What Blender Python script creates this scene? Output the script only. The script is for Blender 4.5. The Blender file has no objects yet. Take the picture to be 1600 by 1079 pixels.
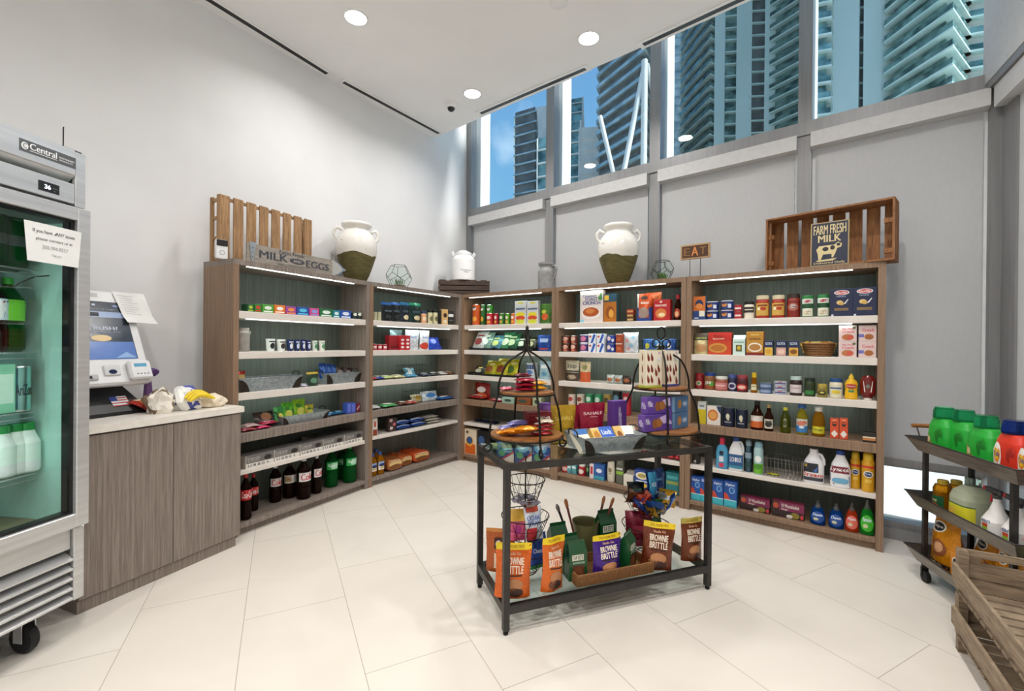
import bpy, math, random
from mathutils import Vector, Matrix
random.seed(7)
SC = bpy.context.scene
COL = SC.collection
CAM = Vector((0, 0, 1.29)); FPX = 704.0; PITCH = -0.0027; ROLL = 0.0089
# ---------------------------------------------------------------- camera
_f = Vector((0, math.cos(PITCH), math.sin(PITCH))); _u = Vector((0, -math.sin(PITCH), math.cos(PITCH)))
_x = Vector((1, 0, 0))
CX = _x*math.cos(ROLL)+_u*math.sin(ROLL); CU = -_x*math.sin(ROLL)+_u*math.cos(ROLL); CF = _f
cd = bpy.data.cameras.new('camera'); cam = bpy.data.objects.new('camera', cd); COL.objects.link(cam)
cd.sensor_width = 36; cd.sensor_fit = 'HORIZONTAL'; cd.lens = FPX/1600*36; cd.clip_start = .05; cd.clip_end = 800
cam.matrix_world = Matrix((( CX.x, CU.x, -CF.x, CAM.x), (CX.y, CU.y, -CF.y, CAM.y), (CX.z, CU.z, -CF.z, CAM.z), (0, 0, 0, 1)))
SC.camera = cam
# ---------------------------------------------------------------- world, sun, exposure
SC.view_settings.view_transform = 'Standard'; SC.view_settings.look = 'None'
SC.view_settings.gamma = 1; SC.view_settings.use_curve_mapping = False
SC.view_settings.exposure = 0.24
w = bpy.data.worlds.new('sky'); SC.world = w; w.use_nodes = True
nt = w.node_tree; nt.nodes.clear()
out = nt.nodes.new('ShaderNodeOutputWorld'); bg = nt.nodes.new('ShaderNodeBackground')
tc = nt.nodes.new('ShaderNodeTexCoord'); sep = nt.nodes.new('ShaderNodeSeparateXYZ'); rp = nt.nodes.new('ShaderNodeValToRGB')
nz = nt.nodes.new('ShaderNodeTexNoise'); nz.inputs['Scale'].default_value = 3.5; nz.inputs['Detail'].default_value = 7
cr = nt.nodes.new('ShaderNodeValToRGB'); cr.color_ramp.elements[0].position = .66; cr.color_ramp.elements[1].position = 1
mx = nt.nodes.new('ShaderNodeMixRGB'); mx.inputs[2].default_value = (.85, .9, .95, 1)
nt.links.new(tc.outputs['Generated'], sep.inputs[0]); nt.links.new(sep.outputs['Z'], rp.inputs[0])
nt.links.new(tc.outputs['Generated'], nz.inputs['Vector']); nt.links.new(nz.outputs[0], cr.inputs[0])
e = rp.color_ramp.elements
e[0].position = 0.0; e[0].color = (.30, .30, .29, 1); e[1].position = .95; e[1].color = (.05, .14, .34, 1)
a = e.new(.02); a.color = (.48, .58, .66, 1); a = e.new(.28); a.color = (.13, .30, .50, 1); a = e.new(.6); a.color = (.09, .21, .42, 1)
nt.links.new(cr.outputs[0], mx.inputs[0]); nt.links.new(rp.outputs[0], mx.inputs[1])
nt.links.new(mx.outputs[0], bg.inputs[0]); nt.links.new(bg.outputs[0], out.inputs[0])
bg.inputs[1].default_value = 1.5
def sun(d, e, ang):
    l = bpy.data.lights.new('sun', 'SUN'); l.energy = e; l.angle = math.radians(ang); l.color = (1, .97, .92)
    o = bpy.data.objects.new('sun', l); COL.objects.link(o); o.rotation_euler = Vector(d).to_track_quat('-Z', 'Y').to_euler()
sun((-.62, .36, -.70), 5.6, 7)
SC.cycles.max_bounces = 10; SC.cycles.diffuse_bounces = 5; SC.cycles.glossy_bounces = 4
SC.cycles.transmission_bounces = 8; SC.cycles.transparent_max_bounces = 16
SC.cycles.caustics_reflective = False; SC.cycles.caustics_refractive = False
SC.cycles.sample_clamp_indirect = 6; SC.cycles.use_denoising = True
DOWN_W = 13.5      # watts of one downlight
LED_W = 0.5        # watts per LED strip
# ---------------------------------------------------------------- materials
def lin(h):
    h = h.lstrip('#'); c = [int(h[i:i+2], 16)/255 for i in (0, 2, 4)]
    return tuple((x/12.92 if x <= .04045 else ((x+.055)/1.055)**2.4) for x in c)+(1,)
MATS = {}
def base_mat(name):
    m = bpy.data.materials.new(name); m.use_nodes = True
    t = m.node_tree; b = t.nodes['Principled BSDF']; return m, t, b
def mat(k):
    """key: '#rrggbb' then optional /p paper /g gloss /m metal /c clear plastic /t translucent; or a named material"""
    if k in MATS: return MATS[k]
    hx, _, fl = k.partition('/')
    m, t, b = base_mat('paint_'+hx.strip('#')+fl)
    r = {'': .45, 'p': .6, 'g': .18, 'm': .3, 'c': .12, 't': .4, 's': .3, 'f': .25}.get(fl, .45)
    c = lin(hx)
    n = t.nodes.new('ShaderNodeTexNoise'); n.inputs['Scale'].default_value = 35; n.inputs['Detail'].default_value = 2
    tcx = t.nodes.new('ShaderNodeTexCoord'); t.links.new(tcx.outputs['Object'], n.inputs['Vector'])
    mr = t.nodes.new('ShaderNodeMapRange'); mr.inputs['To Min'].default_value = max(.03, r-.07); mr.inputs['To Max'].default_value = r+.1
    t.links.new(n.outputs[0], mr.inputs['Value']); t.links.new(mr.outputs[0], b.inputs['Roughness'])
    hv = t.nodes.new('ShaderNodeHueSaturation'); hv.inputs['Color'].default_value = c
    mv = t.nodes.new('ShaderNodeMapRange'); mv.inputs['To Min'].default_value = .93; mv.inputs['To Max'].default_value = 1.07
    t.links.new(n.outputs[0], mv.inputs['Value']); t.links.new(mv.outputs[0], hv.inputs['Value']); t.links.new(hv.outputs[0], b.inputs['Base Color'])
    if fl == 'm': b.inputs['Metallic'].default_value = 1
    if fl == 'c': b.inputs['Transmission Weight'].default_value = .85; b.inputs['IOR'].default_value = 1.2
    if fl == 't': b.inputs['Subsurface Weight'].default_value = .25; b.inputs['Subsurface Radius'].default_value = (.02, .02, .02)
    if fl == 'f':
        b.inputs['Metallic'].default_value = .25
    MATS[k] = m; return m
def wood(name, c1, c2, scale=(9, 9, .6), rough=.5, wsc=14, axis='Z', det=.5):
    m, t, b = base_mat(name)
    tcx = t.nodes.new('ShaderNodeTexCoord'); mp = t.nodes.new('ShaderNodeMapping'); mp.inputs['Scale'].default_value = scale
    n = t.nodes.new('ShaderNodeTexNoise'); n.inputs['Scale'].default_value = wsc; n.inputs['Detail'].default_value = 5; n.inputs['Roughness'].default_value = .62
    r = t.nodes.new('ShaderNodeValToRGB'); r.color_ramp.elements[0].position = .36; r.color_ramp.elements[1].position = .64
    r.color_ramp.elements[0].color = lin(c1); r.color_ramp.elements[1].color = lin(c2)
    n2 = t.nodes.new('ShaderNodeTexNoise'); n2.inputs['Scale'].default_value = wsc*4; n2.inputs['Detail'].default_value = 3
    mm = t.nodes.new('ShaderNodeMixRGB'); mm.blend_type = 'MULTIPLY'; mm.inputs[0].default_value = det
    r2 = t.nodes.new('ShaderNodeValToRGB'); r2.color_ramp.elements[0].position = .3; r2.color_ramp.elements[0].color = (.62, .62, .62, 1); r2.color_ramp.elements[1].position = .6
    L = t.links.new
    L(tcx.outputs['Object'], mp.inputs[0]); L(mp.outputs[0], n.inputs['Vector']); L(n.outputs[0], r.inputs[0])
    L(mp.outputs[0], n2.inputs['Vector']); L(n2.outputs[0], r2.inputs[0]); L(r.outputs[0], mm.inputs[1]); L(r2.outputs[0], mm.inputs[2])
    L(mm.outputs[0], b.inputs['Base Color']); b.inputs['Roughness'].default_value = rough
    bp = t.nodes.new('ShaderNodeBump'); bp.inputs['Strength'].default_value = .12; bp.inputs['Distance'].default_value = .003
    L(n2.outputs[0], bp.inputs['Height']); L(bp.outputs[0], b.inputs['Normal'])
    MATS[name] = m; return m
def noisy(name, c1, c2, sc=6, rough=.6, metal=0, bump=0, det=4, lo=.35, hi=.65, mapping=None):
    m, t, b = base_mat(name); L = t.links.new
    tcx = t.nodes.new('ShaderNodeTexCoord'); n = t.nodes.new('ShaderNodeTexNoise'); n.inputs['Scale'].default_value = sc; n.inputs['Detail'].default_value = det
    if mapping:
        mp = t.nodes.new('ShaderNodeMapping'); mp.inputs['Scale'].default_value = mapping; L(tcx.outputs['Object'], mp.inputs[0]); L(mp.outputs[0], n.inputs['Vector'])
    else: L(tcx.outputs['Object'], n.inputs['Vector'])
    r = t.nodes.new('ShaderNodeValToRGB'); r.color_ramp.elements[0].position = lo; r.color_ramp.elements[1].position = hi
    r.color_ramp.elements[0].color = lin(c1); r.color_ramp.elements[1].color = lin(c2)
    L(n.outputs[0], r.inputs[0]); L(r.outputs[0], b.inputs['Base Color']); b.inputs['Roughness'].default_value = rough; b.inputs['Metallic'].default_value = metal
    if bump:
        bp = t.nodes.new('ShaderNodeBump'); bp.inputs['Strength'].default_value = bump; bp.inputs['Distance'].default_value = .004
        L(n.outputs[0], bp.inputs['Height']); L(bp.outputs[0], b.inputs['Normal'])
    MATS[name] = m; return m
noisy('wallpaint', '#e4e4e4', '#e9e9e9', 2, .75)
noisy('ceilpaint', '#ececec', '#f0f0ef', 2, .8)
noisy('alu', '#8b8b8c', '#949495', 40, .45, .35, mapping=(1, 1, .05))
noisy('valance', '#c4c4c4', '#cacaca', 30, .6)
noisy('steel', '#c4c4c4', '#d4d4d3', 30, .36, .6, mapping=(.05, .05, 1.5))
noisy('blacksteel', '#33302e', '#3c3936', 25, .45, .4)
noisy('iron', '#17140f', '#211c17', 60, .45, .6, bump=.3)
noisy('galv', '#8d979b', '#aeb8bb', 55, .4, .6, bump=.1)
noisy('darkrivet', '#2c2722', '#3d352d', 70, .5, .6)
noisy('traymetal', '#6d675f', '#8b847a', 30, .35, .7, mapping=(.3, .3, 2))
noisy('blackplastic', '#0c0c0d', '#151516', 30, .4)
noisy('rubber', '#0e0e0e', '#191919', 30, .7)
noisy('counterwhite', '#ddd6cc', '#e6e0d7', 25, .4)
noisy('shelfwhite', '#d7cfc6', '#ded6ce', 8, .5)
noisy('whiteenamel', '#e4e4e4', '#eeeeee', 8, .3)
noisy('kioskwhite', '#dfdfdf', '#e7e7e7', 12, .35)
noisy('paper', '#e0e0dd', '#e9e9e6', 8, .8)
noisy('greyceramic', '#7f8080', '#939494', 25, .6, bump=.2)
noisy('taupejar', '#8d867f', '#9d968f', 25, .6, bump=.2)
noisy('wicker', '#6b4524', '#8e6236', 120, .6, bump=.6)
noisy('bark', '#4f2f1c', '#6d452a', 90, .7, bump=.4)
noisy('leafgreen', '#3d6a2c', '#6b9647', 60, .55)
noisy('soil', '#4a3626', '#7b6146', 90, .9, bump=.5)
noisy('bananayellow', '#d8b90e', '#eed02a', 20, .5)
wood('laminate', '#75685f', '#93877d', (14, 14, .35), .5, 6, det=.45)
wood('laminatewarm', '#7d6450', '#94785f', (14, 14, .35), .5, 6, det=.4)
wood('backpanel', '#575e57', '#6a7068', (14, 14, .35), .55, 6, det=.2)
wood('pallet', '#8f6a44', '#b58e63', (10, 10, .8), .65, 5, det=.6)
wood('cratewood', '#7a4c26', '#a06c3c', (10, 10, .8), .65, 5, det=.7)
wood('cratedark', '#3a2c24', '#554238', (.8, .8, 10), .7, 5, det=.7)
wood('crategrey', '#7d6a55', '#a08c74', (.8, .8, 10), .7, 5, det=.8)
wood('acacia', '#7c4a22', '#a8713c', (1, 12, 12), .4, 6, det=.5)
wood('signwood', '#8b8378', '#a39b90', (1, 10, 10), .7, 6, det=.5)
def special():
    # stoneware glazed jar: white crackle above, olive below is a second material
    m, t, b = base_mat('glasspane'); L = t.links.new
    b.inputs['Base Color'].default_value = (.95, 1, .99, 1); b.inputs['Roughness'].default_value = 0; b.inputs['IOR'].default_value = 1.45
    tr = t.nodes.new('ShaderNodeBsdfTransparent'); tr.inputs[0].default_value = (.93, .98, .97, 1)
    gl = t.nodes.new('ShaderNodeBsdfGlossy'); gl.inputs['Roughness'].default_value = .02
    fr = t.nodes.new('ShaderNodeFresnel'); fr.inputs[0].default_value = 1.45
    ge = t.nodes.new('ShaderNodeNewGeometry'); mt = t.nodes.new('ShaderNodeMath'); mt.operation = 'SUBTRACT'; mt.use_clamp = True
    L(fr.outputs[0], mt.inputs[0]); L(ge.outputs['Backfacing'], mt.inputs[1])
    mxs = t.nodes.new('ShaderNodeMixShader'); L(mt.outputs[0], mxs.inputs[0]); L(tr.outputs[0], mxs.inputs[1]); L(gl.outputs[0], mxs.inputs[2])
    L(mxs.outputs[0], t.nodes['Material Output'].inputs[0]); MATS['glasspane'] = m
    # roller blind: woven, lets some daylight through
    m, t, b = base_mat('blindcloth'); L = t.links.new
    tcx = t.nodes.new('ShaderNodeTexCoord'); n = t.nodes.new('ShaderNodeTexNoise'); n.inputs['Scale'].default_value = 60
    mp = t.nodes.new('ShaderNodeMapping'); mp.inputs['Scale'].default_value = (1, 1, .3); L(tcx.outputs['Object'], mp.inputs[0]); L(mp.outputs[0], n.inputs['Vector'])
    r = t.nodes.new('ShaderNodeValToRGB'); r.color_ramp.elements[0].color = lin('#c6c6c6'); r.color_ramp.elements[1].color = lin('#d0d0d0'); L(n.outputs[0], r.inputs[0])
    d = t.nodes.new('ShaderNodeBsdfDiffuse'); L(r.outputs[0], d.inputs[0]); tl = t.nodes.new('ShaderNodeBsdfTranslucent'); tl.inputs[0].default_value = (.8, .8, .82, 1)
    mxs = t.nodes.new('ShaderNodeMixShader'); mxs.inputs[0].default_value = .22; L(d.outputs[0], mxs.inputs[1]); L(tl.outputs[0], mxs.inputs[2]); L(mxs.outputs[0], t.nodes['Material Output'].inputs[0]); MATS['blindcloth'] = m
    # floor tile, one third offset
    m, t, b = base_mat('floortile'); L = t.links.new
    tcx = t.nodes.new('ShaderNodeTexCoord'); mp = t.nodes.new('ShaderNodeMapping')
    th = math.radians(117.28); mp.vector_type = 'TEXTURE'; mp.inputs['Rotation'].default_value = (0, 0, th)
    mp.inputs['Location'].default_value = (math.cos(th)*.90-math.sin(th)*-.305, math.sin(th)*.90+math.cos(th)*-.305, 0)
    br = t.nodes.new('ShaderNodeTexBrick'); br.offset = .34; br.offset_frequency = 2; br.squash = 1
    br.inputs['Scale'].default_value = 1; br.inputs['Mortar Size'].default_value = .0016; br.inputs['Mortar Smooth'].default_value = .1
    br.inputs['Brick Width'].default_value = .915; br.inputs['Row Height'].default_value = .4445; br.inputs['Bias'].default_value = 0
    br.inputs['Color1'].default_value = lin('#ddd5ca'); br.inputs['Color2'].default_value = lin('#dfd8ce'); br.inputs['Mortar'].default_value = lin('#aba298')
    L(tcx.outputs['Object'], mp.inputs[0]); L(mp.outputs[0], br.inputs[0])
    n = t.nodes.new('ShaderNodeTexNoise'); n.inputs['Scale'].default_value = 1.7; n.inputs['Detail'].default_value = 6; n.inputs['Distortion'].default_value = 1.2; L(tcx.outputs['Object'], n.inputs['Vector'])
    r = t.nodes.new('ShaderNodeValToRGB'); r.color_ramp.elements[0].position = .3; r.color_ramp.elements[0].color = (.93, .925, .92, 1); r.color_ramp.elements[1].position = .6; L(n.outputs[0], r.inputs[0])
    mm = t.nodes.new('ShaderNodeMixRGB'); mm.blend_type = 'MULTIPLY'; mm.inputs[0].default_value = 1; L(br.outputs[0], mm.inputs[1]); L(r.outputs[0], mm.inputs[2])
    L(mm.outputs[0], b.inputs['Base Color']); b.inputs['Roughness'].default_value = .38; b.inputs['Specular IOR Level'].default_value = .4
    MATS['floortile'] = m
    for nm, c, s in (('ledstrip', (.93, 1, .96, 1), 3), ('downlens', (1, .98, .94, 1), 14), ('fridgeled', (.75, 1, .95, 1), 6), ('screenbright', (.35, .5, .85, 1), 1.0), ('ledtext', (.8, .9, 1, 1), 2)):
        m, t, b = base_mat(nm); b.inputs['Base Color'].default_value = c; b.inputs['Emission Color'].default_value = c; b.inputs['Emission Strength'].default_value = s
        MATS[nm] = m
    # galvanized, brushed etc. made above; amber and clear liquids in bottles
    for nm, c, tr, ro in (('colabrown', '#1a0b07', .25, .08), ('greenpet', '#0c5c24', .55, .08), ('clearpet', '#e8f2f2', .9, .06), ('oilyellow', '#d6c43a', .75, .06), ('vinegar', '#c98a1e', .7, .06), ('bluesoap', '#0f3f86', .4, .08), ('redsoap', '#c8401e', .5, .08), ('greensoap', '#1a8a28', .45, .08), ('milkjug', '#cfd6b8', .45, .3), ('amberjuice', '#c07a12', .6, .05), ('darksyrup', '#2c1208', .2, .06), ('terraglass', '#f2f6f5', .95, .02), ('honey', '#b06a12', .5, .08)):
        m, t, b = base_mat(nm); b.inputs['Base Color'].default_value = lin(c); b.inputs['Transmission Weight'].default_value = tr; b.inputs['Roughness'].default_value = ro; b.inputs['IOR'].default_value = 1.15
        n = t.nodes.new('ShaderNodeTexNoise'); n.inputs['Scale'].default_value = 9; bp = t.nodes.new('ShaderNodeBump'); bp.inputs['Strength'].default_value = .05; t.links.new(n.outputs[0], bp.inputs['Height']); t.links.new(bp.outputs[0], b.inputs['Normal'])
        MATS[nm] = m
special()
# ---------------------------------------------------------------- geometry helpers
_TXT = {}
def text_data(s, bold=True):
    k = (s, bold)
    if k not in _TXT:
        c = bpy.data.curves.new('t', 'FONT'); c.body = s; c.resolution_u = 3; c.fill_mode = 'FRONT'; c.space_line = .95; c.align_x = 'CENTER'
        o = bpy.data.objects.new('t', c); me = bpy.data.meshes.new_from_object(o)
        v = [(q.co.x, q.co.y) for q in me.vertices]; f = [tuple(p.vertices) for p in me.polygons]
        bpy.data.objects.remove(o); bpy.data.meshes.remove(me); bpy.data.curves.remove(c)
        x0 = min(p[0] for p in v); x1 = max(p[0] for p in v); y0 = min(p[1] for p in v); y1 = max(p[1] for p in v)
        v = [((p[0]-x0)/(x1-x0), (p[1]-y0)/(y1-y0)) for p in v]
        _TXT[k] = (v, f)
    return _TXT[k]
class G:
    def __init__(s): s.V = []; s.F = []; s.I = []; s.S = []; s.ms = []
    def mi(s, m):
        if m not in s.ms: s.ms.append(m)
        return s.ms.index(m)
    def add(s, vs, fs, m, T=None, smooth=False):
        o = len(s.V); s.V += [(T @ Vector(v)) if T else Vector(v) for v in vs]
        i = s.mi(m); s.F += [tuple(o+a for a in f) for f in fs]; s.I += [i]*len(fs); s.S += [smooth]*len(fs); return s
    def box(s, x0, x1, y0, y1, z0, z1, m, T=None):
        v = [(x, y, z) for z in (z0, z1) for y in (y0, y1) for x in (x0, x1)]
        return s.add(v, [(0, 2, 3, 1), (4, 5, 7, 6), (0, 1, 5, 4), (2, 6, 7, 3), (0, 4, 6, 2), (1, 3, 7, 5)], m, T)
    def cbox(s, x0, x1, y0, y1, z0, z1, m, r=.004, T=None):
        """box with chamfered edges"""
        a = [(x0, x1), (y0, y1), (z0, z1)]; r = min(r, *[(q[1]-q[0])*.45 for q in a]); v = []; idx = {}
        for sx in (0, 1):
            for sy in (0, 1):
                for sz in (0, 1):
                    for ax in range(3):
                        p = [0, 0, 0]
                        for k, sg in enumerate((sx, sy, sz)):
                            e = a[k][sg]; p[k] = e if k == ax else (e-r if sg else e+r)
                        idx[(sx, sy, sz, ax)] = len(v); v.append(tuple(p))
        f = []
        for ax in range(3):
            o = [k for k in range(3) if k != ax]
            for sg in (0, 1):
                q = []
                for c in ((0, 0), (1, 0), (1, 1), (0, 1)):
                    k = [0, 0, 0]; k[ax] = sg; k[o[0]] = c[0]; k[o[1]] = c[1]; q.append(idx[(k[0], k[1], k[2], ax)])
                f.append(tuple(q))
            for c in ((0, 0), (1, 0), (1, 1), (0, 1)):
                q = []
                for sg, aa in ((0, o[0]), (0, o[1]), (1, o[1]), (1, o[0])):
                    k = [0, 0, 0]; k[ax] = sg; k[o[0]] = c[0]; k[o[1]] = c[1]; q.append(idx[(k[0], k[1], k[2], aa)])
                f.append(tuple(q))
        for sx in (0, 1):
            for sy in (0, 1):
                for sz in (0, 1): f.append(tuple(idx[(sx, sy, sz, ax)] for ax in range(3)))
        return s.add(v, f, m, T)
    def prism(s, pts, y0, y1, m, T=None, side=None):
        """outline pts in xz, extruded along y"""
        n = len(pts); v = [(p[0], y0, p[1]) for p in pts]+[(p[0], y1, p[1]) for p in pts]
        s.add(v, [tuple(range(n)), tuple(range(2*n-1, n-1, -1))], m, T)
        return s.add(v, [(i, i+n, (i+1) % n+n, (i+1) % n) for i in range(n)], side or m, T)
    def loft(s, secs, m, n=20, T=None, cap=True, ms=None):
        """secs: (z, rx, ry, power, cx, cy); power 2 = ellipse, larger = squarer. ms: material per band"""
        R = []
        for q in secs:
            z, rx = q[0], q[1]; ry = q[2] if len(q) > 2 else rx; p = q[3] if len(q) > 3 else 2; cx = q[4] if len(q) > 4 else 0; cy = q[5] if len(q) > 5 else 0
            for k in range(n):
                a = 2*math.pi*(k+.5)/n; c, d = math.cos(a), math.sin(a)
                R.append((cx+rx*math.copysign(abs(c)**(2/p), c), cy+ry*math.copysign(abs(d)**(2/p), d), z))
        nb = len(secs)-1
        for b in range(nb):
            mm = ms[b] if ms else m
            s.add(R[b*n:(b+2)*n], [(k, (k+1) % n, n+(k+1) % n, n+k) for k in range(n)], mm, T, True)
        if cap:
            s.add(R[:n], [tuple(range(n-1, -1, -1))], ms[0] if ms else m, T); s.add(R[-n:], [tuple(range(n))], ms[-1] if ms else m, T)
        return s
    def tube(s, pts, r, m, n=6, closed=False, T=None):
        pts = [Vector(p) for p in pts]; N = len(pts); R = []; prev = None
        for i, p in enumerate(pts):
            a = pts[(i-1) % N] if (closed or i > 0) else p; b = pts[(i+1) % N] if (closed or i < N-1) else p
            t = (b-a).normalized()
            if prev is None: x = t.orthogonal().normalized()
            else:
                x = prev-t*prev.dot(t); x = x.normalized() if x.length > 1e-6 else t.orthogonal().normalized()
            prev = x; y = t.cross(x); rr = r[i] if isinstance(r, (list, tuple)) else r
            R += [p+(x*math.cos(2*math.pi*k/n)+y*math.sin(2*math.pi*k/n))*rr for k in range(n)]
        f = []
        for i in range(N if closed else N-1):
            j = (i+1) % N; off = 0
            if closed and j == 0:
                off = min(range(n), key=lambda o: (R[i*n]-R[o]).length)
            f += [(i*n+k, i*n+(k+1) % n, j*n+(k+1+off) % n, j*n+(k+off) % n) for k in range(n)]
        s.add(R, f, m, T, True)
        if not closed: s.add(R[:n], [tuple(range(n-1, -1, -1))], m, T); s.add(R[-n:], [tuple(range(n))], m, T)
        return s
    def text(s, t, x0, x1, z0, z1, m, P, lay=1, bold=True):
        v, f = text_data(t, bold); k = (x1-x0)*.05/max(2, len(t)) if bold else 0
        for q in ((-1, 1) if bold else (0,)): s.add([P(x0+k+(x1-x0-2*k)*a+q*k, z0+(z1-z0)*b, lay+.1*q) for a, b in v], f, m)
        return s
    def patch(s, x0, x1, z0, z1, m, P, lay=1, nx=1, nz=1):
        v = [P(x0+(x1-x0)*i/nx, z0+(z1-z0)*j/nz, lay) for j in range(nz+1) for i in range(nx+1)]
        return s.add(v, [(j*(nx+1)+i, j*(nx+1)+i+1, (j+1)*(nx+1)+i+1, (j+1)*(nx+1)+i) for j in range(nz) for i in range(nx)], m, None, nx > 1)
    def ell(s, cx, cz, rx, rz, m, P, lay=1, n=16, rings=1):
        v = [P(cx, cz, lay)]; f = []
        for q in range(1, rings+1):
            for k in range(n):
                a = 2*math.pi*k/n; v.append(P(cx+rx*q/rings*math.cos(a), cz+rz*q/rings*math.sin(a), lay))
        f += [(0, 1+k, 1+(k+1) % n) for k in range(n)]
        for q in range(1, rings): f += [(1+(q-1)*n+k, 1+q*n+k, 1+q*n+(k+1) % n, 1+(q-1)*n+(k+1) % n) for k in range(n)]
        return s.add(v, f, m, None, rings > 1)
    def art(s, ops, P, nx=1, nz=1, rings=1, L0=1):
        """printed matter: fractions of the face. r rect, t text, e ellipse, p polygon, each on its own thin layer"""
        for i, o in enumerate(ops):
            k = o[0]; lay = L0+i*.35
            if k == 'r': s.patch(o[1], o[2], o[3], o[4], o[5], P, lay, max(1, round(nx*(o[2]-o[1])+.4)) if nx > 1 else 1, max(1, round(nz*(o[4]-o[3])+.4)) if nz > 1 else 1)
            elif k == 't': s.text(o[1], o[2], o[3], o[4], o[5], o[6], P, lay+.6)
            elif k == 'e': s.ell(o[1], o[2], o[3], o[4], o[5], P, lay, 14, rings)
            elif k == 'p':
                q = o[1]; s.add([P(a, b, lay) for a, b in q], [tuple(range(len(q)))], o[2])
        return s
    def mesh(s, name):
        me = bpy.data.meshes.new(name); me.from_pydata([tuple(v) for v in s.V], [], s.F)
        for m in s.ms: me.materials.append(mat(m))
        me.polygons.foreach_set('material_index', s.I); me.polygons.foreach_set('use_smooth', s.S)
        me.validate(); me.update(); return me
    def obj(s, name, parent=None, M=None, **tags):
        o = bpy.data.objects.new(name, s.mesh(name)); COL.objects.link(o)
        if parent: o.parent = parent
        if M is not None: o.matrix_local = M
        for k, v in tags.items():
            if v: o[k] = v
        return o
def empty(name, M=None, **tags):
    o = bpy.data.objects.new(name, None); COL.objects.link(o); o.empty_display_size = .05
    if M is not None: o.matrix_world = M
    for k, v in tags.items():
        if v: o[k] = v
    return o
def dup(o, parent=None):
    c = o.copy(); COL.objects.link(c)
    if parent: c.parent = parent
    for ch in list(o.children): dup(ch, c)
    return c
def frame(x, y, z, ang):
    """local frame: x along ang, y into depth (left normal), z up"""
    return Matrix.Translation((x, y, z)) @ Matrix.Rotation(math.radians(ang), 4, 'Z')
def flat(w, h, y=0, x0=None, z0=0):
    """mapper on a flat front face of width w, height h"""
    xx = -w/2 if x0 is None else x0
    return lambda a, b, l=1: (xx+a*w, y-.00035*l, z0+b*h)
def ray(px, py):
    return (CF+CX*((px-800)/FPX)-CU*((py-539.5)/FPX))
def on_z(px, py, z):
    d = ray(px, py); return CAM+d*((z-CAM.z)/d.z)
class Face:
    """a vertical plane frame: origin A, direction ang; v is depth behind it"""
    def __init__(s, A, ang):
        s.A = Vector((A[0], A[1], 0)); s.ang = ang; a = math.radians(ang)
        s.e = Vector((math.cos(a), math.sin(a), 0)); s.n = Vector((-math.sin(a), math.cos(a), 0))
    def u(s, px, v, z):
        a = s.A+s.n*v+Vector((0, 0, z))-CAM; k = (px-800)/FPX
        return -(a.dot(CX)-k*a.dot(CF))/(s.e.dot(CX)-k*s.e.dot(CF))
    def z(s, px, py, v):
        d = ray(px, py); t = (s.A+s.n*v-CAM).dot(s.n)/d.dot(s.n); return CAM.z+d.z*t
    def M(s, u, v, z, rot=0): 
        p = s.A+s.e*u+s.n*v; return frame(p.x, p.y, z, s.ang+rot)
    def P(s, u, v, z=0): p = s.A+s.e*u+s.n*v; return Vector((p.x, p.y, z))
# ---------------------------------------------------------------- room shell
LW = 57.5; WA = -40.0
ln = Vector((-math.sin(math.radians(LW)), math.cos(math.radians(LW)), 0)); ld = 3.573
win = Face((2.576, 3.098), WA)
wn = win.n; wd = (win.A).dot(wn)
def cross(n1, d1, n2, d2):
    det = n1.x*n2.y-n1.y*n2.x; return Vector(((d1*n2.y-d2*n1.y)/det, (n1.x*d2-n2.x*d1)/det, 0))
cA = cross(ln, ld, wn, wd)                    # left wall meets the window wall
cB = win.P(.50, 0)                            # window wall meets the right wall
rdir = Vector((math.cos(math.radians(242)), math.sin(math.radians(242)), 0))
Lb = cA-Vector((math.cos(math.radians(LW)), math.sin(math.radians(LW)), 0))*8.4
HC = 3.653; TOPW = 5.0
def wall(name, p, q, z0, z1, th, m, side=1, **k):
    d = (q-p); L = d.length; a = math.degrees(math.atan2(d.y, d.x)); g = G(); g.box(0, L, min(0, side*th), max(0, side*th), z0, z1, m)
    return g.obj(name, None, frame(p.x, p.y, 0, a), kind='structure')
wall('wall_left', Lb, cA+ (cA-Lb).normalized()*.2, 0, TOPW, .2, 'wallpaint', 1)
rb = cB+rdir*6.6
g = G(); g.add([(-8, -6, 0), (9, -6, 0), (9, 9, 0), (-8, 9, 0)], [(0, 1, 2, 3)], 'floortile'); 
flo = None
# floor polygon: room plus the strip to the glass
bl = Lb; br_ = rb
g = G(); fp = [Lb-ln*-.1, cA+ln*.1+wn*.15, cB+wn*.15+Vector((.2, 0, 0)), rb+Vector((.2, -.2, 0))]
g.add([(p.x, p.y, 0) for p in fp]+[(p.x, p.y, -.12) for p in fp], [(3, 2, 1, 0), (4, 5, 6, 7), (0, 1, 5, 4), (1, 2, 6, 5), (2, 3, 7, 6), (3, 0, 4, 7)], 'floortile'); g.obj('floor', kind='structure')
# back wall behind the camera
wall('wall_back', Lb, rb, 0, HC, .2, 'wallpaint', -1)
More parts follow.
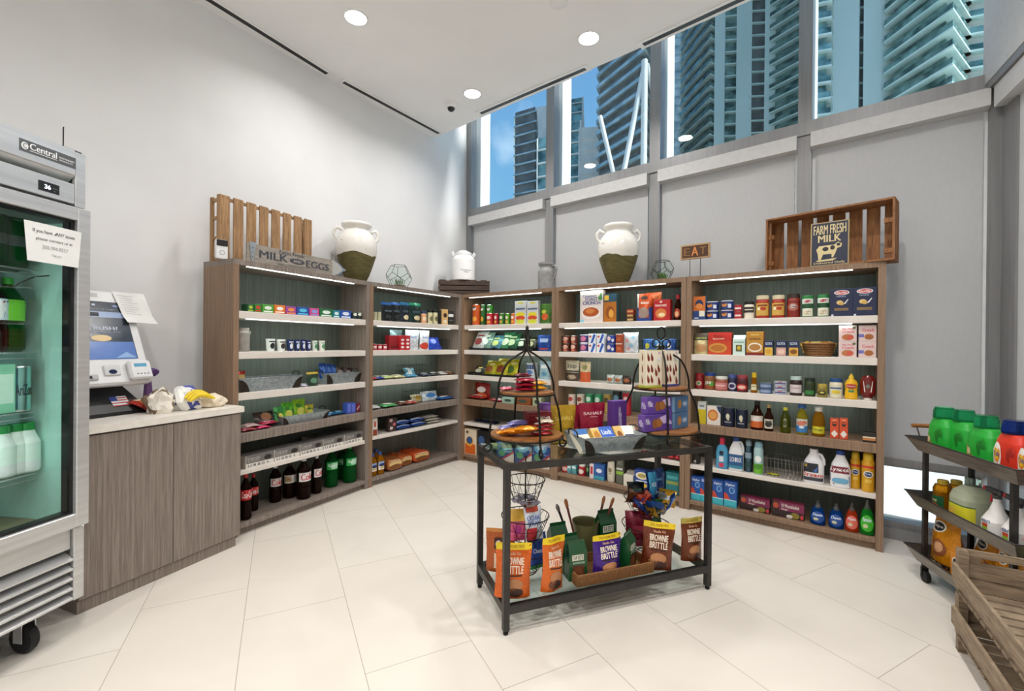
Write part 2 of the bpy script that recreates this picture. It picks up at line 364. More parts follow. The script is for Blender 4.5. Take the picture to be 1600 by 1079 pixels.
# ceiling, stopping short of the glass
ce = lambda p: Vector((p.x, p.y, 0))
eoff = .64
cL = cross(ln, ld, wn, wd-eoff); rn = Vector((-rdir.y, rdir.x, 0))
rnn = rn; rdd = cB.dot(rn)+.045*(1 if Vector((0, 0, 0)).dot(rn) > cB.dot(rn) else -1)
cR = cross(rn, rdd, wn, wd-eoff)
g = G(); fp = [Lb, cL, cR, rb]
n = 4
g.add([(p.x, p.y, HC) for p in fp]+[(p.x, p.y, HC+.3) for p in fp], [(0, 1, 2, 3), (7, 6, 5, 4), (0, 4, 5, 1), (1, 5, 6, 2), (2, 6, 7, 3), (3, 7, 4, 0)], 'ceilpaint'); g.obj('ceiling', kind='structure')
# pocket lid above the clerestory
g = G(); fp = [cL, cA, cB, cR]
g.add([(p.x, p.y, TOPW) for p in fp]+[(p.x, p.y, TOPW+.1) for p in fp], [(0, 1, 2, 3), (7, 6, 5, 4), (0, 4, 5, 1), (1, 5, 6, 2), (2, 6, 7, 3), (3, 7, 4, 0)], 'ceilpaint'); g.obj('ceiling_pocket', kind='structure')
wall('wall_pocket', cL, cR, HC+.3, TOPW, .1, 'ceilpaint', -1)
# window wall frame
uL = (cA-win.A).dot(win.e)
MU = [uL+.03, -2.834, -1.654, -.488, .50]
MUW = [.10, .105, .10, .088, .05]
ZT0, ZT1 = 2.878, 2.978
def frame_part(nm, u0, u1, v0, v1, z0, z1, m='alu'):
    g = G(); g.box(u0, u1, v0, v1, z0, z1, m); return g.obj(nm, None, win.M(0, 0, 0), kind='structure')
for i, (u, wd_) in enumerate(zip(MU, MUW)):
    frame_part('trim_%d' % (i+1), u-wd_/2, u+wd_/2, -.02 if i in (1, 2, 3) else -.03, .14, 0, TOPW)
for i, (u, wd_) in enumerate(zip(MU, MUW)):
    if i < 4: frame_part('trim_%d' % (30+i), u-wd_/2, u+wd_/2-.002, .145, .32, 0, TOPW, 'whiteenamel')
frame_part('trim_6', uL, .5, -.035, .12, ZT0, ZT1)
frame_part('trim_7', uL, .5, -.05, .12, .0, .075)
frame_part('trim_8', uL, .5, -.02, .12, .075, .115)
frame_part('trim_9', uL, .5, .0, .06, .49, .535)
for i in range(4):
    a, b = MU[i]+MUW[i]/2, MU[i+1]-MUW[i+1]/2
    g = G(); g.box(a, b, .07, .078, .08, TOPW, 'glasspane'); g.obj('window_%d' % (i+1), None, win.M(0, 0, 0), kind='structure')
    o = empty('roller_blind', win.M((a+b)/2, 0, 0), category='blind', label=['light grey roller blind nearest the bright corner, behind the milk can and grey pitcher', 'light grey roller blind behind the large two-tone jar', 'light grey roller blind behind the EAT sign', 'widest light grey roller blind, on the right behind the open crate and trolley'][i], group='roller blinds on the lower panes')
    wv = b-a
    g = G(); g.box(-wv/2, wv/2, -.075, .03, 2.768, ZT0-.004, 'valance'); g.obj('valance', o)
    g = G(); g.box(-wv/2+.022, wv/2-.022, .012, .016, .505, 2.768, 'blindcloth'); g.obj('blind_cloth', o)
    g = G(); g.box(-wv/2+.022, wv/2-.022, .004, .024, .478, .505, 'alu'); g.obj('bottom_rail', o)
    for sx in (-wv/2+.0005, wv/2-.0225): g = G(); g.box(sx, sx+.022, .03, .05, .12, 2.768, 'whiteenamel'); g.obj('bright_gap_strip', o)  # added white strips stand in for the daylight-bright gaps beside the cloth
# right wall: glazing below, boarded fascia above
rw = Face((cB.x, cB.y), 242)
def rpart(nm, u0, u1, v0, v1, z0, z1, m='alu', **k):
    g = G(); g.box(u0, u1, v0, v1, z0, z1, m); return g.obj(nm, None, rw.M(0, 0, 0), kind='structure')
g = G(); g.box(0, 6.6, -.055, .2, ZT0+.035, TOPW, 'valance'); g.obj('wall_right', None, rw.M(0, 0, 0), kind='structure')
sgn = 1 if Vector((0, 0, 0)).dot(rw.n) > rw.A.dot(rw.n) else -1
rpart('trim_10', 0, 6.6, -.05, .14, 2.87, ZT0+.035)
rpart('trim_11', 0, .045, -.03, .14, 0, 2.87)
rpart('trim_12', 0, 6.6, -.04, .12, 0, .075)
rpart('trim_13', .045, .21, .02, .10, .075, 2.87)
for i, u in enumerate((1.55, 2.95, 4.35, 5.75)): rpart('trim_%d' % (14+i), u-.05, u+.05, -.02, .14, .075, 2.87)
g = G(); g.box(.2, 6.6, .09, .1, .075, 2.87, 'glasspane'); g.obj('window_5', None, rw.M(0, 0, 0), kind='structure')
rpart('trim_20', .2, 6.6, .0, .08, .075, .53)  # unseen panel added to keep sun streaks off the floor
for i, (a, b) in enumerate(((.21, 1.51), (1.59, 2.91), (2.99, 4.31), (4.39, 5.71))):
    o = empty('roller_blind', rw.M((a+b)/2, 0, 0), category='blind', label='pale roller blind on the side wall, at the right edge past the corner post', group='roller blinds on the side wall')
    wv = b-a; g = G(); g.box(-wv/2-(.12 if i == 0 else 0), wv/2, -.035, .05, 2.74, 2.866, 'valance'); g.obj('valance', o)
    g = G(); g.box(-wv/2, wv/2, .032, .036, .505, 2.74, 'blindcloth'); g.obj('blind_cloth', o)
# linear slot diffusers in the ceiling
def slot(pa, pb, lab):
    A = on_z(pa[0], pa[1], HC); B = on_z(pb[0], pb[1], HC); d = B-A; L = d.length; ang = math.degrees(math.atan2(d.y, d.x)); 
    r = empty('slot_diffuser', frame(A.x, A.y, HC, ang), category='air vent', label=lab)
    g = G(); g.box(0, L, -.022, .022, -.004, -.0005, 'blackplastic'); g.obj('slot', r)
    g = G()
    for y in (-.047, .022): g.box(-.03, L+.03, y, y+.025, -.006, -.0005, 'ceilpaint')
    g.box(-.03, 0, -.022, .022, -.006, -.0005, 'ceilpaint'); g.box(L, L+.03, -.022, .022, -.006, -.0005, 'ceilpaint'); g.obj('frame', r)
def ext(a, b, t): return (a[0]+(b[0]-a[0])*t, a[1]+(b[1]-a[1])*t)
slot((120, -130), (511, 114.5), 'long black slot vent at the top left, nearest the camera beside the white wall')
slot((536.5, 127.5), (686, 208), 'shorter black slot vent along the white wall, ending by the window corner')
slot((751, 176.5), (915, 106.5), 'black slot vent beside the windows, just right of the dome camera')
slot((1005, 69), (1250, -44), 'black slot vent beside the windows at the top edge, above the third pane')
# downlights
DL = [(556, 27), (920, 59.5), (738, 146)]
dlp = [on_z(x, y, HC) for x, y in DL]
step = dlp[0]-dlp[2]
dlx = dlp+[Vector((x, y, HC)) for x, y in ((1.4, 1.95), (.75, .9), (.05, -.3), (-1.0, 1.15), (-1.8, 0), (-2.7, -1.2), (-.7, -1.5))]
LABD = ['recessed round downlight, left and nearest of the three', 'recessed round downlight, rightmost, near the window slot vents', 'recessed round downlight, farthest, beside the dome camera']
first = None
for i, p in enumerate(dlx):
    lab = LABD[i] if i < 3 else 'recessed round downlight behind the photographer'
    if i == 0:
        r = empty('downlight', frame(p.x, p.y, HC, 0), category='ceiling light', label=lab, group='recessed downlights')
        g = G(); g.loft([(-.006, .088), (-.006, .075), (.0, .075)], 'whiteenamel', 24, cap=False); g.loft([(0, .09), (-.006, .088)], 'whiteenamel', 24, cap=False); g.obj('trim_ring', r)
        g = G(); g.loft([(-.004, .075), (-.003, .075)], 'downlens', 24); g.obj('lens', r); first = r
    else:
        r = dup(first); r.matrix_world = frame(p.x, p.y, HC, 0); r['label'] = lab
    for c_ in [c_ for c_ in r.children if c_.type == 'LIGHT']: bpy.data.objects.remove(c_)
    l = bpy.data.lights.new('lamp', 'AREA'); l.shape = 'DISK'; l.size = .15; l.energy = DOWN_W*(.8 if i < 3 else 1.25); l.spread = math.radians(150); l.color = (1, .975, .95)
    o = bpy.data.objects.new('lamp', l); COL.objects.link(o); o.parent = r; o.location = (0, 0, -.012)
p = on_z(705, 163, HC)
r = empty('dome_camera', frame(p.x, p.y, HC, 0), category='security camera', label='small white dome security camera on the ceiling beside a slot vent')
g = G(); g.loft([(0, .062), (-.025, .060), (-.038, .05)], 'whiteenamel', 20); g.obj('housing', r)
g = G(); g.loft([(-.038, .036), (-.055, .032), (-.066, .02), (-.07, .004)], 'blackplastic', 16); g.obj('lens_dome', r)
p = on_z(873, 3, HC); g = G(); g.loft([(0, .062), (-.012, .06), (-.018, .05)], 'whiteenamel', 20); g.obj('smoke_detector', None, frame(p.x, p.y, HC, 0), category='detector', label='flat white round detector at the top edge of the ceiling')
# ---------------------------------------------------------------- shelving units
PTS = [(-1.8174, 2.9349), (-1.2659, 4.0050), (-.5638, 5.0042), (.4091, 4.2955), (1.3755, 3.5634), (2.3473, 2.8292)]
HU = 1.835; DU = .342; PW = .038
SH = {1: 1.495, 2: 1.224, 3: .948, 4: .680, 5: .361, 6: .078}
L5 = [.432, .448, .425, .358, .356]
def HZ(k, l): return L5[k] if l == 5 else SH[l]
U = []; UW = []
for k in range(5):
    a, b = Vector(PTS[k]), Vector(PTS[k+1]); d = b-a
    U.append(Face(PTS[k], math.degrees(math.atan2(d.y, d.x)))); UW.append(d.length)
ULAB = ['grey-brown shelving unit at left beside the checkout counter, with cola bottles at its foot', 'grey-brown shelving unit on the left wall, next to the inner corner', 'grey-brown shelving unit under the windows, next to the inner corner', 'grey-brown shelving unit under the windows, middle one of three', 'grey-brown shelving unit under the windows, rightmost, with sauces and cleaners']
def shelf_unit(k):
    r = empty('shelving_unit', U[k].M(0, 0, 0), category='shelving unit', label=ULAB[k], group='shop shelving units')
    W = UW[k]-.002; m = 'laminate' if k < 2 else 'laminatewarm'
    g = G(); g.box(0.001, PW, 0, DU, 0, HU-.036, 'laminatewarm'); g.obj('side_panel', r)
    g = G(); g.box(W-PW, W, 0, DU, 0, HU-.036, 'laminatewarm' if k > 1 else m); g.obj('side_panel', r)
    g = G(); g.box(0.001, W, -.001, DU, HU-.036, HU, m); g.obj('top_panel', r)
    g = G(); g.box(PW, W-PW, DU-.014, DU-.002, .06, HU-.036, 'backpanel'); g.obj('back_panel', r)
    g = G(); g.box(PW, W-PW, .035, .055, 0, SH[6]-.03, m); g.obj('plinth', r)
    for j in range(1, 7):
        th = {4: .062, 5: .03, 6: .03}.get(j, .048); mm = m if j in (4, 6) else 'shelfwhite'
        g = G(); g.cbox(PW, W-PW, .006 if j in (1, 2, 3, 5) else .001, DU-.014, HZ(k, j)-th, HZ(k, j), mm, .002); g.obj('shelf', r, label='white shelf' if j in (1, 2, 3, 5) else 'wood-look shelf')
    for z in (HU-.036, SH[1]-.048, SH[2]-.048, SH[3]-.048):
        yl = .014 if z > 1.3 else .20  # the two lower strips are unseen, added to brighten the shelves below
        o = G(); o.box(PW+.06, W-PW-.13, yl, yl+.010, z-.006, z-.0005, 'ledstrip'); o.obj('led_strip', r)
        l = bpy.data.lights.new('led', 'AREA'); l.shape = 'RECTANGLE'; l.size = W-.27; l.size_y = .012; l.energy = LED_W*(1 if z > 1.3 else .65); l.color = (.82, 1, .93)
        lo = bpy.data.objects.new('led', l); COL.objects.link(lo); lo.parent = r; lo.location = (W/2-.035, yl+.016, z-.012); lo.rotation_euler = (math.radians(30), 0, 0)
    return r
for k in range(5): shelf_unit(k)
# ---------------------------------------------------------------- outside
g = G(); g.add([(-300, 4.9, -.15), (300, 4.9, -.15), (300, 600, -.15), (-300, 600, -.15)], [(0, 1, 2, 3)], 'pavement') if 0 else None
noisy('pavement', '#d9d9d6', '#ededea', .5, .8); noisy('bluewall', '#d0e6e5', '#dceeed', .15, .6, mapping=(1, 1, .3)); noisy('darktower', '#4a4e50', '#6e7476', .3, .4)
noisy('whitetower', '#dfe3e1', '#eff1ee', .3, .7); noisy('towerglass', '#2f5a5c', '#95bfbb', .35, .15, .4, det=6); noisy('slabteal', '#c0dedb', '#daf0ed', .4, .6); noisy('greyglass', '#93a9ad', '#cdd9d8', .25, .12, .5, det=6)
go = Vector((wn.x, wn.y, 0)); q0 = win.P(-14, .16); q1 = win.P(12, .16)
g = G(); vs = [q0, q1, q1+wn*400+win.e*350, q0+wn*400-win.e*350]
g.add([(p.x, p.y, -.06) for p in vs], [(0, 1, 2, 3)], 'pavement'); g.obj('ground_outside', kind='structure')
def tower(name, lab, foot, z1, pitch, body, slab, over=1.2, rail=None, z0=0, fins=0, sth=.35, roof=None, braces=None, root=None):
    pts = [Vector(((px-800)/FPX*y, y)) for px, y in foot]
    ar = sum(pts[i].x*pts[(i+1) % len(pts)].y-pts[(i+1) % len(pts)].x*pts[i].y for i in range(len(pts)))
    if ar < 0: pts.reverse()
    c = sum(pts, Vector((0, 0)))/len(pts); 
    if root:
        r = root; c = Vector((root.matrix_world.translation.x, root.matrix_world.translation.y))
    else: r = empty(name, frame(c.x, c.y, z0, 0), label=lab, category='building', group='towers outside')
    P0 = [p-c for p in pts]; n = len(P0)
    def off(d):
        o = []
        for i in range(n):
            a, b, e = P0[i-1], P0[i], P0[(i+1) % n]; d1 = (b-a).normalized(); d2 = (e-b).normalized(); n1 = Vector((d1.y, -d1.x)); n2 = Vector((d2.y, -d2.x)); m = (n1+n2); m = m/max(.35, m.dot(n1)) if m.length > .01 else n1
            o.append(b+m*d)
        return o
    def pr(g, Q, a, b, m): g.add([(p.x, p.y, a) for p in Q]+[(p.x, p.y, b) for p in Q], [tuple(range(n-1, -1, -1)), tuple(range(n, 2*n))]+[(i, (i+1) % n, (i+1) % n+n, i+n) for i in range(n)], m)
    g = G(); pr(g, P0, 0, z1-z0, body); g.obj('tower_body' if not root else name, r)
    g = G(); Q = off(over); z = pitch
    while z < z1-z0:
        pr(g, Q, z-sth, z, slab); z += pitch
    g.obj('floor_slabs', r)
    if rail:
        g = G(); Q2 = off(over-.08); z = pitch
        while z < z1-z0-2:
            g.add([(p.x, p.y, z) for p in Q2]+[(p.x, p.y, z+1.05) for p in Q2], [(i, (i+1) % n, (i+1) % n+n, i+n) for i in range(n)], rail); z += pitch
        g.obj('balcony_rails', r)
    if fins:
        g = G(); Q3 = off(over*.9)
        for i in range(n):
            a, b = Q3[i], Q3[(i+1) % n]; L = (b-a).length; m_ = max(1, int(L/fins)); d = (b-a).normalized(); nn = Vector((d.y, -d.x))
            for k in range(m_+1):
                p = a+(b-a)*k/m_; q = p-nn*over; g.add([(p.x, p.y, 0), (q.x, q.y, 0), (q.x, q.y, z1-z0), (p.x, p.y, z1-z0)], [(0, 1, 2, 3)], slab)
        g.obj('facade_fins', r)
    if braces:
        g = G()
        for (pa, za, pb, zb, y, rad) in braces:
            g.tube([((pa-800)/FPX*y-c.x, y-c.y, za-z0), ((pb-800)/FPX*y-c.x, y-c.y, zb-z0)], rad, 'whitetower', 6)
        g.obj('diagonal_braces', r, label='white diagonal braces')
    return r
def zt(py, y): return CAM.z+(537-py)/FPX*y
TB = 'towerglass'
tower('slim_tower', 'slim dark-glass tower seen in the first window pane, above the grey pitcher', [(802, 150), (833, 146), (836, 162), (806, 166)], zt(176, 150), 3.2, 'darktower', 'greyglass', .5, sth=.5)
tower('white_tower', 'plain white high-rise slab behind the slim dark tower, in the first window pane', [(834, 175), (862, 172), (864, 190), (836, 193)], zt(168, 175), 60, 'whitetower', 'whitetower', .1)
tower('white_building', 'white building with a gridded glass front at the right of the first window pane', [(838, 112), (862, 110), (866, 120), (842, 122)], zt(216, 112), 3.3, TB, 'whitetower', .35, fins=2.6)
a = tower('stepped_building', 'white stepped building with teal windows, at the left of the second window pane', [(872, 135), (903, 133), (905, 146), (874, 148)], zt(188, 133), 3.4, TB, 'whitetower', .5, fins=3.2)
tower('side_wing', '', [(903, 131), (931, 130), (933, 140), (905, 142)], zt(196, 130), 3.4, 'whitetower', 'whitetower', .4, fins=5, root=a)
tower('tall_block', 'taller white block rising behind the stepped building, second window pane', [(868, 165), (906, 162), (908, 180), (870, 182)], zt(158, 165), 3.4, TB, 'whitetower', .5, fins=4)
tower('dark_tower', 'dark ribbed tower with white diagonal braces, second window pane', [(934, 118), (1000, 104), (1036, 122), (970, 150)], 140, 3.0, 'darktower', 'greyglass', .9, sth=.9,
      braces=[(934, zt(190, 106), 958, zt(285, 106), 103, .5), (1004, zt(90, 101), 968, zt(285, 101), 102, .6), (1003, zt(90, 101), 1003, zt(285, 101), 101.5, .7), (1007, zt(90, 101), 1024, zt(190, 106), 103, .5)])
tower('glass_tower', 'pale reflective glass tower at the left edge of the third window pane', [(1030, 195), (1064, 192), (1070, 212), (1036, 214)], 280, 3.6, 'greyglass', 'greyglass', .2, sth=.2)
a = tower('balcony_tower', 'teal apartment tower of stacked balconies and blank blue shafts, filling the third window pane', [(1066, 140), (1106, 125.5), (1116, 127), (1126, 160), (1078, 165)], 230, 3.3, TB, 'slabteal', 1.3, rail=TB)
for nm, ft, pt, bd, sl, ov, ra in (('blank_shaft', [(1112, 124), (1128, 123.6), (1134, 138), (1118, 139)], 70, 'bluewall', 'bluewall', .05, 0), ('balcony_bay', [(1128, 125.5), (1146, 125), (1150, 138), (1132, 139)], 3.3, TB, 'slabteal', 1.1, TB),
                               ('blank_shaft', [(1146, 123), (1170, 122.4), (1176, 138), (1152, 139)], 70, 'bluewall', 'bluewall', .05, 0), ('window_bay', [(1170, 123), (1190, 122.6), (1196, 138), (1176, 139)], 3.3, 'darktower', 'slabteal', .7, 0),
                               ('blank_shaft', [(1190, 121.5), (1207, 121), (1213, 138), (1196, 139)], 70, 'bluewall', 'bluewall', .05, 0), ('corner_bay', [(1207, 121), (1262, 113), (1280, 119), (1222, 139)], 3.2, TB, 'slabteal', 1.4, TB)):
    tower(nm, '', ft, 230, pt, bd, sl, ov, rail=ra or None, root=a)
a = tower('corner_tower', 'blue apartment tower with a blank wall and pointed corner balconies, filling the widest window pane', [(1392, 89), (1472, 79), (1494, 84), (1418, 99)], 230, 3.1, TB, 'slabteal', 1.5, rail=TB)
for nm, ft, pt, bd, sl, ov, ra in (('balcony_bay', [(1272, 88.5), (1286, 88), (1292, 97), (1278, 98)], 3.1, TB, 'slabteal', .9, TB), ('blank_shaft', [(1288, 92), (1337, 91), (1343, 100), (1294, 101)], 70, 'bluewall', 'bluewall', .05, 0),
                               ('window_bay', [(1337, 93), (1345, 93), (1350, 100), (1342, 101)], 3.1, 'darktower', 'slabteal', .3, 0), ('blank_shaft', [(1344, 90.8), (1393, 90), (1399, 99), (1350, 100)], 70, 'bluewall', 'bluewall', .05, 0),
                               ('balcony_bay', [(1500, 84), (1560, 82), (1572, 96), (1512, 98)], 3.1, 'whitetower', 'slabteal', 1.4, TB)):
    tower(nm, '', ft, 230, pt, bd, sl, ov, rail=ra or None, root=a)
# ---------------------------------------------------------------- product builders (x right, y into depth, z up, origin at base front centre)
def tagd(label, cat, group=None): return dict(label=label, category=cat, group=group)
def carton(name, M, w, h, d, body, ops=(), side=None, top=None, side_ops=(), tags=None, parent=None, ch=.0015):
    g = G(); g.cbox(-w/2, w/2, 0, d, 0, h, body, ch)
    if side: g.box(-w/2-.0004, -w/2, .002, d-.002, .002, h-.002, side); g.box(w/2, w/2+.0004, .002, d-.002, .002, h-.002, side)
    if top: g.box(-w/2+.002, w/2-.002, .002, d-.002, h, h+.0004, top)
    g.art(ops, flat(w, h))
    if side_ops:
        g.art(side_ops, lambda a, b, l=1: (-w/2-.0006-.00035*l, d*(1-a), b*h)); g.art(side_ops, lambda a, b, l=1: (w/2+.0006+.00035*l, d*a, b*h))
    return g.obj(name, parent, M, **(tags or {}))
def bag(name, M, w, h, d, body, ops=(), tags=None, top=.1, seal=None, gus=.0, parent=None, lean=0, crimp=True, nx=10, nz=12, wav=.004, back=None):
    """filled pouch: pillow (gus 0) or standing with a gusset (gus 1); the print follows the bulge"""
    rnd = random.Random(hash(name) % 999+int(w*1e4)); ph = rnd.uniform(0, 6)
    def bul(a, b):
        s = max(0, 1-(2*a-1)**2)**.6
        if gus: t = min(1, (1-b)/.55)**.8*(.82+.18*min(1, b/.1))
        else: t = max(0, 1-(2*b-1)**2)**.55
        return d/2*s*t
    def P(a, b, l=1, sg=-1):
        nar = 1-.05*math.sin(math.pi*b) if not gus else 1-.05*math.sin(math.pi*min(1, b*1.2))
        y = sg*(bul(a, b)+.0004*l)+wav*math.sin(9*a+ph)*math.sin(7*b+ph)*(1 if l else 1)+lean*b*h
        return (-w/2+(.5+(a-.5)*nar)*w, y, b*h)
    g = G()
    for sg in (-1, 1):
        v = [P(i/nx, j/nz, 0, sg) for j in range(nz+1) for i in range(nx+1)]
        f = [(j*(nx+1)+i, j*(nx+1)+i+1, (j+1)*(nx+1)+i+1, (j+1)*(nx+1)+i) for j in range(nz) for i in range(nx)]
        if sg > 0: f = [q[::-1] for q in f]
        g.add(v, f, (back or body) if sg > 0 else body, None, True)
    if gus:
        v = [P(i/nx, 0, 0, -1) for i in range(nx+1)]+[P(i/nx, 0, 0, 1) for i in range(nx+1)]
        g.add(v, [(i+1, i, nx+1+i, nx+2+i) for i in range(nx)], body)
    if seal: g.patch(0, 1, 1-top, 1, seal, lambda a, b, l=1: P(a, b, l), 1, nx, 3); g.patch(0, 1, 1-top, 1, seal, lambda a, b, l=1: P(a, b, l, 1), 1, nx, 3)
    g.art(ops, lambda a, b, l=1: P(a, b, l+1.5), nx, nz, 3)
    return g.obj(name, parent, M @ Matrix.Translation((0, d/2, 0)), **(tags or {}))
def lie(M, tilt=-90, lift=0):
    """lay an upright thing on its back"""
    return M @ Matrix.Translation((0, 0, lift)) @ Matrix.Rotation(math.radians(tilt), 4, 'X')
def cyl_map(r, z0, z1, span=130, cy=None):
    cy = r if cy is None else cy; a0 = math.radians(span/2)
    return lambda a, b, l=1: ((r+.0004*l)*math.sin((2*a-1)*a0), cy-(r+.0004*l)*math.cos((2*a-1)*a0), z0+(z1-z0)*b)
def can(name, M, r, h, body, ops=(), rim='#c9c9c6/m', tags=None, parent=None, lid=None, span=130):
    g = G(); g.loft([(0, r*.94), (h*.03, r), (h*.97, r), (h, r*.94)], body, 20, ms=[rim, body, rim], T=Matrix.Translation((0, r, 0)))
    g.loft([(h, r*.94), (h-.002, r*.88), (h-.002, .001)], lid or rim, 20, cap=False, T=Matrix.Translation((0, r, 0)))
    g.art(ops, cyl_map(r, 0, h, span), 8, 4, 2)
    return g.obj(name, parent, M, **(tags or {}))
def bottle(name, M, h, r, prof, body, cap=None, ops=(), lab=None, labz=(.25, .6), tags=None, capz=.9, ry=None, pw=2, span=130, labm=None, nozzle=None, capr=None, labw=None, fill=None):
    """prof: (z fraction, radius fraction[, power]) list of the vessel, up to the neck"""
    ry = ry or r; T = Matrix.Translation((0, ry, 0)); g = G()
    g.loft([(z*h, r*q[0], ry*q[0] if q[0] > .45 else r*q[0], q[1] if len(q) > 1 else pw) for z, *q in prof], body, 22, T=T)
    o = g.obj(name, None, M, **(tags or {}))
    if cap:
        cz = prof[-1][0]*h; cr = (capr or prof[-1][1]*1.15)*r; g = G()
        if nozzle == 'push': g.loft([(cz-.012, cr), (cz, cr), (cz+.008, cr*.7), (cz+.02, cr*.45), (h, cr*.4)], cap, 14, T=T)
        elif nozzle == 'cone': g.loft([(cz-.01, cr), (cz+.004, cr), (h, cr*.3)], cap, 14, T=T)
        elif nozzle == 'dome': g.loft([(cz-.006, cr), (cz+(h-cz)*.6, cr*.98), (h-.004, cr*.75), (h, cr*.4)], cap, 16, T=T)
        else: g.loft([(cz-.006, cr), (h-.003, cr), (h, cr*.9)], cap, 16, T=T)
        g.obj('cap', o)
    if lab:
        z0, z1 = labz[0]*h, labz[1]*h
        def rad(z):
            f = z/h
            for (za, *qa), (zb, *qb) in zip(prof, prof[1:]):
                if za <= f <= zb and zb > za: return qa[0]+(qb[0]-qa[0])*(f-za)/(zb-za)
            return prof[-1][1]
        a0 = math.radians(span/2)
        def P(a, b, l=1):
            z = z0+(z1-z0)*b; k = rad(z); t = (2*a-1)*a0; n = 2/pw if pw != 2 else 1
            sx = math.copysign(abs(math.sin(t))**n, math.sin(t)); sy = math.copysign(abs(math.cos(t))**n, math.cos(t))
            return ((r*k+.0006*l+.0006)*sx, ry-(ry*k+.0006*l+.0006)*sy, z)
        g = G(); 
        if lab != '-': g.patch(0, 1, 0, 1, lab, P, .3, 12, 5)
        g.art(ops, P, 10, 5, 3, 1); g.obj('label', o)
    return o
SODA = [(0, .78), (.02, .95), (.06, 1), (.30, 1), (.34, .96), (.60, .96), (.66, 1), (.72, .92), (.82, .55), (.89, .3), (.93, .3)]
JAR = [(0, .9), (.03, 1), (.72, 1), (.80, .86), (.84, .82)]
SAUCE = [(0, .9), (.03, 1), (.62, 1), (.78, .72), (.86, .66)]
OIL = [(0, .92), (.03, 1), (.55, 1), (.72, .75), (.84, .36), (.90, .34)]
SYRUP = [(0, .9), (.03, 1), (.5, 1), (.6, .8), (.74, .45), (.90, .38)]
SPRAY = [(0, .94), (.01, 1), (.74, 1), (.80, .86), (.83, .7)]
DISH = [(0, .85), (.03, .98), (.35, 1), (.6, .8), (.74, .55), (.80, .36)]
JUG = [(0, .93, 3.5), (.03, 1, 3.5), (.55, 1, 3.5), (.68, .9, 3), (.78, .62, 2.4), (.84, .36, 2)]
def jar(name, M, w, h, content, lidc, ops=(), lab=None, labz=(.2, .66), tags=None, prof=JAR, span=120): 
    return bottle(name, M, h, w/2, prof, content, lidc, ops, lab, labz, tags, capr=.92, span=span)
# placement on the shelving: pixel columns of the photograph are read on the shelf's own plane
class Slot:
    def __init__(s, k, lvl, v=.06): s.k = k; s.l = lvl; s.v = v; s.f = U[k]; s.z = HZ(k, lvl)+.0006
    def sz(s, x0, x1, y, v=None):
        v = s.v if v is None else v; a = s.f.u(x0, v, s.z+.05); b = s.f.u(x1, v, s.z+.05)
        h = s.f.z((x0+x1)/2, y, v)-s.z
        if s.l > 1: h = min(h, HZ(s.k, s.l-1)-{4: .062, 5: .03}.get(s.l-1, .048)-s.z-.006)
        else: h = min(h, HU-.036-SH[1]-.014)
        lo, hi = PW+.003, UW[s.k]-.005-PW; w_ = b-a
        if a < lo: a, b = lo, lo+w_
        if b > hi: a, b = hi-w_, hi
        P_ = s.f.P((a+b)/2, v)-CAM; P_.z = 0; s.pf = abs(P_.normalized().cross(s.f.e).z)      # a round thing as wide as this looks narrower along the shelf
        return (a+b)/2, b-a, h, s.f.M((a+b)/2, v, s.z)
SHW = ['second shelf down', 'third shelf down', 'fourth shelf down', 'wood-look shelf', 'low white shelf', 'bottom board']
# ---------------------------------------------------------------- counter and kiosk
CT = Face((-2.024, 2.110), 68.1); CZ = .88
r = empty('counter_cabinet', CT.M(0, 0, 0), **tagd('grey-brown laminate checkout cabinet between the glass-door fridge and the shelves', 'cabinet'))
sd = math.radians(152.7-68.1); ex = math.cos(sd); ey = math.sin(sd)
def poly(g, P, z0, z1, m): n = len(P); g.add([(a, b, z0) for a, b in P]+[(a, b, z1) for a, b in P], [tuple(range(n-1, -1, -1)), tuple(range(n, 2*n))]+[(i, (i+1) % n, (i+1) % n+n, i+n) for i in range(n)], m)
dp = .50
g = G(); poly(g, [(0, .022), (.79, .022), (.79-ex*-1*dp*0+ex*dp*.9, dp), (0, dp)], .06, CZ-.04, 'laminate'); g.obj('body', r)
g = G(); poly(g, [(0, .012), (.792, .012), (.792+ex*dp*.9, dp), (0, dp)], 0, .06, 'laminate'); g.obj('plinth', r)
for a, b in ((-.0, .414), (.417, .815)):
    g = G(); g.cbox(a, b, 0, .02, .065, CZ-.045, 'laminate', .002); g.obj('door', r)
g = G(); poly(g, [(-.02, -.012), (.828, -.012), (.828+ex*(dp+.05), dp+.05), (-.02, dp+.05)], CZ-.036, CZ, 'counterwhite'); g.obj('countertop', None, CT.M(0, 0, 0), **tagd('off-white stone-look countertop over the checkout cabinet', 'countertop'))
p = CT.P(.467, .27)
KF = Face((p.x, p.y), 73); r = empty('checkout_kiosk', KF.M(0, 0, CZ), **tagd('white self-checkout kiosk with a tilted touchscreen, on the counter by the fridge', 'kiosk'))
g = G(); poly(g, [(-.50, -.0), (-.03, -.0), (-.05, .16), (-.50, .16)], 0, .02, 'blackplastic')
g.add([(-.50, .0, .02), (-.03, .0, .02), (-.09, .12, .15), (-.50, .12, .15)], [(0, 1, 2, 3)], 'blackplastic'); g.add([(-.03, 0, .02), (-.05, .16, .02), (-.09, .12, .15)], [(0, 1, 2)], 'blackplastic'); g.box(-.48, -.12, .12, .16, .0, .2, 'blackplastic'); g.obj('stand_base', r)
g = G(); Pf = lambda a, b, l=1: (-.50+.47*a, .12*b-.0008*l, .02+.13*b+.0006*l)
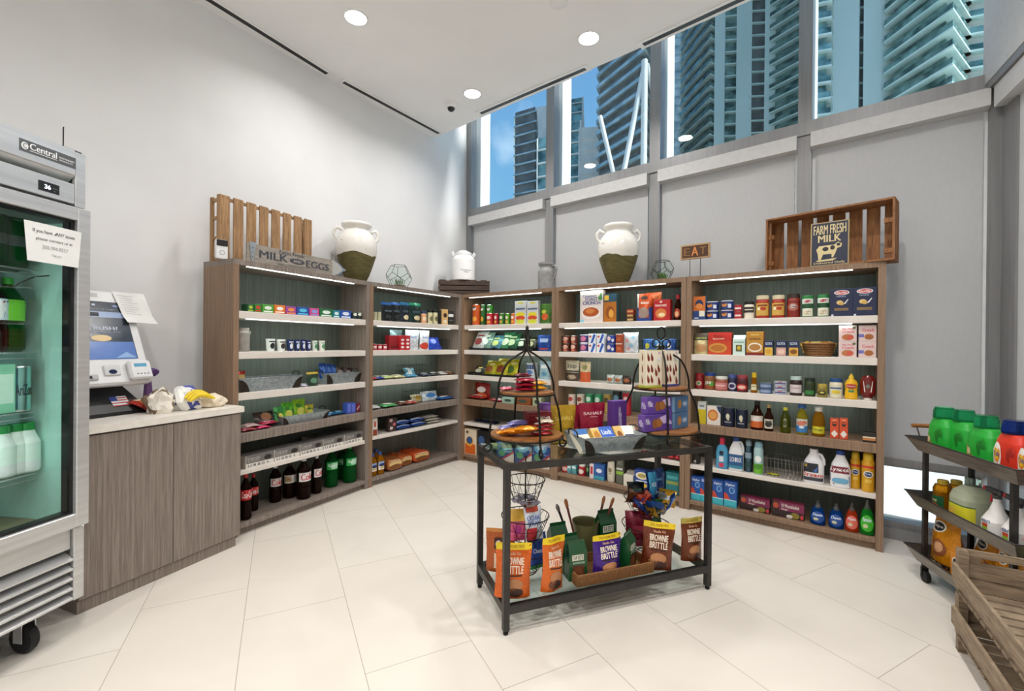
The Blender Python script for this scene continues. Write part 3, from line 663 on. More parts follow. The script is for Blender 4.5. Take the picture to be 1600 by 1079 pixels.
g.art([('r', .66, .84, .22, .6, '#d8d8d8'), ('r', .66, .735, .42, .6, '#2a3f87')]+[('r', .66 if i < 2 else .735, .84, .22+.1*i, .255+.1*i, '#b83a3a') for i in range(2)]+[('r', .735, .84, .42+.09*i, .455+.09*i, '#b83a3a') for i in range(2)], Pf); g.obj('flag_sticker', r, label='small stars and stripes flag sticker')
tl = math.radians(21); T = Matrix.Translation((0, .02, .165)) @ Matrix.Rotation(-tl, 4, 'X')
g = G(); g.cbox(-.47, 0, -.02, .035, 0, .56, 'kioskwhite', .012, T); g.obj('housing', r)
SP = lambda a, b, l=1: tuple(T @ Vector((-.425+.375*a, -.0208-.0006*l, .145+.345*b)))
g = G(); g.patch(0, 1, 0, 1, '#2d3540/g', SP, 0)
g.art([('r', .01, .99, .0, .30, '#5f7fc0/g'), ('r', .01, .99, .72, .82, '#8b9fc4/g'), ('r', .05, .62, .735, .805, '#2b3038'), ('e', .58, .36, .13, .055, '#e9cf9e'), ('t', 'IN A RUSH?', .25, .82, .50, .56, '#cdd6e6'), ('t', 'touch to check out', .25, .85, .455, .475, '#98a4b8'),
       ('t', 'View Products or Login', .3, .85, .85, .875, '#98a4b8'), ('r', .56, .60, .92, .95, '#cdd6e6'), ('e', .86, .93, .04, .018, '#7f93c0'), ('p', [(.7, .02), (.98, .02), (.86, .12)], '#8fb2dd')], SP); g.obj('touchscreen', r)
g = G(); g.add([], [], 'blackplastic'); g.box(-.32, -.29, -.0215, -.019, .515, .535, 'blackplastic', T); g.box(-.22, -.175, -.021, -.019, .515, .54, '#b9b9b9', T); g.obj('camera_window', r)
g = G(); g.cbox(-.13, -.012, -.055, -.02, .015, .125, 'kioskwhite', .01, T); g.box(-.105, -.04, -.0558, -.055, .085, .105, '#5ba0c0', T)
for i in range(4): g.box(-.10+.018*i, -.09+.018*i, -.0556, -.055, .04, .048, '#8a8f96', T)
g.obj('card_reader', r)
g = G(); g.cbox(-.24, -.16, -.03, -.02, .05, .11, '#d0d0d0', .006, T); g.ell(0, 0, 1, 1, '#14143a/g', lambda a, b, l=1: tuple(T @ Vector((-.20+.02*a, -.031, .07+.013*b)))); g.cbox(-.34, -.27, -.03, -.02, .03, .06, '#b8b8b8', .004, T); g.box(-.335, -.30, -.0305, -.03, .037, .052, 'blackplastic', T); g.obj('barcode_scanner', r)
g = G(); pv = lambda a, b, l=1: tuple(T @ Vector((-.10+.17*a+.03*(1-b), -.024-.004*math.sin(5*a+3*b)-.0005*l-(.02*(.25-b)*4 if b < .25 else 0), .36+.20*b)))
g.patch(0, 1, 0, 1, 'paper', pv, 0, 10, 10); g.art([('r', .1, .6, .88, .89, '#9a9a9a')]+[('r', .12, .12+.7*random.uniform(.5, 1), .8-.07*i, .808-.07*i, '#a9a9a9') for i in range(8)], pv); g.obj('paper_notice', None, KF.M(0, 0, CZ), **tagd('curled white paper notice taped to the top corner of the checkout kiosk', 'paper sheet'))
# crumpled bags on the counter
def crumple(name, c, rx, ry, rz, m, seed, lab, cat, grp=None, ops=(), spikes=.35, n=3):
    import bmesh
    rnd = random.Random(seed); bm = bmesh.new(); bmesh.ops.create_icosphere(bm, subdivisions=n, radius=1)
    from mathutils import noise
    for v in bm.verts:
        q = v.co.copy(); k = 1+spikes*(noise.noise(q*1.7+Vector((seed, 0, 0)))+.6*noise.turbulence(q*2.6+Vector((0, seed, 0)), 3, True)-.3)
        v.co = Vector((q.x*rx*k, q.y*ry*k, max(-.0, q.z*rz*k+rz*.55)))
    me = bpy.data.meshes.new(name); bm.to_mesh(me); bm.free(); me.materials.append(mat(m))
    for mm in ops: me.materials.append(mat(mm))
    if ops:
        for p in me.polygons:
            t = noise.noise(p.center*18+Vector((seed, 3, 0)))
            if t > .22: p.material_index = 1+(p.index//5) % len(ops)
    o = bpy.data.objects.new(name, me); COL.objects.link(o); o.matrix_world = c
    for k, v in dict(label=lab, category=cat, group=grp).items():
        if v: o[k] = v
    return o
zc = CZ+.0005
crumple('plastic_bag', CT.M(.44, .17, zc, 10), .075, .07, .088, '#e6dfd2/t', 3, 'crumpled cream plastic grocery bag with small brown print, beside the kiosk on the counter', 'shopping bag', ops=('#7a6650',))
crumple('plastic_bag', CT.M(.585, .17, zc, 30), .085, .07, .095, '#efeeea/t', 5, 'crumpled white plastic bag with blue print, in the middle of the counter heap', 'shopping bag', ops=('#4b55a8',))
crumple('plastic_bag', CT.M(.72, .14, zc, -20), .075, .05, .055, '#e3d6bf/t', 8, 'flattened beige plastic bag trailing toward the shelves at the end of the counter', 'shopping bag')
g = G()
for i in range(3):
    ps = [(-.08+.16*t, .02*i+.02*math.sin(t*3.1), .03*math.sin(t*3.14)+.008*i) for t in [q/8 for q in range(9)]]
    g.tube(ps, [.004, .011, .014, .015, .015, .015, .014, .011, .004], 'bananayellow', 8)
g.obj('bananas', None, CT.M(.61, .055, zc+.06, 5), **tagd('small bunch of yellow bananas lying before the white bag on the counter', 'bananas'))
g = G()
for i in range(9):
    a = i*2.4; rr = .028; cxp, cyp = rr*math.cos(a)*(i % 3)/2, rr*math.sin(a)*(i % 3)/2
    g.loft([(.205, .006), (.22, .022), (.235, .026), (.248, .012)], '#4b2a6b', 8, T=Matrix.Translation((cxp, cyp, -.01+.006*(i % 4))))
g.loft([(0, .03), (.21, .014)], '#6a4a7c', 10); g.obj('purple_bow', None, CT.M(.47, .33, zc), **tagd('purple rosette-like bow standing behind the kiosk edge on the counter', 'bow'))
bag('chip_bag', lie(CT.M(.46, .20, zc+.004, 30), -70, .03), .11, .15, .04, '#a3281c/f', [('e', .5, .45, .35, .3, '#d08030'), ('r', .2, .8, .7, .85, '#e8d8b0')], tagd('red and orange snack bag lying under the kiosk overhang', 'snack bag'))
# ---------------------------------------------------------------- fridge
FA = math.radians(82); fo = (-1.886-.69*math.cos(FA), 1.99-.69*math.sin(FA)); FF = Face(fo, 82); FW = .69
r = empty('display_fridge', FF.M(0, 0, 0), **tagd('stainless single-door merchandiser fridge full of drinks, at the left edge', 'fridge'))
def fb(nm, x0, x1, y0, y1, z0, z1, m, ch=.003, parent=None, **k): g = G(); g.cbox(x0, x1, y0, y1, z0, z1, m, ch); return g.obj(nm, parent or r, **k)
fb('side_panel', 0, .03, .02, .78, .165, 2.10, 'steel'); fb('side_panel', FW-.03, FW, .02, .78, .165, 2.10, 'steel')
fb('back_panel', .03, FW-.03, .75, .78, .165, 2.10, '#26302d'); fb('top_panel', .03, FW-.03, .02, .78, 2.07, 2.10, 'steel'); fb('bottom_panel', .03, FW-.03, .03, .78, .44, .50, '#8d8262')  # bottom panel's beige is a reflection painted into its colour
fb('interior_ceiling', .03, FW-.03, .06, .75, 1.80, 1.84, '#5a6a66')
fb('front_column', .648, FW, 0, .02, 1.868, 2.105, 'steel'); fb('front_column', .648, FW, -.004, .02, .163, .478, 'steel')
g = G(); g.cbox(0, .645, -.004, .02, 2.0, 2.108, 'steel', .003); hd = g.obj('header_panel', r)
g = G(); g.add([(0, .0, 1.999), (.645, 0, 1.999), (.645, .045, 1.964), (0, .045, 1.964)], [(0, 1, 2, 3)], 'steel'); g.box(0, .645, .045, .05, 1.87, 1.999, 'steel'); g.obj('header_recess', r)
fb('control_panel', 0, .645, -.002, .018, 1.877, 1.962, 'steel')
g = G(); P = lambda a, b, l=1: (.445+.20*a, -.0045-.0006*l, 2.026+.048*b)
g.patch(0, 1, 0, 1, '#55585a', P, 0); g.art([('e', .09, .5, .06, .30, '#e6e6e6'), ('t', 'C', .06, .12, .3, .7, '#55585a'), ('t', 'Central', .17, .64, .34, .86, '#f2f2f2'), ('r', .17, .64, .2, .25, '#e6e6e6'), ('t', 'RESTAURANT', .68, .97, .48, .62, '#e6e6e6'), ('t', 'PRODUCTS', .68, .93, .26, .38, '#e6e6e6')], P); g.obj('name_plate', hd)
g = G(); P = lambda a, b, l=1: (.51+.075*a, -.0025-.0006*l, 1.895+.04*b)
g.patch(0, 1, 0, 1, 'blackplastic', P, 0); g.art([('t', '36', .28, .58, .3, .72, 'ledtext'), ('r', .68, .92, .5, .54, '#8a8a8a'), ('r', .72, .8, .2, .26, '#8a8a8a')], P); g.obj('temperature_display', r)
d = empty('door'); d.parent = r; d.name = 'door'
for nm, b in (('door_stile', (.0, .052, .487, 1.858)), ('door_stile', (.636, .688, .487, 1.858)), ('door_rail', (.052, .636, 1.803, 1.858)), ('door_rail', (.052, .636, .487, .547))):
    g = G(); g.cbox(b[0], b[1], -.03, .012, b[2], b[3], 'steel', .003); g.obj(nm, d)
g = G(); g.box(.052, .636, -.006, -.002, .547, 1.803, 'glasspane'); g.obj('glass', d)
g = G()
for b in ((.052, .062, .547, 1.803), (.622, .636, .547, 1.803), (.062, .622, .547, .557), (.062, .622, 1.793, 1.803)): g.box(b[0], b[1], -.012, .03, b[2], b[3], 'blackplastic')
g.obj('gasket', d)
g = G(); g.box(.03, .05, -.05, -.03, .9, 1.4, 'steel'); g.obj('handle', d)
fb('dark_liner', .653, .66, .03, .07, .5, 1.8, 'blackplastic'); fb('side_lining', .655, .66, .07, .75, .5, 1.8, '#b4ddd2')
fb('light_tube', .07, .09, .06, .08, .56, 1.78, 'fridgeled')
g = G(); g.box(.052, .645, .012, .02, .389, .478, 'steel'); g.box(.0, .052, .0, .02, .389, .478, 'steel'); g.obj('lower_panel', r)
fb('compressor_box', .03, .66, .06, .75, .17, .44, 'blackplastic')
for i in range(5):
    z = .345-i*.0425; g = G(); g.prism([(0, z), (0, z+.008), (.0, z+.009)], 0, .645, 'steel') if 0 else None
    g.add([(0, -.004, z-.006), (.645, -.004, z-.006), (.645, -.004, z+.002), (0, -.004, z+.002), (0, .05, z+.034), (.645, .05, z+.034), (0, .05, z+.026), (.645, .05, z+.026)], [(0, 1, 2, 3), (3, 2, 5, 4), (1, 0, 6, 7), (0, 3, 4, 6), (2, 1, 7, 5)], 'steel'); g.obj('louver', r)
for cx_, cy_ in ((.09, .10), (.545, .10), (.09, .68), (.60, .68)):
    g = G(); g.loft([(0, .055), (.006, .06), (.026, .06), (.032, .055)], 'rubber', 18, T=Matrix.Translation((cx_-.016, cy_, .06)) @ Matrix.Rotation(math.pi/2, 4, 'Y')); c_ = g.obj('caster', r)
    g = G(); g.box(cx_-.026, cx_-.022, cy_-.02, cy_+.02, .05, .162, 'steel'); g.box(cx_+.022, cx_+.026, cy_-.02, cy_+.02, .05, .162, 'steel'); g.box(cx_-.03, cx_+.03, cy_-.03, cy_+.03, .15, .164, 'steel'); g.obj('fork', c_)
FS = [1.585, 1.235, .985, .72]
for z in FS:
    g = G()
    for y in (.13, .62): g.tube([(.035, y, z), (.60, y, z)], .004, '#cfd8d8/m')
    for i in range(24): g.tube([(.045+.0235*i, .13, z), (.045+.0235*i, .62, z)], .0022, '#cfd8d8/m', 4)
    g.tube([(.035, .13, z-.022), (.60, .13, z-.022)], .003, '#cfd8d8/m'); g.obj('wire_shelf', r)
g = G(); g.tube([(.56, .2, 1.50), (.57, .17, 1.53), (.6, .14, 1.56), (.64, .12, 1.57)], .003, 'blackplastic', 5); g.obj('cable', r)
g = G(); g.tube([(.615, .02, 2.112), (.615, .02, 2.19), (.612, .015, 2.195)], .0025, 'blackplastic', 5); g.box(.60, .68, .01, .06, 2.108, 2.113, 'darkrivet'); g.obj('top_bracket', r)
g = G(); pm = lambda a, b, l=1: (.447+.195*a+.012*(b-.5)*(1 if a > .5 else -1), -.034-.002*math.sin(4*a)-.0005*l, 1.600+.155*b)
g.patch(0, 1, 0, 1, 'paper', pm, 0, 6, 3); g.art([('t', 'If you have ANY issues', .13, .87, .72, .84, '#6d6d6d'), ('t', 'please contact us at', .17, .84, .54, .64, '#808080'), ('t', '305.904.9527', .27, .76, .36, .45, '#b4b4b4'), ('t', 'Thank you', .42, .64, .17, .25, '#b4b4b4')], pm)
g.obj('paper_sign', None, FF.M(0, 0, 0), **tagd('white paper sign about contacting for issues, taped on the fridge door glass', 'paper sheet'))
l = bpy.data.lights.new('fridge_lamp', 'AREA'); l.shape = 'RECTANGLE'; l.size = .03; l.size_y = 1.1; l.energy = 1.2; l.color = (.82, 1, .94)
lo = bpy.data.objects.new('fridge_lamp', l); COL.objects.link(lo); lo.parent = bpy.data.objects['display_fridge']; lo.location = (.10, .075, 1.17); lo.rotation_euler = (math.radians(90), 0, math.radians(-35))
# drinks in the fridge
def fdrink(kind, px, v, lvl, lab, grp=None, **k):
    z = FS[lvl]+.005; u = FF.u(px, v, z+.1); M = FF.M(u, v, z)
    if kind == 'green': o = bottle('soda_bottle', M, .30, .048, SODA, 'greenpet', '#1c7a34', [('r', 0, 1, .0, 1, '#d8e6e0/c')], '#8fb8b0/c', (.30, .45), tagd(lab, 'bottle', grp))
    elif kind == 'lime': o = bottle('soda_bottle', M, .31, .052, SODA, 'greenpet', '#2d9a2c', [('r', 0, 1, 0, 1, '#6cc22c')], '#6cc22c', (.42, .70), tagd(lab, 'bottle', grp))
    elif kind == 'pepsi': o = bottle('soda_bottle', M, .31, .052, SODA, 'colabrown', '#203f8f', [('e', .5, .5, .18, .42, '#f0f0f0'), ('p', [(.34, .55), (.66, .6), (.6, .85), (.4, .85)], '#c02030'), ('p', [(.38, .18), (.62, .18), (.66, .4), (.34, .45)], '#1d3f94')], '#d8e2ee', (.42, .70), tagd(lab, 'bottle', grp))
    elif kind == 'can': o = can('tall_can', M, .036, .19, '#9fd0cc/m', [('t', 'AriZona', .1, .9, .35, .6, '#14303a'), ('r', .05, .2, .05, .95, '#3a6c78')], tags=tagd(lab, 'can', grp))
    elif kind == 'carton': o = carton('drink_carton', M, .07, .20, .07, '#8fd6b4', [('r', .1, .9, .2, .8, '#cfeede')], tags=tagd(lab, 'carton', grp))
    else: o = bottle('milk_bottle', M, .21, .042, [(0, .9), (.03, 1), (.6, 1), (.8, .6), (.88, .5)], '#e8efe8/t', '#1f8a3c', [('r', 0, 1, .0, .35, '#e8e8e8'), ('p', [(.0, .4), (1, .35), (1, .7), (.0, .75)], '#b5343a' if kind == 'red' else '#3aa04c')], '#e0efe4', (.06, .6), tagd(lab, 'bottle', grp))
    return o
OR = ['rightmost', 'second from the right', 'third from the right', 'fourth from the right', 'fifth from the right', 'sixth from the right']
for i, (px, v) in enumerate(((35, .16), (2, .16), (24, .28), (-9, .28))): fdrink('green', px, v, 0, 'clear green soda bottle on the top shelf of the fridge, %s' % ['right one in front', 'left one in front', 'right one behind', 'left one behind'][i], 'green sodas in the fridge')
fdrink('lime', 28, .16, 1, 'green soda bottle with a bright lime label on the second fridge shelf'); fdrink('pepsi', 1, .15, 1, 'dark cola bottle with a white, red and blue label, second fridge shelf'); fdrink('lime', -18, .28, 1, 'lime-labelled soda bottle at the back left of the second fridge shelf')
fdrink('can', 41, .15, 2, 'tall teal iced-tea can on the third fridge shelf'); fdrink('carton', 8, .15, 2, 'mint-green drink carton on the third fridge shelf')
for i, (px, kd) in enumerate(((55, 'milk'), (36, 'red'), (16, 'milk'), (-6, 'red'))): fdrink(kd, px, .15+.01*(i % 2), 3, 'green-capped milk bottle on the lowest fridge shelf, %s' % OR[i], 'milk bottles in the fridge')
# ---------------------------------------------------------------- display table
TF = Face((-.0256, 1.984), 20.2); TL, TWD, TH = 1.166, .442, .757; ZS = .129
r = empty('display_table', TF.M(0, 0, 0), **tagd('black steel display table with a glass top and glass lower shelf, mid floor', 'table'))
q = .028
for x in (0, TL-q):
    for y in (0, TWD-q):
        g = G(); g.box(x, x+q, y, y+q, .018, TH, 'blacksteel'); l_ = g.obj('leg', r)
        g = G(); g.loft([(0, .011), (.01, .012), (.012, .007), (.022, .007)], 'rubber', 12, T=Matrix.Translation((x+q/2, y+q/2, 0))); g.obj('foot', l_)
for z0, z1 in ((TH-q, TH), (.092, ZS)):
    for b in ((q, TL-q, 0, q), (q, TL-q, TWD-q, TWD), (0, q, q, TWD-q), (TL-q, TL, q, TWD-q)):
        g = G(); g.box(b[0], b[1], b[2], b[3], z0, z1-.001, 'blacksteel'); g.obj('rail', r)
    g = G(); g.box(q*.4, TL-q*.4, q*.4, TWD-q*.4, z1-.001, z1+.004, 'glasspane'); g.obj('glass_top' if z1 > .5 else 'glass_shelf', r)
TZ = TH+.0045; SZ = ZS+.0045
def smooth(P, n=4):
    o = []
    for i in range(len(P)-1):
        a, b, c, d = P[max(0, i-1)], P[i], P[i+1], P[min(len(P)-1, i+2)]
        for k in range(n):
            t = k/n; o.append(tuple(.5*((2*b[j])+(-a[j]+c[j])*t+(2*a[j]-5*b[j]+4*c[j]-d[j])*t*t+(-a[j]+3*b[j]-3*c[j]+d[j])*t**3) for j in range(len(b))))
    return o+[P[-1]]
# two-tier scroll stands
def tier_stand(u, v, rot, r0, r1, z0, z1, zt_, rf, lab):
    M = TF.M(u, v, TZ, rot); o = empty('tiered_stand', M, **tagd(lab, 'display stand', 'two-tier wrought iron stands'))
    for z, rr in ((z0, r0), (z1, r1)):
        g = G(); g.loft([(z-TZ-.014, rr-.012), (z-TZ-.012, rr-.006), (z-TZ-.001, rr-.006), (z-TZ, rr-.012)], 'acacia', 40); g.obj('wooden_tier', o)
        g = G(); g.tube([((rr)*math.cos(a), (rr)*math.sin(a), z-TZ-.014) for a in [k*math.pi/20 for k in range(40)]], .0042, 'iron', 6, True); g.obj('ring', o)
    zc_ = zt_-TZ-.125
    for k in range(4):
        a = k*math.pi/2; ca, sa = math.cos(a), math.sin(a)
        pr_ = [(.006, zc_+.015), (.02, zc_-.004), (.05, zc_-.022), (r1*.72, zc_-.06), (r1*.93, zc_-.12), (r1+.004, z1-TZ+.03), (r1+.008, z1-TZ-.02), (r0*.95, (z0+z1)/2-TZ), (r0+.004, z0-TZ+.01), (r0+.006, z0-TZ-.02), (rf, .035)]
        cx_, cz_, rr = rf-.004, .024, .019
        sc = [(cx_+rr*math.cos(t), cz_+rr*math.sin(t)) for t in [math.radians(20-q_*24) for q_ in range(13)]]
        g = G(); g.tube([(x*ca, x*sa, z) for x, z in smooth(pr_)+sc], .0052, 'iron', 6); g.obj('leg', o)
    g = G()
    for k in range(3):
        a = math.radians(-6+60*k*0); 
    top = zt_-TZ
    g.tube([(.022*math.sin(t)*1.0, 0, top-.035-.034*math.cos(t)*-1) for t in [k*math.pi/8 for k in range(16)]], .0045, 'iron', 6, True)
    for sg in (-1, 1): g.tube([(sg*(.028+.022*math.cos(t)), 0, top-.092+.022*math.sin(t)) for t in [k*math.pi/8 for k in range(16)]], .0045, 'iron', 6, True)
    g.loft([(zc_-.005, .012), (zc_+.02, .012)], 'iron', 10); g.obj('finial', o, Matrix.Rotation(math.radians(0 if u > .5 else 55), 4, 'Z'))
    return o
tier_stand(.190, .225, -117-20.2+90+45, .186, .142, .848, 1.058, 1.382, .205, 'left wrought iron stand with two wooden tiers of candy, on the display table')
tier_stand(1.015, .235, -98+45+45-20, .205, .148, .832, 1.060, 1.395, .225, 'right wrought iron stand with two wooden tiers of boxed biscuits, on the display table')
# galvanized tray
def tray(name, M, w, d, h, lab, fl=.018, m='galv', hnd=True, grp=None):
    o = empty(name, M, **tagd(lab, 'tray', grp)); g = G(); a, b = w/2-fl, d/2-fl; A, B = w/2, d/2
    def ring(x, y, z): return [(-x, -y, z), (x, -y, z), (x, y, z), (-x, y, z)]
    v = ring(a, b, 0)+ring(A, B, h)+ring(A-.004, B-.004, h)+ring(a-.002, b-.002, .003)
    f = [(3, 2, 1, 0)]+[(i, (i+1) % 4, (i+1) % 4+4, i+4) for i in range(4)]+[(i+4, (i+1) % 4+4, (i+1) % 4+8, i+8) for i in range(4)]+[(i+8, (i+1) % 4+8, (i+1) % 4+12, i+12) for i in range(4)]+[(12, 13, 14, 15)]
    g.add(v, f, m); g.tube([(x, y, z) for x, y, z in ring(A, B, h)], .003, m, 6, True); g.obj('tub', o)
    if hnd:
        for sx in (-1, 1):
            for sy in (-1, 1):
                # dark corner plates wrapping the front face
                g = G(); n_ = 9; pts = [(0, 0)]+[(.052*(h/.075)*math.cos(t), .92*h*math.sin(t)*1.0) for t in [k*math.pi/2/(n_-1) for k in range(n_)]]
                def pl(x, z): k = z/h; return (sx*(a+(A-a)*k-x), sy*(b+(B-b)*k)+sy*.0012, z)
                g.add([pl(x, z) for x, z in pts], [tuple(range(len(pts)))], 'darkrivet')
                for (x, z) in ((.015, .2*h), (.03, .3*h), (.015, .6*h)): p = pl(x, z); g.loft([(0, .003), (.002, .002)], '#5a5148/m', 8, T=Matrix.Translation(p) @ Matrix.Rotation(sy*math.pi/2*-1*-1, 4, 'X'))
                g.obj('corner_plate', o)
            g = G(); g.tube([(sx*(A+.001), -d*.22, h-.005), (sx*(A+.006), -d*.2, h+.022), (sx*(A+.006), 0, h+.03), (sx*(A+.006), d*.2, h+.022), (sx*(A+.001), d*.22, h-.005)], .004, 'darkrivet', 6); g.obj('handle', o)
    return o
tray('galvanized_tray', TF.M(.600, .155, TZ, 0), .36, .22, .075, 'galvanized metal tray of cookie packs between the two stands on the table')
def cookie(u, v, rot, w, h, tl, lab, ops, body='#e9e2cf'):
    M = TF.M(u, v, TZ+.012, rot) @ Matrix.Rotation(math.radians(tl), 4, 'X'); return carton('cookie_box', M, w, h, .035, body, ops, tags=tagd(lab, 'cookie box'))
bl_ = [('r', 0, 1, .45, 1, '#2f5fb8'), ('t', 'Lindt', .15, .85, .62, .85, '#e8eef8'), ('e', .5, .25, .3, .15, '#d8b070')]
cookie(.475, .09, 8, .085, .125, -48, 'white and blue cookie box at the left end of the galvanized tray', [('r', 0, 1, .72, 1, '#3a6fae'), ('r', 0, 1, 0, .18, '#3a6fae'), ('e', .3, .4, .12, .08, '#c8d8e8')])
cookie(.555, .092, 5, .05, .12, -44, 'golden biscuit pack standing between the blue cookie boxes in the tray', [('e', .5, .6, .35, .25, '#b97a2c'), ('e', .4, .3, .3, .2, '#8c531c'), ('r', 0, 1, .9, 1, '#d9c08a')], '#d9b25c')
cookie(.620, .092, 3, .082, .13, -48, 'bright blue cookie box lettered in white in the tray', bl_, '#3a66b4')
cookie(.690, .10, 2, .05, .12, -42, 'tan cookie pack between the blue box and the cream box in the tray', [('e', .5, .55, .3, .2, '#8a5220'), ('e', .6, .3, .2, .15, '#4a2a12')], '#d7b26a')
cookie(.745, .095, -8, .078, .125, -46, 'cream and navy cookie box at the right end of the galvanized tray', [('r', .08, .92, .08, .55, '#1d2f66'), ('e', .5, .22, .25, .1, '#dfe6ee'), ('t', 'COOKIES', .25, .75, .36, .43, '#cfd6e6')], '#efe9da')
tm = TF.M(.835, .15, TZ, 0)
g = G(); g.add([(-.02, -.05, 0), (.15, -.02, 0), (.16, .06, 0), (-.02, .06, 0), (-.035, -.055, .075), (.20, -.02, .02), (.20, .075, .02), (-.035, .075, .075)], [(3, 2, 1, 0), (0, 1, 5, 4), (1, 2, 6, 5), (2, 3, 7, 6), (3, 0, 4, 7)], '#7f9088/c')
g.obj('metal_scoop', None, tm, **tagd('low tapered metal scoop tray under the right stand on the table', 'scoop'))
# sweets on the tiers
def on_stand(u, v, z, du, dv): return TF.M(u+du, v+dv, z)
def bar(name, M, w, d, h, col, ops, tags): 
    return bag(name, lie(M, -88, h), w, d, h, col, ops, tags, nx=8, nz=6, wav=.002)
OR3 = ['bottom', 'middle', 'top']
for i in range(3): bar('candy_bag', on_stand(.190, .225, 1.060+.022*i, -.03+.004*i, -.075), .11, .07, .021, '#9a1f33/f', [('r', .1, .9, .3, .7, '#c04055')], tagd('dark red candy pack on the upper tier of the left stand, %s of three' % OR3[i], 'candy', 'red candy packs on the left stand'))
for i in range(2): bar('candy_bag', on_stand(.190, .225, 1.060+.024*i, .055, -.04+.01*i), .10, .075, .022, '#e0a01c/f', [('t', 'CRUNCH', .1, .9, .35, .65, '#8a3a12')], tagd('yellow candy pack on the upper tier of the left stand, %s' % ['lower', 'upper'][i], 'candy', 'yellow candy packs'))
bar('candy_bag', on_stand(.190, .225, 1.128, -.03, -.05), .09, .05, .018, '#5a1c22/f', [('r', .2, .8, .3, .7, '#c8402c')], tagd('small dark wrapper on top of the red candy pile, left stand', 'candy'))
bar('candy_bag', on_stand(.190, .225, 1.060, -.10, -.01), .07, .05, .018, '#c6475a/f', [('r', .2, .8, .3, .7, '#e8c8cc')], tagd('pink candy wrapper at the left edge of the upper tier, left stand', 'candy'))
for i, (du, dv, a) in enumerate(((-.115, -.03, 6), (-.095, -.075, -14), (-.05, -.10, -10))): 
    bar('candy_bar', on_stand(.190, .225, .850+.0*i, du, dv-.03) @ Matrix.Rotation(math.radians(a), 4, 'Z') @ Matrix.Translation((0, 0, .012*i)), .12, .045, .03, '#dd8a1a/f', [('t', 'BUTTERFINGER', .08, .92, .35, .65, '#3a2410')], tagd('orange candy bar on the lower tier of the left stand, %s' % ['leftmost and lowest', 'middle one', 'top one nearest the camera'][i], 'candy bar', 'orange candy bars'))
for i in range(3): bar('candy_bar', on_stand(.190, .225, .850+.018*i, .045+.01*i, -.115+.012*i), .12, .05, .018, '#8e1a20/f', [('r', .1, .6, .3, .7, '#e9e0d4'), ('t', 'TWIX', .62, .95, .3, .7, '#f0d890')], tagd('red and white wrapped bar on the lower tier of the left stand, %s of three' % OR3[i], 'candy bar', 'red bars on the left stand'))
bar('candy_bar', on_stand(.190, .225, .905, .07, -.09) @ Matrix.Rotation(.3, 4, 'X'), .075, .055, .014, '#e9d8c0/f', [('t', 'TWIX', .2, .85, .3, .7, '#5a1c14')], tagd('cream wrapper with dark letters tilted on the red bars, left stand', 'candy bar'))
for i in range(4): carton('chocolate_box', on_stand(.190, .225, .850+.0235*i, .085, .02), .13, .023, .07, '#7d151d', [('r', .05, .95, .2, .35, '#a83038')], tags=tagd('flat dark red chocolate box, lower tier of the left stand, %s' % ['bottom', 'second', 'third', 'top'][i], 'chocolate box', 'dark red chocolate boxes'))
for i in range(2): bar('candy_bar', on_stand(.190, .225, .850+.02*i, -.05+.05*i, .03), .15, .06, .03, '#8a86c8/f', [('r', .1, .9, .4, .7, '#c8c6ea')], tagd('lilac wrapped bar at the back of the lower tier, left stand, %s' % ['lower one', 'upper one'][i], 'candy bar', 'lilac bars'))
carton('cookie_box', on_stand(.190, .225, .850, .145, .075), .05, .13, .04, '#6b3a94', [('r', .12, .88, .1, .9, '#8a62b0'), ('t', 'Milka', .2, .8, .5, .6, '#eeeeee')], tags=tagd('upright violet box behind the left stand lower tier, at its right', 'cookie box'))
FIG = [('p', [(.0+x, .70+z), (.10+x, .80+z*1), (.14+x, .72+z), (.12+x, .64+z), (.04+x, .62+z)], '#7a2b1c') for x in (.06, .30) for z in (.12, -.14, -.42)]
def figbox(u, v, rot, edge, lab):
    dro = lambda cx, cz: ('p', [(cx-.07, cz+.13), (cx+.02, cz+.05), (cx+.08, cz-.02), (cx+.07, cz-.08), (cx+.01, cz-.11), (cx-.06, cz-.07), (cx-.08, cz)], '#7a2b1c')
    ops = [('r', 0, 1, 0, .06, edge), ('r', 0, 1, .985, 1, edge)]+[dro(x, z) for x in (.14, .36) for z in (.80, .50, .22)]+[dro(.78, .50), dro(.82, .16), dro(.62, .40), ('e', .80, .92, .08, .035, '#c8a8b8'), ('e', .80, .76, .10, .06, '#dcd8d8')]
    return carton('cookie_box', TF.M(u, v, 1.0615, rot), .118, .205, .055, '#e6dcc6', ops, side='#e0d5bc', side_ops=[dro(.5, .80), dro(.5, .5), dro(.5, .2), ('r', 0, 1, 0, .06, edge)], tags=tagd(lab, 'cookie box', 'tall fig-print boxes'))
figbox(.915, .165, 8, '#a8b43a', 'tall cream box printed with dark figs and green edges, left one on the right stand'); figbox(1.065, .20, 14, '#3d3f8c', 'tall cream box printed with dark figs and navy edges, right one on the right stand')
MB = [('e', .45, .45, .14, .3, '#8a5224'), ('e', .62, .5, .13, .28, '#a0662f'), ('p', [(.62, .8), (.92, .95), (.95, .45), (.8, .4)], '#c9b6dc'), ('t', 'Milka', .03, .22, .45, .8, '#d8cfe8')]
for i, (u, v, z, rot) in enumerate(((.895, .115, .834, 10), (.925, .13, .924, 6))):
    carton('biscuit_box', TF.M(u, v, z, rot), .175, .088, .05, '#57398a', MB, side='#6a4a9c', side_ops=[('t', 'Milka', .2, .8, .3, .7, '#d8cfe8')], tags=tagd('purple biscuit box with round cookies on the right stand, %s' % ['lower of two', 'upper of two'][i], 'biscuit box', 'purple biscuit boxes'))
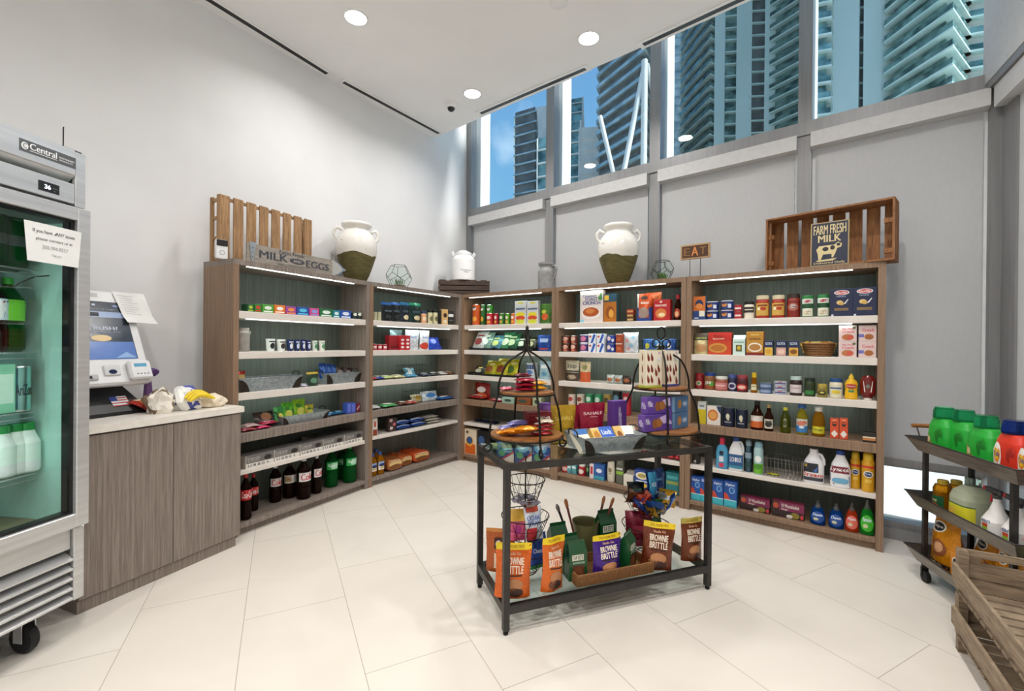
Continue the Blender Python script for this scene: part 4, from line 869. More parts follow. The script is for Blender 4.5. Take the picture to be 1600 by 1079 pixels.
for i in range(2): carton('biscuit_box', TF.M(1.085, .145, .834+.09*i, 18), .135, .088, .06, '#486a90', [('e', .35, .5, .14, .28, '#b07a3c'), ('r', .55, .9, .3, .7, '#5f86ac'), ('t', 'OREO', .58, .88, .4, .6, '#d8e0ea')], side='#7fa6c6', tags=tagd('blue biscuit box with a round cookie on the right stand, %s of two' % ['lower', 'upper'][i], 'biscuit box', 'blue biscuit boxes'))
carton('biscuit_box', TF.M(.985, .12, .834, 8), .035, .11, .05, '#57398a', [('t', 'Milka', .1, .9, .3, .5, '#d8cfe8')], tags=tagd('narrow purple box on end between the biscuit boxes on the right stand', 'biscuit box'))
# bags standing behind the tray
def fbag(u, v, rot, w, h, col, ops, lab, seal=None): return bag('snack_bag', TF.M(u, v, TZ, rot), w, h, .05, col, ops, tagd(lab, 'snack bag'), gus=1, seal=seal, top=.06)
nuts = [('e', .35, .2, .12, .07, '#c08a4a'), ('e', .6, .26, .12, .08, '#b27a3a'), ('e', .48, .12, .13, .06, '#cfa066')]
fbag(.455, .315, 4, .155, .20, '#b08a1c/f', [('t', 'SAHALE', .12, .88, .6, .7, '#d8bf5a')]+nuts, 'gold snack pouch standing at the back of the table, left of the crimson pouch')
fbag(.64, .325, 2, .165, .205, '#8e1430/f', [('t', 'SAHALE', .12, .88, .68, .76, '#e0b8b8'), ('r', .35, .65, .62, .63, '#e0b8b8')]+nuts, 'crimson snack pouch standing at the back middle of the table')
fbag(.545, .37, 2, .13, .19, '#94203a/f', nuts, 'crimson pouch half hidden between the gold and crimson ones')
carton('cookie_box', TF.M(.79, .30, TZ, 8), .10, .215, .05, '#593684', [('t', 'Milka', .40, .62, .35, .85, '#cfc2e2')], tags=tagd('tall violet cookie box standing behind the tray, left of the right stand', 'cookie box'))
# ---- lower shelf of the table
def brownie(u, v, rot, w, h, col, lab, tl=0, seal='#e2c31c', z=SZ):
    ops = [('t', '25% MORE FREE', .2, .8, .915, .965, '#a8801c'), ('t', 'Sheila Gs', .3, .7, .79, .84, '#e0b090'), ('t', 'BROWNIE', .2, .8, .62, .75, '#efe0cc'), ('t', 'BRITTLE', .2, .8, .47, .60, '#efe0cc'), ('r', .25, .75, .42, .445, '#3a1c10'), ('e', .52, .26, .27, .12, '#b47c52'), ('e', .45, .14, .26, .09, '#6a3a20'), ('e', .6, .12, .2, .08, '#3a1c10')]
    return bag('brownie_bag', TF.M(u, v, z, rot) @ Matrix.Rotation(math.radians(tl), 4, 'Y'), w, h, .06, col, ops, tagd(lab, 'snack bag', 'yellow-topped brownie pouches'), gus=1, seal=seal, top=.12)
brownie(.055, .040, -16, .165, .245, '#cf5f1c/f', 'orange brownie pouch at the left front leg of the table', 2)
brownie(.268, .035, 14, .130, .245, '#cf6420/f', 'orange brownie pouch left of the wicker tray, turned slightly right', 3)
brownie(.845, .040, -26, .160, .240, '#6a2f16/f', 'dark brown brownie pouch leaning right of the wicker tray', 5)
brownie(1.105, .055, -4, .135, .225, '#6f3518/f', 'dark brown brownie pouch behind the right front leg of the table', 0, '#b9a850')
bag('snack_bag', TF.M(.075, .285, SZ, -28), .15, .215, .05, '#a4501e/f', [('r', .3, .6, .55, .8, '#3a1c14'), ('e', .45, .66, .1, .08, '#d8c8b8'), ('r', .3, .65, .1, .45, '#d8c0a8')], tagd('orange pouch seen from its back, at the left rear of the lower shelf', 'snack bag'), gus=1, seal='#b8742c', top=.08)
wt = empty('wicker_tray', TF.M(.60, .135, SZ), **tagd('brown wicker tray of cookie bags on the lower glass shelf', 'tray'))
g = G(); g.box(-.215, .215, -.10, .10, 0, .006, 'wicker'); g.obj('base', wt)
for b in ((-.22, .22, -.105, -.095), (-.22, .22, .095, .105), (-.22, -.21, -.095, .095), (.21, .22, -.095, .095)):
    g = G(); g.box(b[0], b[1], b[2], b[3], 0, .05, 'wicker')
    L = b[1]-b[0] > .1
    for i in range(44 if L else 18):
        t = i/(44 if L else 18)
        if L: x = b[0]+t*(b[1]-b[0])+.004; yy = b[2]-.0015 if b[2] < 0 else b[3]+.0015; g.tube([(x, yy, .002), (x, yy, .048)], .0028, 'wicker', 5)
        else: y = b[2]+t*(b[3]-b[2])+.005; xx = b[0]-.0015 if b[0] < 0 else b[1]+.0015; g.tube([(xx, y, .002), (xx, y, .048)], .0028, 'wicker', 5)
    g.tube([(b[0], (b[2]+b[3])/2, .05), (b[1], (b[2]+b[3])/2, .05)] if L else [((b[0]+b[1])/2, b[2], .05), ((b[0]+b[1])/2, b[3], .05)], .005, 'wicker', 6); g.obj('side', wt)
def tates(u, v, rot, lab, w=.095, h=.185, z=SZ+.007):
    M = TF.M(u, v, z, rot); g = G(); d = .06; H = h*.72; m = '#164a26/g'
    g.add([(-w/2, 0, 0), (w/2, 0, 0), (w/2, d, 0), (-w/2, d, 0), (-w/2, 0, H), (w/2, 0, H), (w/2, d, H), (-w/2, d, H), (-w*.46, d/2-.004, h*.93), (w*.46, d/2-.004, h*.93), (w*.46, d/2+.004, h*.93), (-w*.46, d/2+.004, h*.93), (-w*.46, d/2-.003, h), (w*.46, d/2-.003, h), (w*.46, d/2+.003, h), (-w*.46, d/2+.003, h)],
          [(3, 2, 1, 0), (0, 1, 5, 4), (1, 2, 6, 5), (2, 3, 7, 6), (3, 0, 4, 7), (4, 5, 9, 8), (5, 6, 10, 9), (6, 7, 11, 10), (7, 4, 8, 11), (8, 9, 13, 12), (9, 10, 14, 13), (10, 11, 15, 14), (11, 8, 12, 15), (12, 13, 14, 15)], m)
    P = flat(w, h); Ps = lambda a, b, l=1: (w/2+.0004*l, d*a, h*b)
    g.art([('r', .16, .80, .53, .68, '#dcd9c8'), ('t', "TATE'S", .2, .76, .55, .66, '#2b4a34'), ('r', .2, .84, .44, .49, '#a9c8b0'), ('r', .2, .84, .03, .40, '#5a2f1c'), ('e', .5, .2, .26, .14, '#7a4528'), ('t', 'BAKE SHOP', .25, .8, .445, .485, '#1c4a2a')], P)
    g.art([('r', .12, .85, .08, .62, '#c9ccc4')]+[('r', .18, .8, .14+.06*i, .15+.06*i, '#6a7068') for i in range(7)], Ps)
    return g.obj('cookie_bag', None, M, **tagd(lab, 'cookie bag', 'green cookie bags'))
tates(.410, .075, -4, "green gable-top cookie bag lettered in white, at the left front of the wicker tray")
tates(.415, .148, 4, 'green cookie bag second from the front at the left of the wicker tray', h=.19); tates(.40, .255, 2, 'green cookie bag behind the wicker tray, at the left rear', .10, .215, SZ)
tates(.735, .09, 35, 'green cookie bag turned to show its white nutrition panel, right end of the wicker tray'); tates(.70, .265, 4, 'green cookie bag with teal print behind the utensil bucket', .11, .245, SZ)
brownie(.570, .045, 2, .165, .205, '#41207c/f', 'purple brownie pouch standing in the wicker tray', 0, '#e2c31c', SZ+.007)
bk = empty('utensil_bucket', TF.M(.575, .30, SZ), **tagd('olive metal bucket of brushes and tongs behind the purple pouch', 'bucket'))
g = G(); g.loft([(0, .052), (.19, .072), (.195, .074), (.19, .070), (.01, .05)], '#6a6740', 24, cap=False); g.loft([(.0, .052), (.002, .052)], '#4c4a2c', 24); g.obj('tub', bk)
for i, (dx, dy, tx, L, m) in enumerate(((-.045, -.02, -.30, .15, '#7a3a34'), (-.06, 0, -.42, .13, '#221f1e'), (.04, 0, .28, .13, '#6b3a24'), (.055, -.01, .42, .13, '#7c3430'))):
    M = TF.M(.575, .30, SZ) @ Matrix.Translation((dx, dy, .012)) @ Matrix.Rotation(tx*.9, 4, 'Y'); g = G()
    g.tube([(0, 0, 0), (0, 0, .17), (0, 0, .17+L*.8)], [.005, .006, .007], m, 8); g.loft([(.17+L*.8, .009, .004), (.17+L, .011, .004), (.17+L+.015, .006, .003)], '#a5663a' if i != 1 else '#8d8d8d/m', 10)
    g.obj(['basting_brush', 'tongs', 'wooden_spoon', 'basting_brush'][i], None, M, **tagd(['red-handled brush at the left in the olive bucket', 'dark tongs leaning left out of the olive bucket', 'brown wooden spoon handle with a hole, in the olive bucket', 'reddish handle leaning farthest right out of the olive bucket'][i], ['brush', 'tongs', 'spoon', 'brush'][i]))
# wire basket towers
def basket_mesh(g, r0, r1, z0, z1, n=22, m='iron'):
    for z, rr, t in ((z1, r1, .0028), (z0, r0, .002), ((z0+z1)/2, (r0+r1)/2, .0014), (z0, r0*.5, .0014)): g.tube([(rr*math.cos(a), rr*math.sin(a), z) for a in [k*math.pi/14 for k in range(28)]], t, m, 5, True)
    for k in range(n):
        a = 2*math.pi*k/n; b = a+.16*(1 if k % 2 else -1); mx_ = (r0+r1)/2
        g.tube([(r1*math.cos(a), r1*math.sin(a), z1), (mx_*math.cos(b), mx_*math.sin(b), (z0+z1)/2), (r0*math.cos(a), r0*math.sin(a), z0), (r0*.5*math.cos(a), r0*.5*math.sin(a), z0-.002)], .0013, m, 4)
def tower_b(u, v, tiers, ztop, lab):
    o = empty('wire_basket_stand', TF.M(u, v, SZ), **tagd(lab, 'basket stand', 'wire basket stands')); g = G()
    g.tube([(0, 0, .0), (0, 0, ztop)], .004, 'iron', 8); g.loft([(ztop, .004), (ztop+.006, .009), (ztop+.012, .004)], 'iron', 8)
    g.tube([(.06*math.cos(a), .06*math.sin(a), .003) for a in [k*math.pi/12 for k in range(24)]], .003, 'iron', 5, True); g.tube([(-.06, 0, .003), (.06, 0, .003)], .003, 'iron', 5); g.obj('pole', o)
    for r0, r1, z0, z1 in tiers: g = G(); basket_mesh(g, r0, r1, z0, z1); g.obj('wire_basket', o)
    return o
tower_b(.205, .265, [(.075, .125, .022, .115), (.075, .122, .175, .285), (.062, .10, .368, .468)], .575, 'three-tier black wire basket stand under the left of the glass table')
tower_b(.955, .275, [(.08, .135, .03, .14), (.075, .125, .195, .29)], .33, 'two-tier black wire basket stand heaped with wrapped snacks under the table right')
def inb(u, v, z, rot, tilt, w, h, d, col, ops, lab, nm='snack_bag', cat='snack bag', grp=None): return bag(nm, TF.M(u, v, z, rot) @ Matrix.Rotation(math.radians(tilt), 4, 'X'), w, h, d, col, ops, tagd(lab, cat, grp), top=.08, nx=8, nz=8)
for i in range(5): inb(.205+.03*math.cos(i*1.3), .265+.03*math.sin(i*1.3)-.02, SZ+.372+.004*(i % 2), i*50, -80, .05, .05, .02, '#8f8692/f', [('r', .2, .8, .4, .6, '#c9c2cc')], 'small grey-violet wrapped sweet in the top basket under the table', 'candy', 'candy', 'wrapped sweets in the top basket')
inb(.155, .21, SZ+.18, -12, -12, .10, .15, .035, '#c8557a/f', [('r', 0, 1, .62, 1, '#d8a83c'), ('e', .4, .35, .2, .15, '#a8307a')], 'yellow and pink pouch in the middle wire basket, at the left')
inb(.235, .19, SZ+.18, 6, -10, .10, .16, .035, '#dfe3ea/f', [('r', .05, .6, .0, .38, '#b8303a'), ('t', 'OCEAN', .1, .8, .6, .75, '#4a66b0'), ('t', 'SPRAY', .1, .8, .44, .58, '#4a66b0'), ('r', .1, .8, .85, 1, '#c84a30')], 'white and red fruit pouch in the middle wire basket, front')
inb(.265, .30, SZ+.18, 10, -5, .09, .15, .03, '#c4382c/f', [('r', .1, .9, .6, .9, '#e8e0d8')], 'red pouch at the back of the middle wire basket')
inb(.275, .20, SZ+.03, 8, -15, .11, .165, .045, '#24458f/f', [('t', 'Chocolate', .15, .9, .45, .58, '#c8d4ea'), ('r', 0, 1, 0, .12, '#2a7a3c')], 'blue pouch in the lowest basket, behind the orange brownie pouches')
inb(.17, .24, SZ+.03, -20, -40, .10, .12, .04, '#3a2420/f', [('r', .2, .8, .3, .7, '#7a5a3c')], 'dark brown pouch low in the left wire basket stand')
cc = ['#23509e', '#b8442c', '#d8a32c', '#2a7a44', '#1d3f8a', '#cfd8e2', '#6a3a20', '#234f9a']
for i in range(24):
    a = i*2.4; rr = .012+.0042*i; inb(.955+rr*math.cos(a), .245+rr*math.sin(a)*.9, SZ+.21+.012*(i // 3)-.02*(i > 17), i*57, -50+(i % 5)*7, .10, .095, .022, cc[i % 8]+'/f', [('r', .15, .85, .35, .6, cc[(i+3) % 8]), ('e', .5, .5, .12, .1, '#e8e0d0')], 'small bright snack-size wrapper in the heaped upper basket of the right stand', 'candy', 'candy', 'snack-size wrappers in the heaped basket')
inb(1.025, .255, SZ+.29, 10, -6, .14, .155, .04, '#163a78/f', [('r', .1, .5, .2, .85, '#2a5a9c'), ('r', .1, .8, .6, .66, '#5f9ac8')], 'large dark blue pouch standing up out of the heaped basket')
inb(.975, .225, SZ+.30, 0, -8, .05, .14, .025, '#3a9ac8/f', [('t', 'RICE', .2, .8, .45, .6, '#e8f2f8')], 'light blue slim wrapper standing in the heaped basket')
inb(.90, .28, SZ+.28, -20, -20, .10, .10, .04, '#1c2320/f', [('r', .2, .8, .4, .6, '#3a7a4c')], 'black and green pouch at the back left of the heaped basket')
inb(.87, .215, SZ+.04, -25, -8, .15, .19, .05, '#7c1830/f', [('r', .2, .8, .4, .6, '#98283c')], 'dark red pouch in the lower basket behind the brown pouch')
inb(1.02, .20, SZ+.04, 22, -18, .14, .15, .05, '#14603a/f', [('r', .2, .8, .45, .75, '#2a8a64'), ('r', .3, .7, .2, .3, '#b8602c')], 'green pouch in the lower basket, right side')
# ---------------------------------------------------------------- trolley
KF2 = Face((2.275, 2.60), 76.6+180)                 # u runs toward the camera, v away from the room... local y points right
tr_ = empty('tray_trolley', KF2.M(0, 0, 0), **tagd('three-tier metal tray trolley of household goods by the right-hand windows', 'trolley'))
TLn, TW2 = .745, .30
sgn2 = 1 if KF2.n.x > 0 else -1
def tv(v): return v*sgn2
for zt2, dpt in ((.785, .07), (.473, .07), (.167, .07)):
    g = G(); a = [(0, 0), (TLn, 0), (TLn, TW2), (0, TW2)]; b = [(.06, .03), (TLn-.03, .03), (TLn-.03, TW2-.03), (.06, TW2-.03)]
    v = [(x, tv(y), zt2) for x, y in a]+[(x, tv(y), zt2-dpt) for x, y in b]+[(x+(.004 if x < .1 else -.004), tv(y+(.004 if y < .1 else -.004)), zt2) for x, y in a]+[(x, tv(y), zt2-dpt+.004) for x, y in b]
    g.add(v, [(i, (i+1) % 4, (i+1) % 4+4, i+4) for i in range(4)]+[(4, 5, 6, 7)], 'traymetal'); g.add(v, [(i+8, (i+1) % 4+8, (i+1) % 4+12, i+12) for i in range(4)]+[(12, 13, 14, 15)], 'blacksteel')
    g.tube([(x, tv(y), zt2) for x, y in a], .004, 'blacksteel', 6, True); g.obj('tray', tr_)
for x in (.10, TLn-.07):
    for y in (.045, TW2-.045):
        g = G(); g.box(x-.01, x+.01, tv(y)-.01, tv(y)+.01, .075, .76, 'blacksteel'); l_ = g.obj('leg', tr_)
        g = G(); g.loft([(-.012, .024), (-.010, .03), (.010, .03), (.012, .024)], 'rubber', 18, T=Matrix.Translation((x+.012, tv(y), .03)) @ Matrix.Rotation(math.pi/2, 4, 'X')); g.box(x-.006, x+.006, tv(y)-.016, tv(y)+.016, .03, .08, 'blackplastic'); g.obj('caster', l_)
g = G(); g.tube([(-.03, tv(.05), .84), (-.03, tv(TW2-.05), .84)], .012, 'acacia', 10)
for y in (.07, TW2-.07): g.tube([(0, tv(y), .785), (-.03, tv(y), .84)], .004, 'blacksteel', 6)
g.obj('push_handle', tr_)
def tpos(px, v, z, rot=0): u = KF2.u(px, tv(v), z+.08); p = KF2.P(u, tv(v)); return frame(p.x, p.y, z, 76.6-90+rot-0)
# facing frame: product front faces the room (left side of the trolley)
def tp(px, v, lvl, rot=-90): 
    z = {0: .7195, 1: .4075, 2: .1015}[lvl]; u = KF2.u(px, tv(v), z+.1); p = KF2.P(u, tv(v)); return frame(p.x, p.y, z, 76.6+rot*0-180+0+rot+90+0)
def detergent(M, col, capc, lab, ops, grp):
    M = M @ Matrix.Scale(.9, 4, (1, 0, 0)) @ Matrix.Scale(.9, 4, (0, 1, 0))
    T = Matrix.Translation((0, .055, 0)); g = G()
    g.loft([(0, .082, .045, 3.5), (.01, .088, .05, 3.5), (.09, .088, .05, 3.5), (.15, .08, .047, 3), (.185, .062, .04, 2.6), (.195, .045, .036, 2.2)], col, 26, T=T)
    g.tube([(.045, .055, .17), (.072, .055, .15), (.083, .055, .11), (.076, .055, .07), (.05, .055, .045)], .012, col, 8)
    o = g.obj('detergent_jug', None, M, **tagd(lab, 'detergent jug', grp))
    g = G(); g.loft([(.192, .048), (.194, .052), (.235, .050), (.238, .046), (.250, .044), (.252, .04)], capc, 22, T=T); g.obj('cap', o)
    g = G(); P = lambda a, b, l=1: (-.085+.17*a, .0058-.0006*l+.012*abs(2*a-1)**3+(.003 if b > .8 else 0), .015+.14*b); g.art(ops, P, 8, 6, 3); g.obj('label', o)
    return o
gops = [('e', .70, .60, .19, .33, '#178a2a'), ('e', .69, .60, .15, .27, '#12721f'), ('p', [(.05, .05), (.45, .05), (.28, .55), (.12, .6)], '#d89a5a'), ('e', .2, .4, .08, .12, '#e8c8a0'), ('e', .3, .2, .08, .1, '#c0562c')]  # dark green ellipses paint the shade of the handle hollow
for i, (px, v) in enumerate(((1458, .10), (1488, .13), (1522, .10))): detergent(tp(px, v-.045, 0), '#22a637/t', '#2fbf77/c', 'bright green detergent jug on the trolley, %s' % ['farthest', 'middle one, set back', 'nearest, next to the red jugs'][i], gops, 'green detergent jugs')
rops = [('e', .72, .60, .16, .33, '#c02a1c'), ('e', .71, .60, .12, .26, '#9c2016'), ('e', .24, .5, .17, .45, '#e8e4dc'), ('e', .24, .55, .13, .26, '#e88a1c'), ('e', .24, .55, .09, .18, '#f0c02c'), ('t', 'Tide', .13, .36, .48, .64, '#1f3f9c')]  # the first two ellipses are painted shade for the handle hollow
for i, px in enumerate((1566, 1606)): detergent(tp(px, .06, 0), '#d2341f/t', '#24429c/c', 'red detergent jug with a blue cap, %s' % ['left one, beside the green jugs', 'right one, cut by the frame edge'][i], rops, 'red detergent jugs')
for i, (px, v) in enumerate(((1459, .07), (1480, .14))): bottle('juice_bottle', tp(px, v, 1), .165, .042, JAR+[(.86, .55), (.9, .5)], 'amberjuice', '#b89a2c', [('r', 0, 1, 0, 1, '#1f5a34'), ('t', 'Pure', .3, .7, .55, .8, '#e8d8a0'), ('e', .5, .25, .3, .2, '#a8402c')], '-', (.05, .5), tagd('amber juice bottle with a green label on the middle tray, %s' % ['in front', 'half hidden behind'][i], 'bottle', 'amber juice bottles'))
bottle('gallon_jug', tp(1492, .045, 1), .235, .075, JUG, 'milkjug', '#b8c8b8/c', [('r', 0, 1, 0, 1, '#d6cc2c'), ('r', 0, 1, .94, 1, '#2a5a34'), ('r', .1, .5, .3, .7, '#e0b84a')], '-', (.05, .44), tagd('translucent gallon jug with a yellow label on the middle tray', 'jug'), pw=3.5, span=150)
for i, px in enumerate((1538, 1570, 1606)):
    o = bottle('spray_bottle', tp(px, .05+.0*i, 1), .19, .048, [(0, .93, 2.6), (.03, 1, 2.6), (.45, 1, 2.5), (.7, .55), (.9, .3), (1, .28)], '#e4e2de/t', None, [('r', 0, 1, 0, .52, '#86b52c'), ('r', 0, 1, .48, .62, '#c8452c'), ('e', .3, .25, .12, .18, '#d0482c'), ('t', 'clean', .2, .7, .66, .84, '#5a6a94')], '-', (.03, .6), tagd('white spray bottle with green and orange label, %s' % ['leftmost on the trolley', 'second on the trolley', 'third, cut by the frame edge'][i], 'spray bottle', 'spray bottles on the trolley'), span=150)
    g = G(); T = Matrix.Translation((0, .048, 0)); g.loft([(.188, .016), (.205, .016)], '#3a3a3c', 12, T=T); g.cbox(-.06, .03, .036, .06, .205, .23, '#3a3a3c', .006); g.cbox(-.075, -.058, .04, .056, .208, .228, '#a81c24', .003); g.tube([(-.02, .048, .205), (-.03, .048, .19), (-.035, .048, .165)], .005, '#a81c24', 6); g.obj('trigger_head', o)
def dogbag(M, w, h, d, lab):
    ops = [('e', .38, .8, .2, .11, '#f0ead8'), ('e', .38, .8, .16, .085, '#1a1c26'), ('t', 'Pedigree', .26, .5, .77, .83, '#f0ead8'), ('e', .55, .42, .26, .16, '#8a4a24'), ('e', .58, .44, .16, .1, '#c8956a'), ('r', .25, .95, .06, .14, '#2b1c1c'), ('t', 'adult', .3, .7, .07, .13, '#e8d8b8')]
    return bag('dog_food_bag', M, w, h, d, '#d78a14/f', ops, tagd(lab, 'dog food bag'), gus=1, wav=.008)
dogbag(tp(1462, .07, 2), .21, .27, .11, 'large yellow dog food bag at the far end of the bottom tray')
dogbag(tp(1530, .16, 2), .19, .25, .09, 'second yellow dog food bag lying behind the small cartons on the bottom tray')
dogbag(tp(1562, .12, 2), .17, .26, .09, 'yellow dog food bag behind the wooden crate, seen through its handle hole')
for i in range(2): carton('dog_food_carton', tp(1497, .035, 2) @ Matrix.Translation((0, 0, .081*i)), .11, .08, .07, '#c87a1c', [('e', .3, .5, .17, .24, '#f0ead8'), ('e', .3, .5, .13, .18, '#1a1c26'), ('r', .5, .95, .2, .8, '#b05a14')], tags=tagd('small yellow dog food carton on the bottom tray, %s of two' % ['lower', 'upper'][i], 'carton', 'small dog food cartons'))
# ---------------------------------------------------------------- crates by the trolley
KC = Face((1.93, 1.95), -30.5)
def apple_crate(z, lab, legs):
    o = empty('wooden_crate', KC.M(0, 0, z), **tagd(lab, 'crate', 'wooden crates by the trolley')); W_, L_, H_ = .34, .76, .186; m = 'crategrey'
    for v0 in (0, -L_+.015):
        g = G(); 
        if v0 == 0:
            for b in ((.0, W_, 0, .05), (.0, .075, .05, .165), (.235, W_, .05, .165), (.075, .235, .05, .115), (.075, .235, .145, .165)): g.box(b[0], b[1], v0-.015, v0, b[2]+.012, b[3]+.02, m)
        else: g.box(0, W_, v0-.015, v0, .012, .185, m)
        g.obj('end_panel', o)
    for x in (.0, W_-.03):
        for v0 in (-.045, -L_+.03): g = G(); g.box(x, x+.03, v0, v0+.03, -legs, .185, m); g.obj('corner_post', o)
    for x in (-.012, W_):
        g = G(); g.box(x, x+.012, -L_-.01, .0, .045, .118, m); g.obj('side_slat', o)
    for k in range(11): v0 = -.07-.064*k; g = G(); g.box(.0, W_, v0, v0+.05, 0.002, .012, m); g.obj('floor_slat', o)
    return o
apple_crate(.058, 'lower of two stacked weathered wooden crates, bottom right corner', .058); apple_crate(.246, 'upper of two stacked weathered wooden crates, bottom right corner', -.002)
# ---------------------------------------------------------------- things on top of the shelving
def topM(k, px, v, rot=0, z=HU): u = U[k].u(px, v, z); return U[k].M(u, v, z+.0005, rot)
def topsz(k, x0, x1, y0, v): 
    a = U[k].u(x0, v, HU+.1); b = U[k].u(x1, v, HU+.1); return (a+b)/2, b-a, U[k].z((x0+x1)/2, y0, v)-HU
def perp(k, u, v): P_ = U[k].P(u, v)-CAM; P_.z = 0; return abs(P_.normalized().cross(U[k].e).z)
# pallet-like crate on edge at the left
uc, w_, h_ = topsz(0, 343, 487, 322, .20)
pr = empty('slatted_crate', U[0].M(uc, .20, HU+.0005), **tagd('light wooden slatted crate standing on edge on the left shelving unit', 'crate'))
hh = U[0].z(400, 319, .20)-HU
for i in range(8):
    bw = w_/8*.74; x = -w_/2+(w_-bw)*i/7; g = G(); g.cbox(x, x+bw, 0, .011, 0, hh, 'pallet', .001)
    g.box(x+bw*.2, x+bw*.2+.005, -.0006, 0, hh-.018, hh-.013, 'blackplastic'); g.box(x+bw*.7, x+bw*.7+.005, -.0006, 0, hh-.018, hh-.013, 'blackplastic'); g.obj('slat', pr)
for x in (-w_/2, w_/2-.014):
    g = G(); g.box(x, x+.014, .011, .036, 0, hh, 'pallet'); g.box(x, x+.014, .085, .115, 0, hh-.01, 'pallet')
    for z in (.01, hh*.33, hh*.63, hh-.045): g.box(x+.001, x+.013, .036, .085, z, z+.022, 'pallet')
    g.obj('end_frame', pr)
for z in (hh*.02, hh-.03): g = G(); g.box(-w_/2+.014, w_/2-.014, .012, .026, z, z+.02, 'pallet'); g.obj('batten', pr)
uc, w_, h_ = topsz(0, 338, 355, 374, .10)
g = G(); g.cbox(-w_/2, w_/2, 0, .025, 0, h_, 'whiteenamel', .004); o = g.obj('doorbell_chime', None, topM(0, 347, .10, -12), **tagd('small white and black doorbell device leaning by the slatted crate', 'doorbell'))
g = G(); g.cbox(-w_/2+.002, w_/2-.002, -.003, 0, h_*.66, h_-.002, 'blackplastic', .002); g.obj('camera_face', o); g = G(); g.tube([(w_*.2*math.cos(a), -.001, h_*.33+w_*.2*math.sin(a)) for a in [k*math.pi/10 for k in range(20)]], .0015, '#9aa0a4', 5, True); g.obj('button_ring', o)
# arrow sign
uc, w_, h_ = topsz(0, 386, 541, 410, .012); hs = .122
sg_ = empty('arrow_sign', topM(0, 463, .045, 0), **tagd('weathered wooden arrow sign reading Farm Fresh Milk and Eggs, on the left unit', 'sign')); sg_.matrix_world = U[0].M(uc, .012, HU+.0005)
g = G(); a = w_/2; g.prism([(-a, 0), (a*.62, 0), (a*.62, hs), (-a, hs)], 0, .012, 'signwood'); g.prism([(a*.64, -.0), (a*.70, -.0), (a, hs*.5), (a*.70, hs), (a*.64, hs)], 0, .012, '#a9a9a6'); g.prism([(a*.60, hs*.02), (a*.66, hs*.02), (a*.66, hs*.9), (a*.60, hs*.9)], -.003, 0, 'signwood'); g.obj('board', sg_)
g = G(); P = lambda q, b, l=1: (-a+2*a*q, -.0008*l, hs*b)
g.art([('t', 'Farm Fresh', .28, .52, .74, .96, '#45444a'), ('t', 'MILK', .10, .36, .30, .72, '#43454d'), ('e', .45, .46, .075, .17, '#43454d'), ('t', 'AND', .41, .49, .38, .54, '#a39b90'), ('t', 'EGGS', .54, .79, .24, .66, '#43454d'), ('t', 'DIRECT FROM FARM TO YOU', .26, .64, .10, .18, '#6a625c')], P)
g.prism([(a*.78, hs*.1), (a*.82, hs*.1), (a*.97, hs*.5), (a*.82, hs*.9), (a*.78, hs*.9), (a*.93, hs*.5)], -.001, 0, '#6f7c8a'); g.obj('painted_design', sg_)
g = G(); g.prism([(-a+.03, 0), (-a+.045, 0), (-a+.06, hs+.01), (-a+.015, hs+.01)], -.004, -.001, '#cfd4d6/m'); [g.box(-a+.034, -a+.039, -.005, -.004, hs*z, hs*z+.005, 'blackplastic') for z in (.25, .5, .75)]; g.obj('metal_clip', sg_)
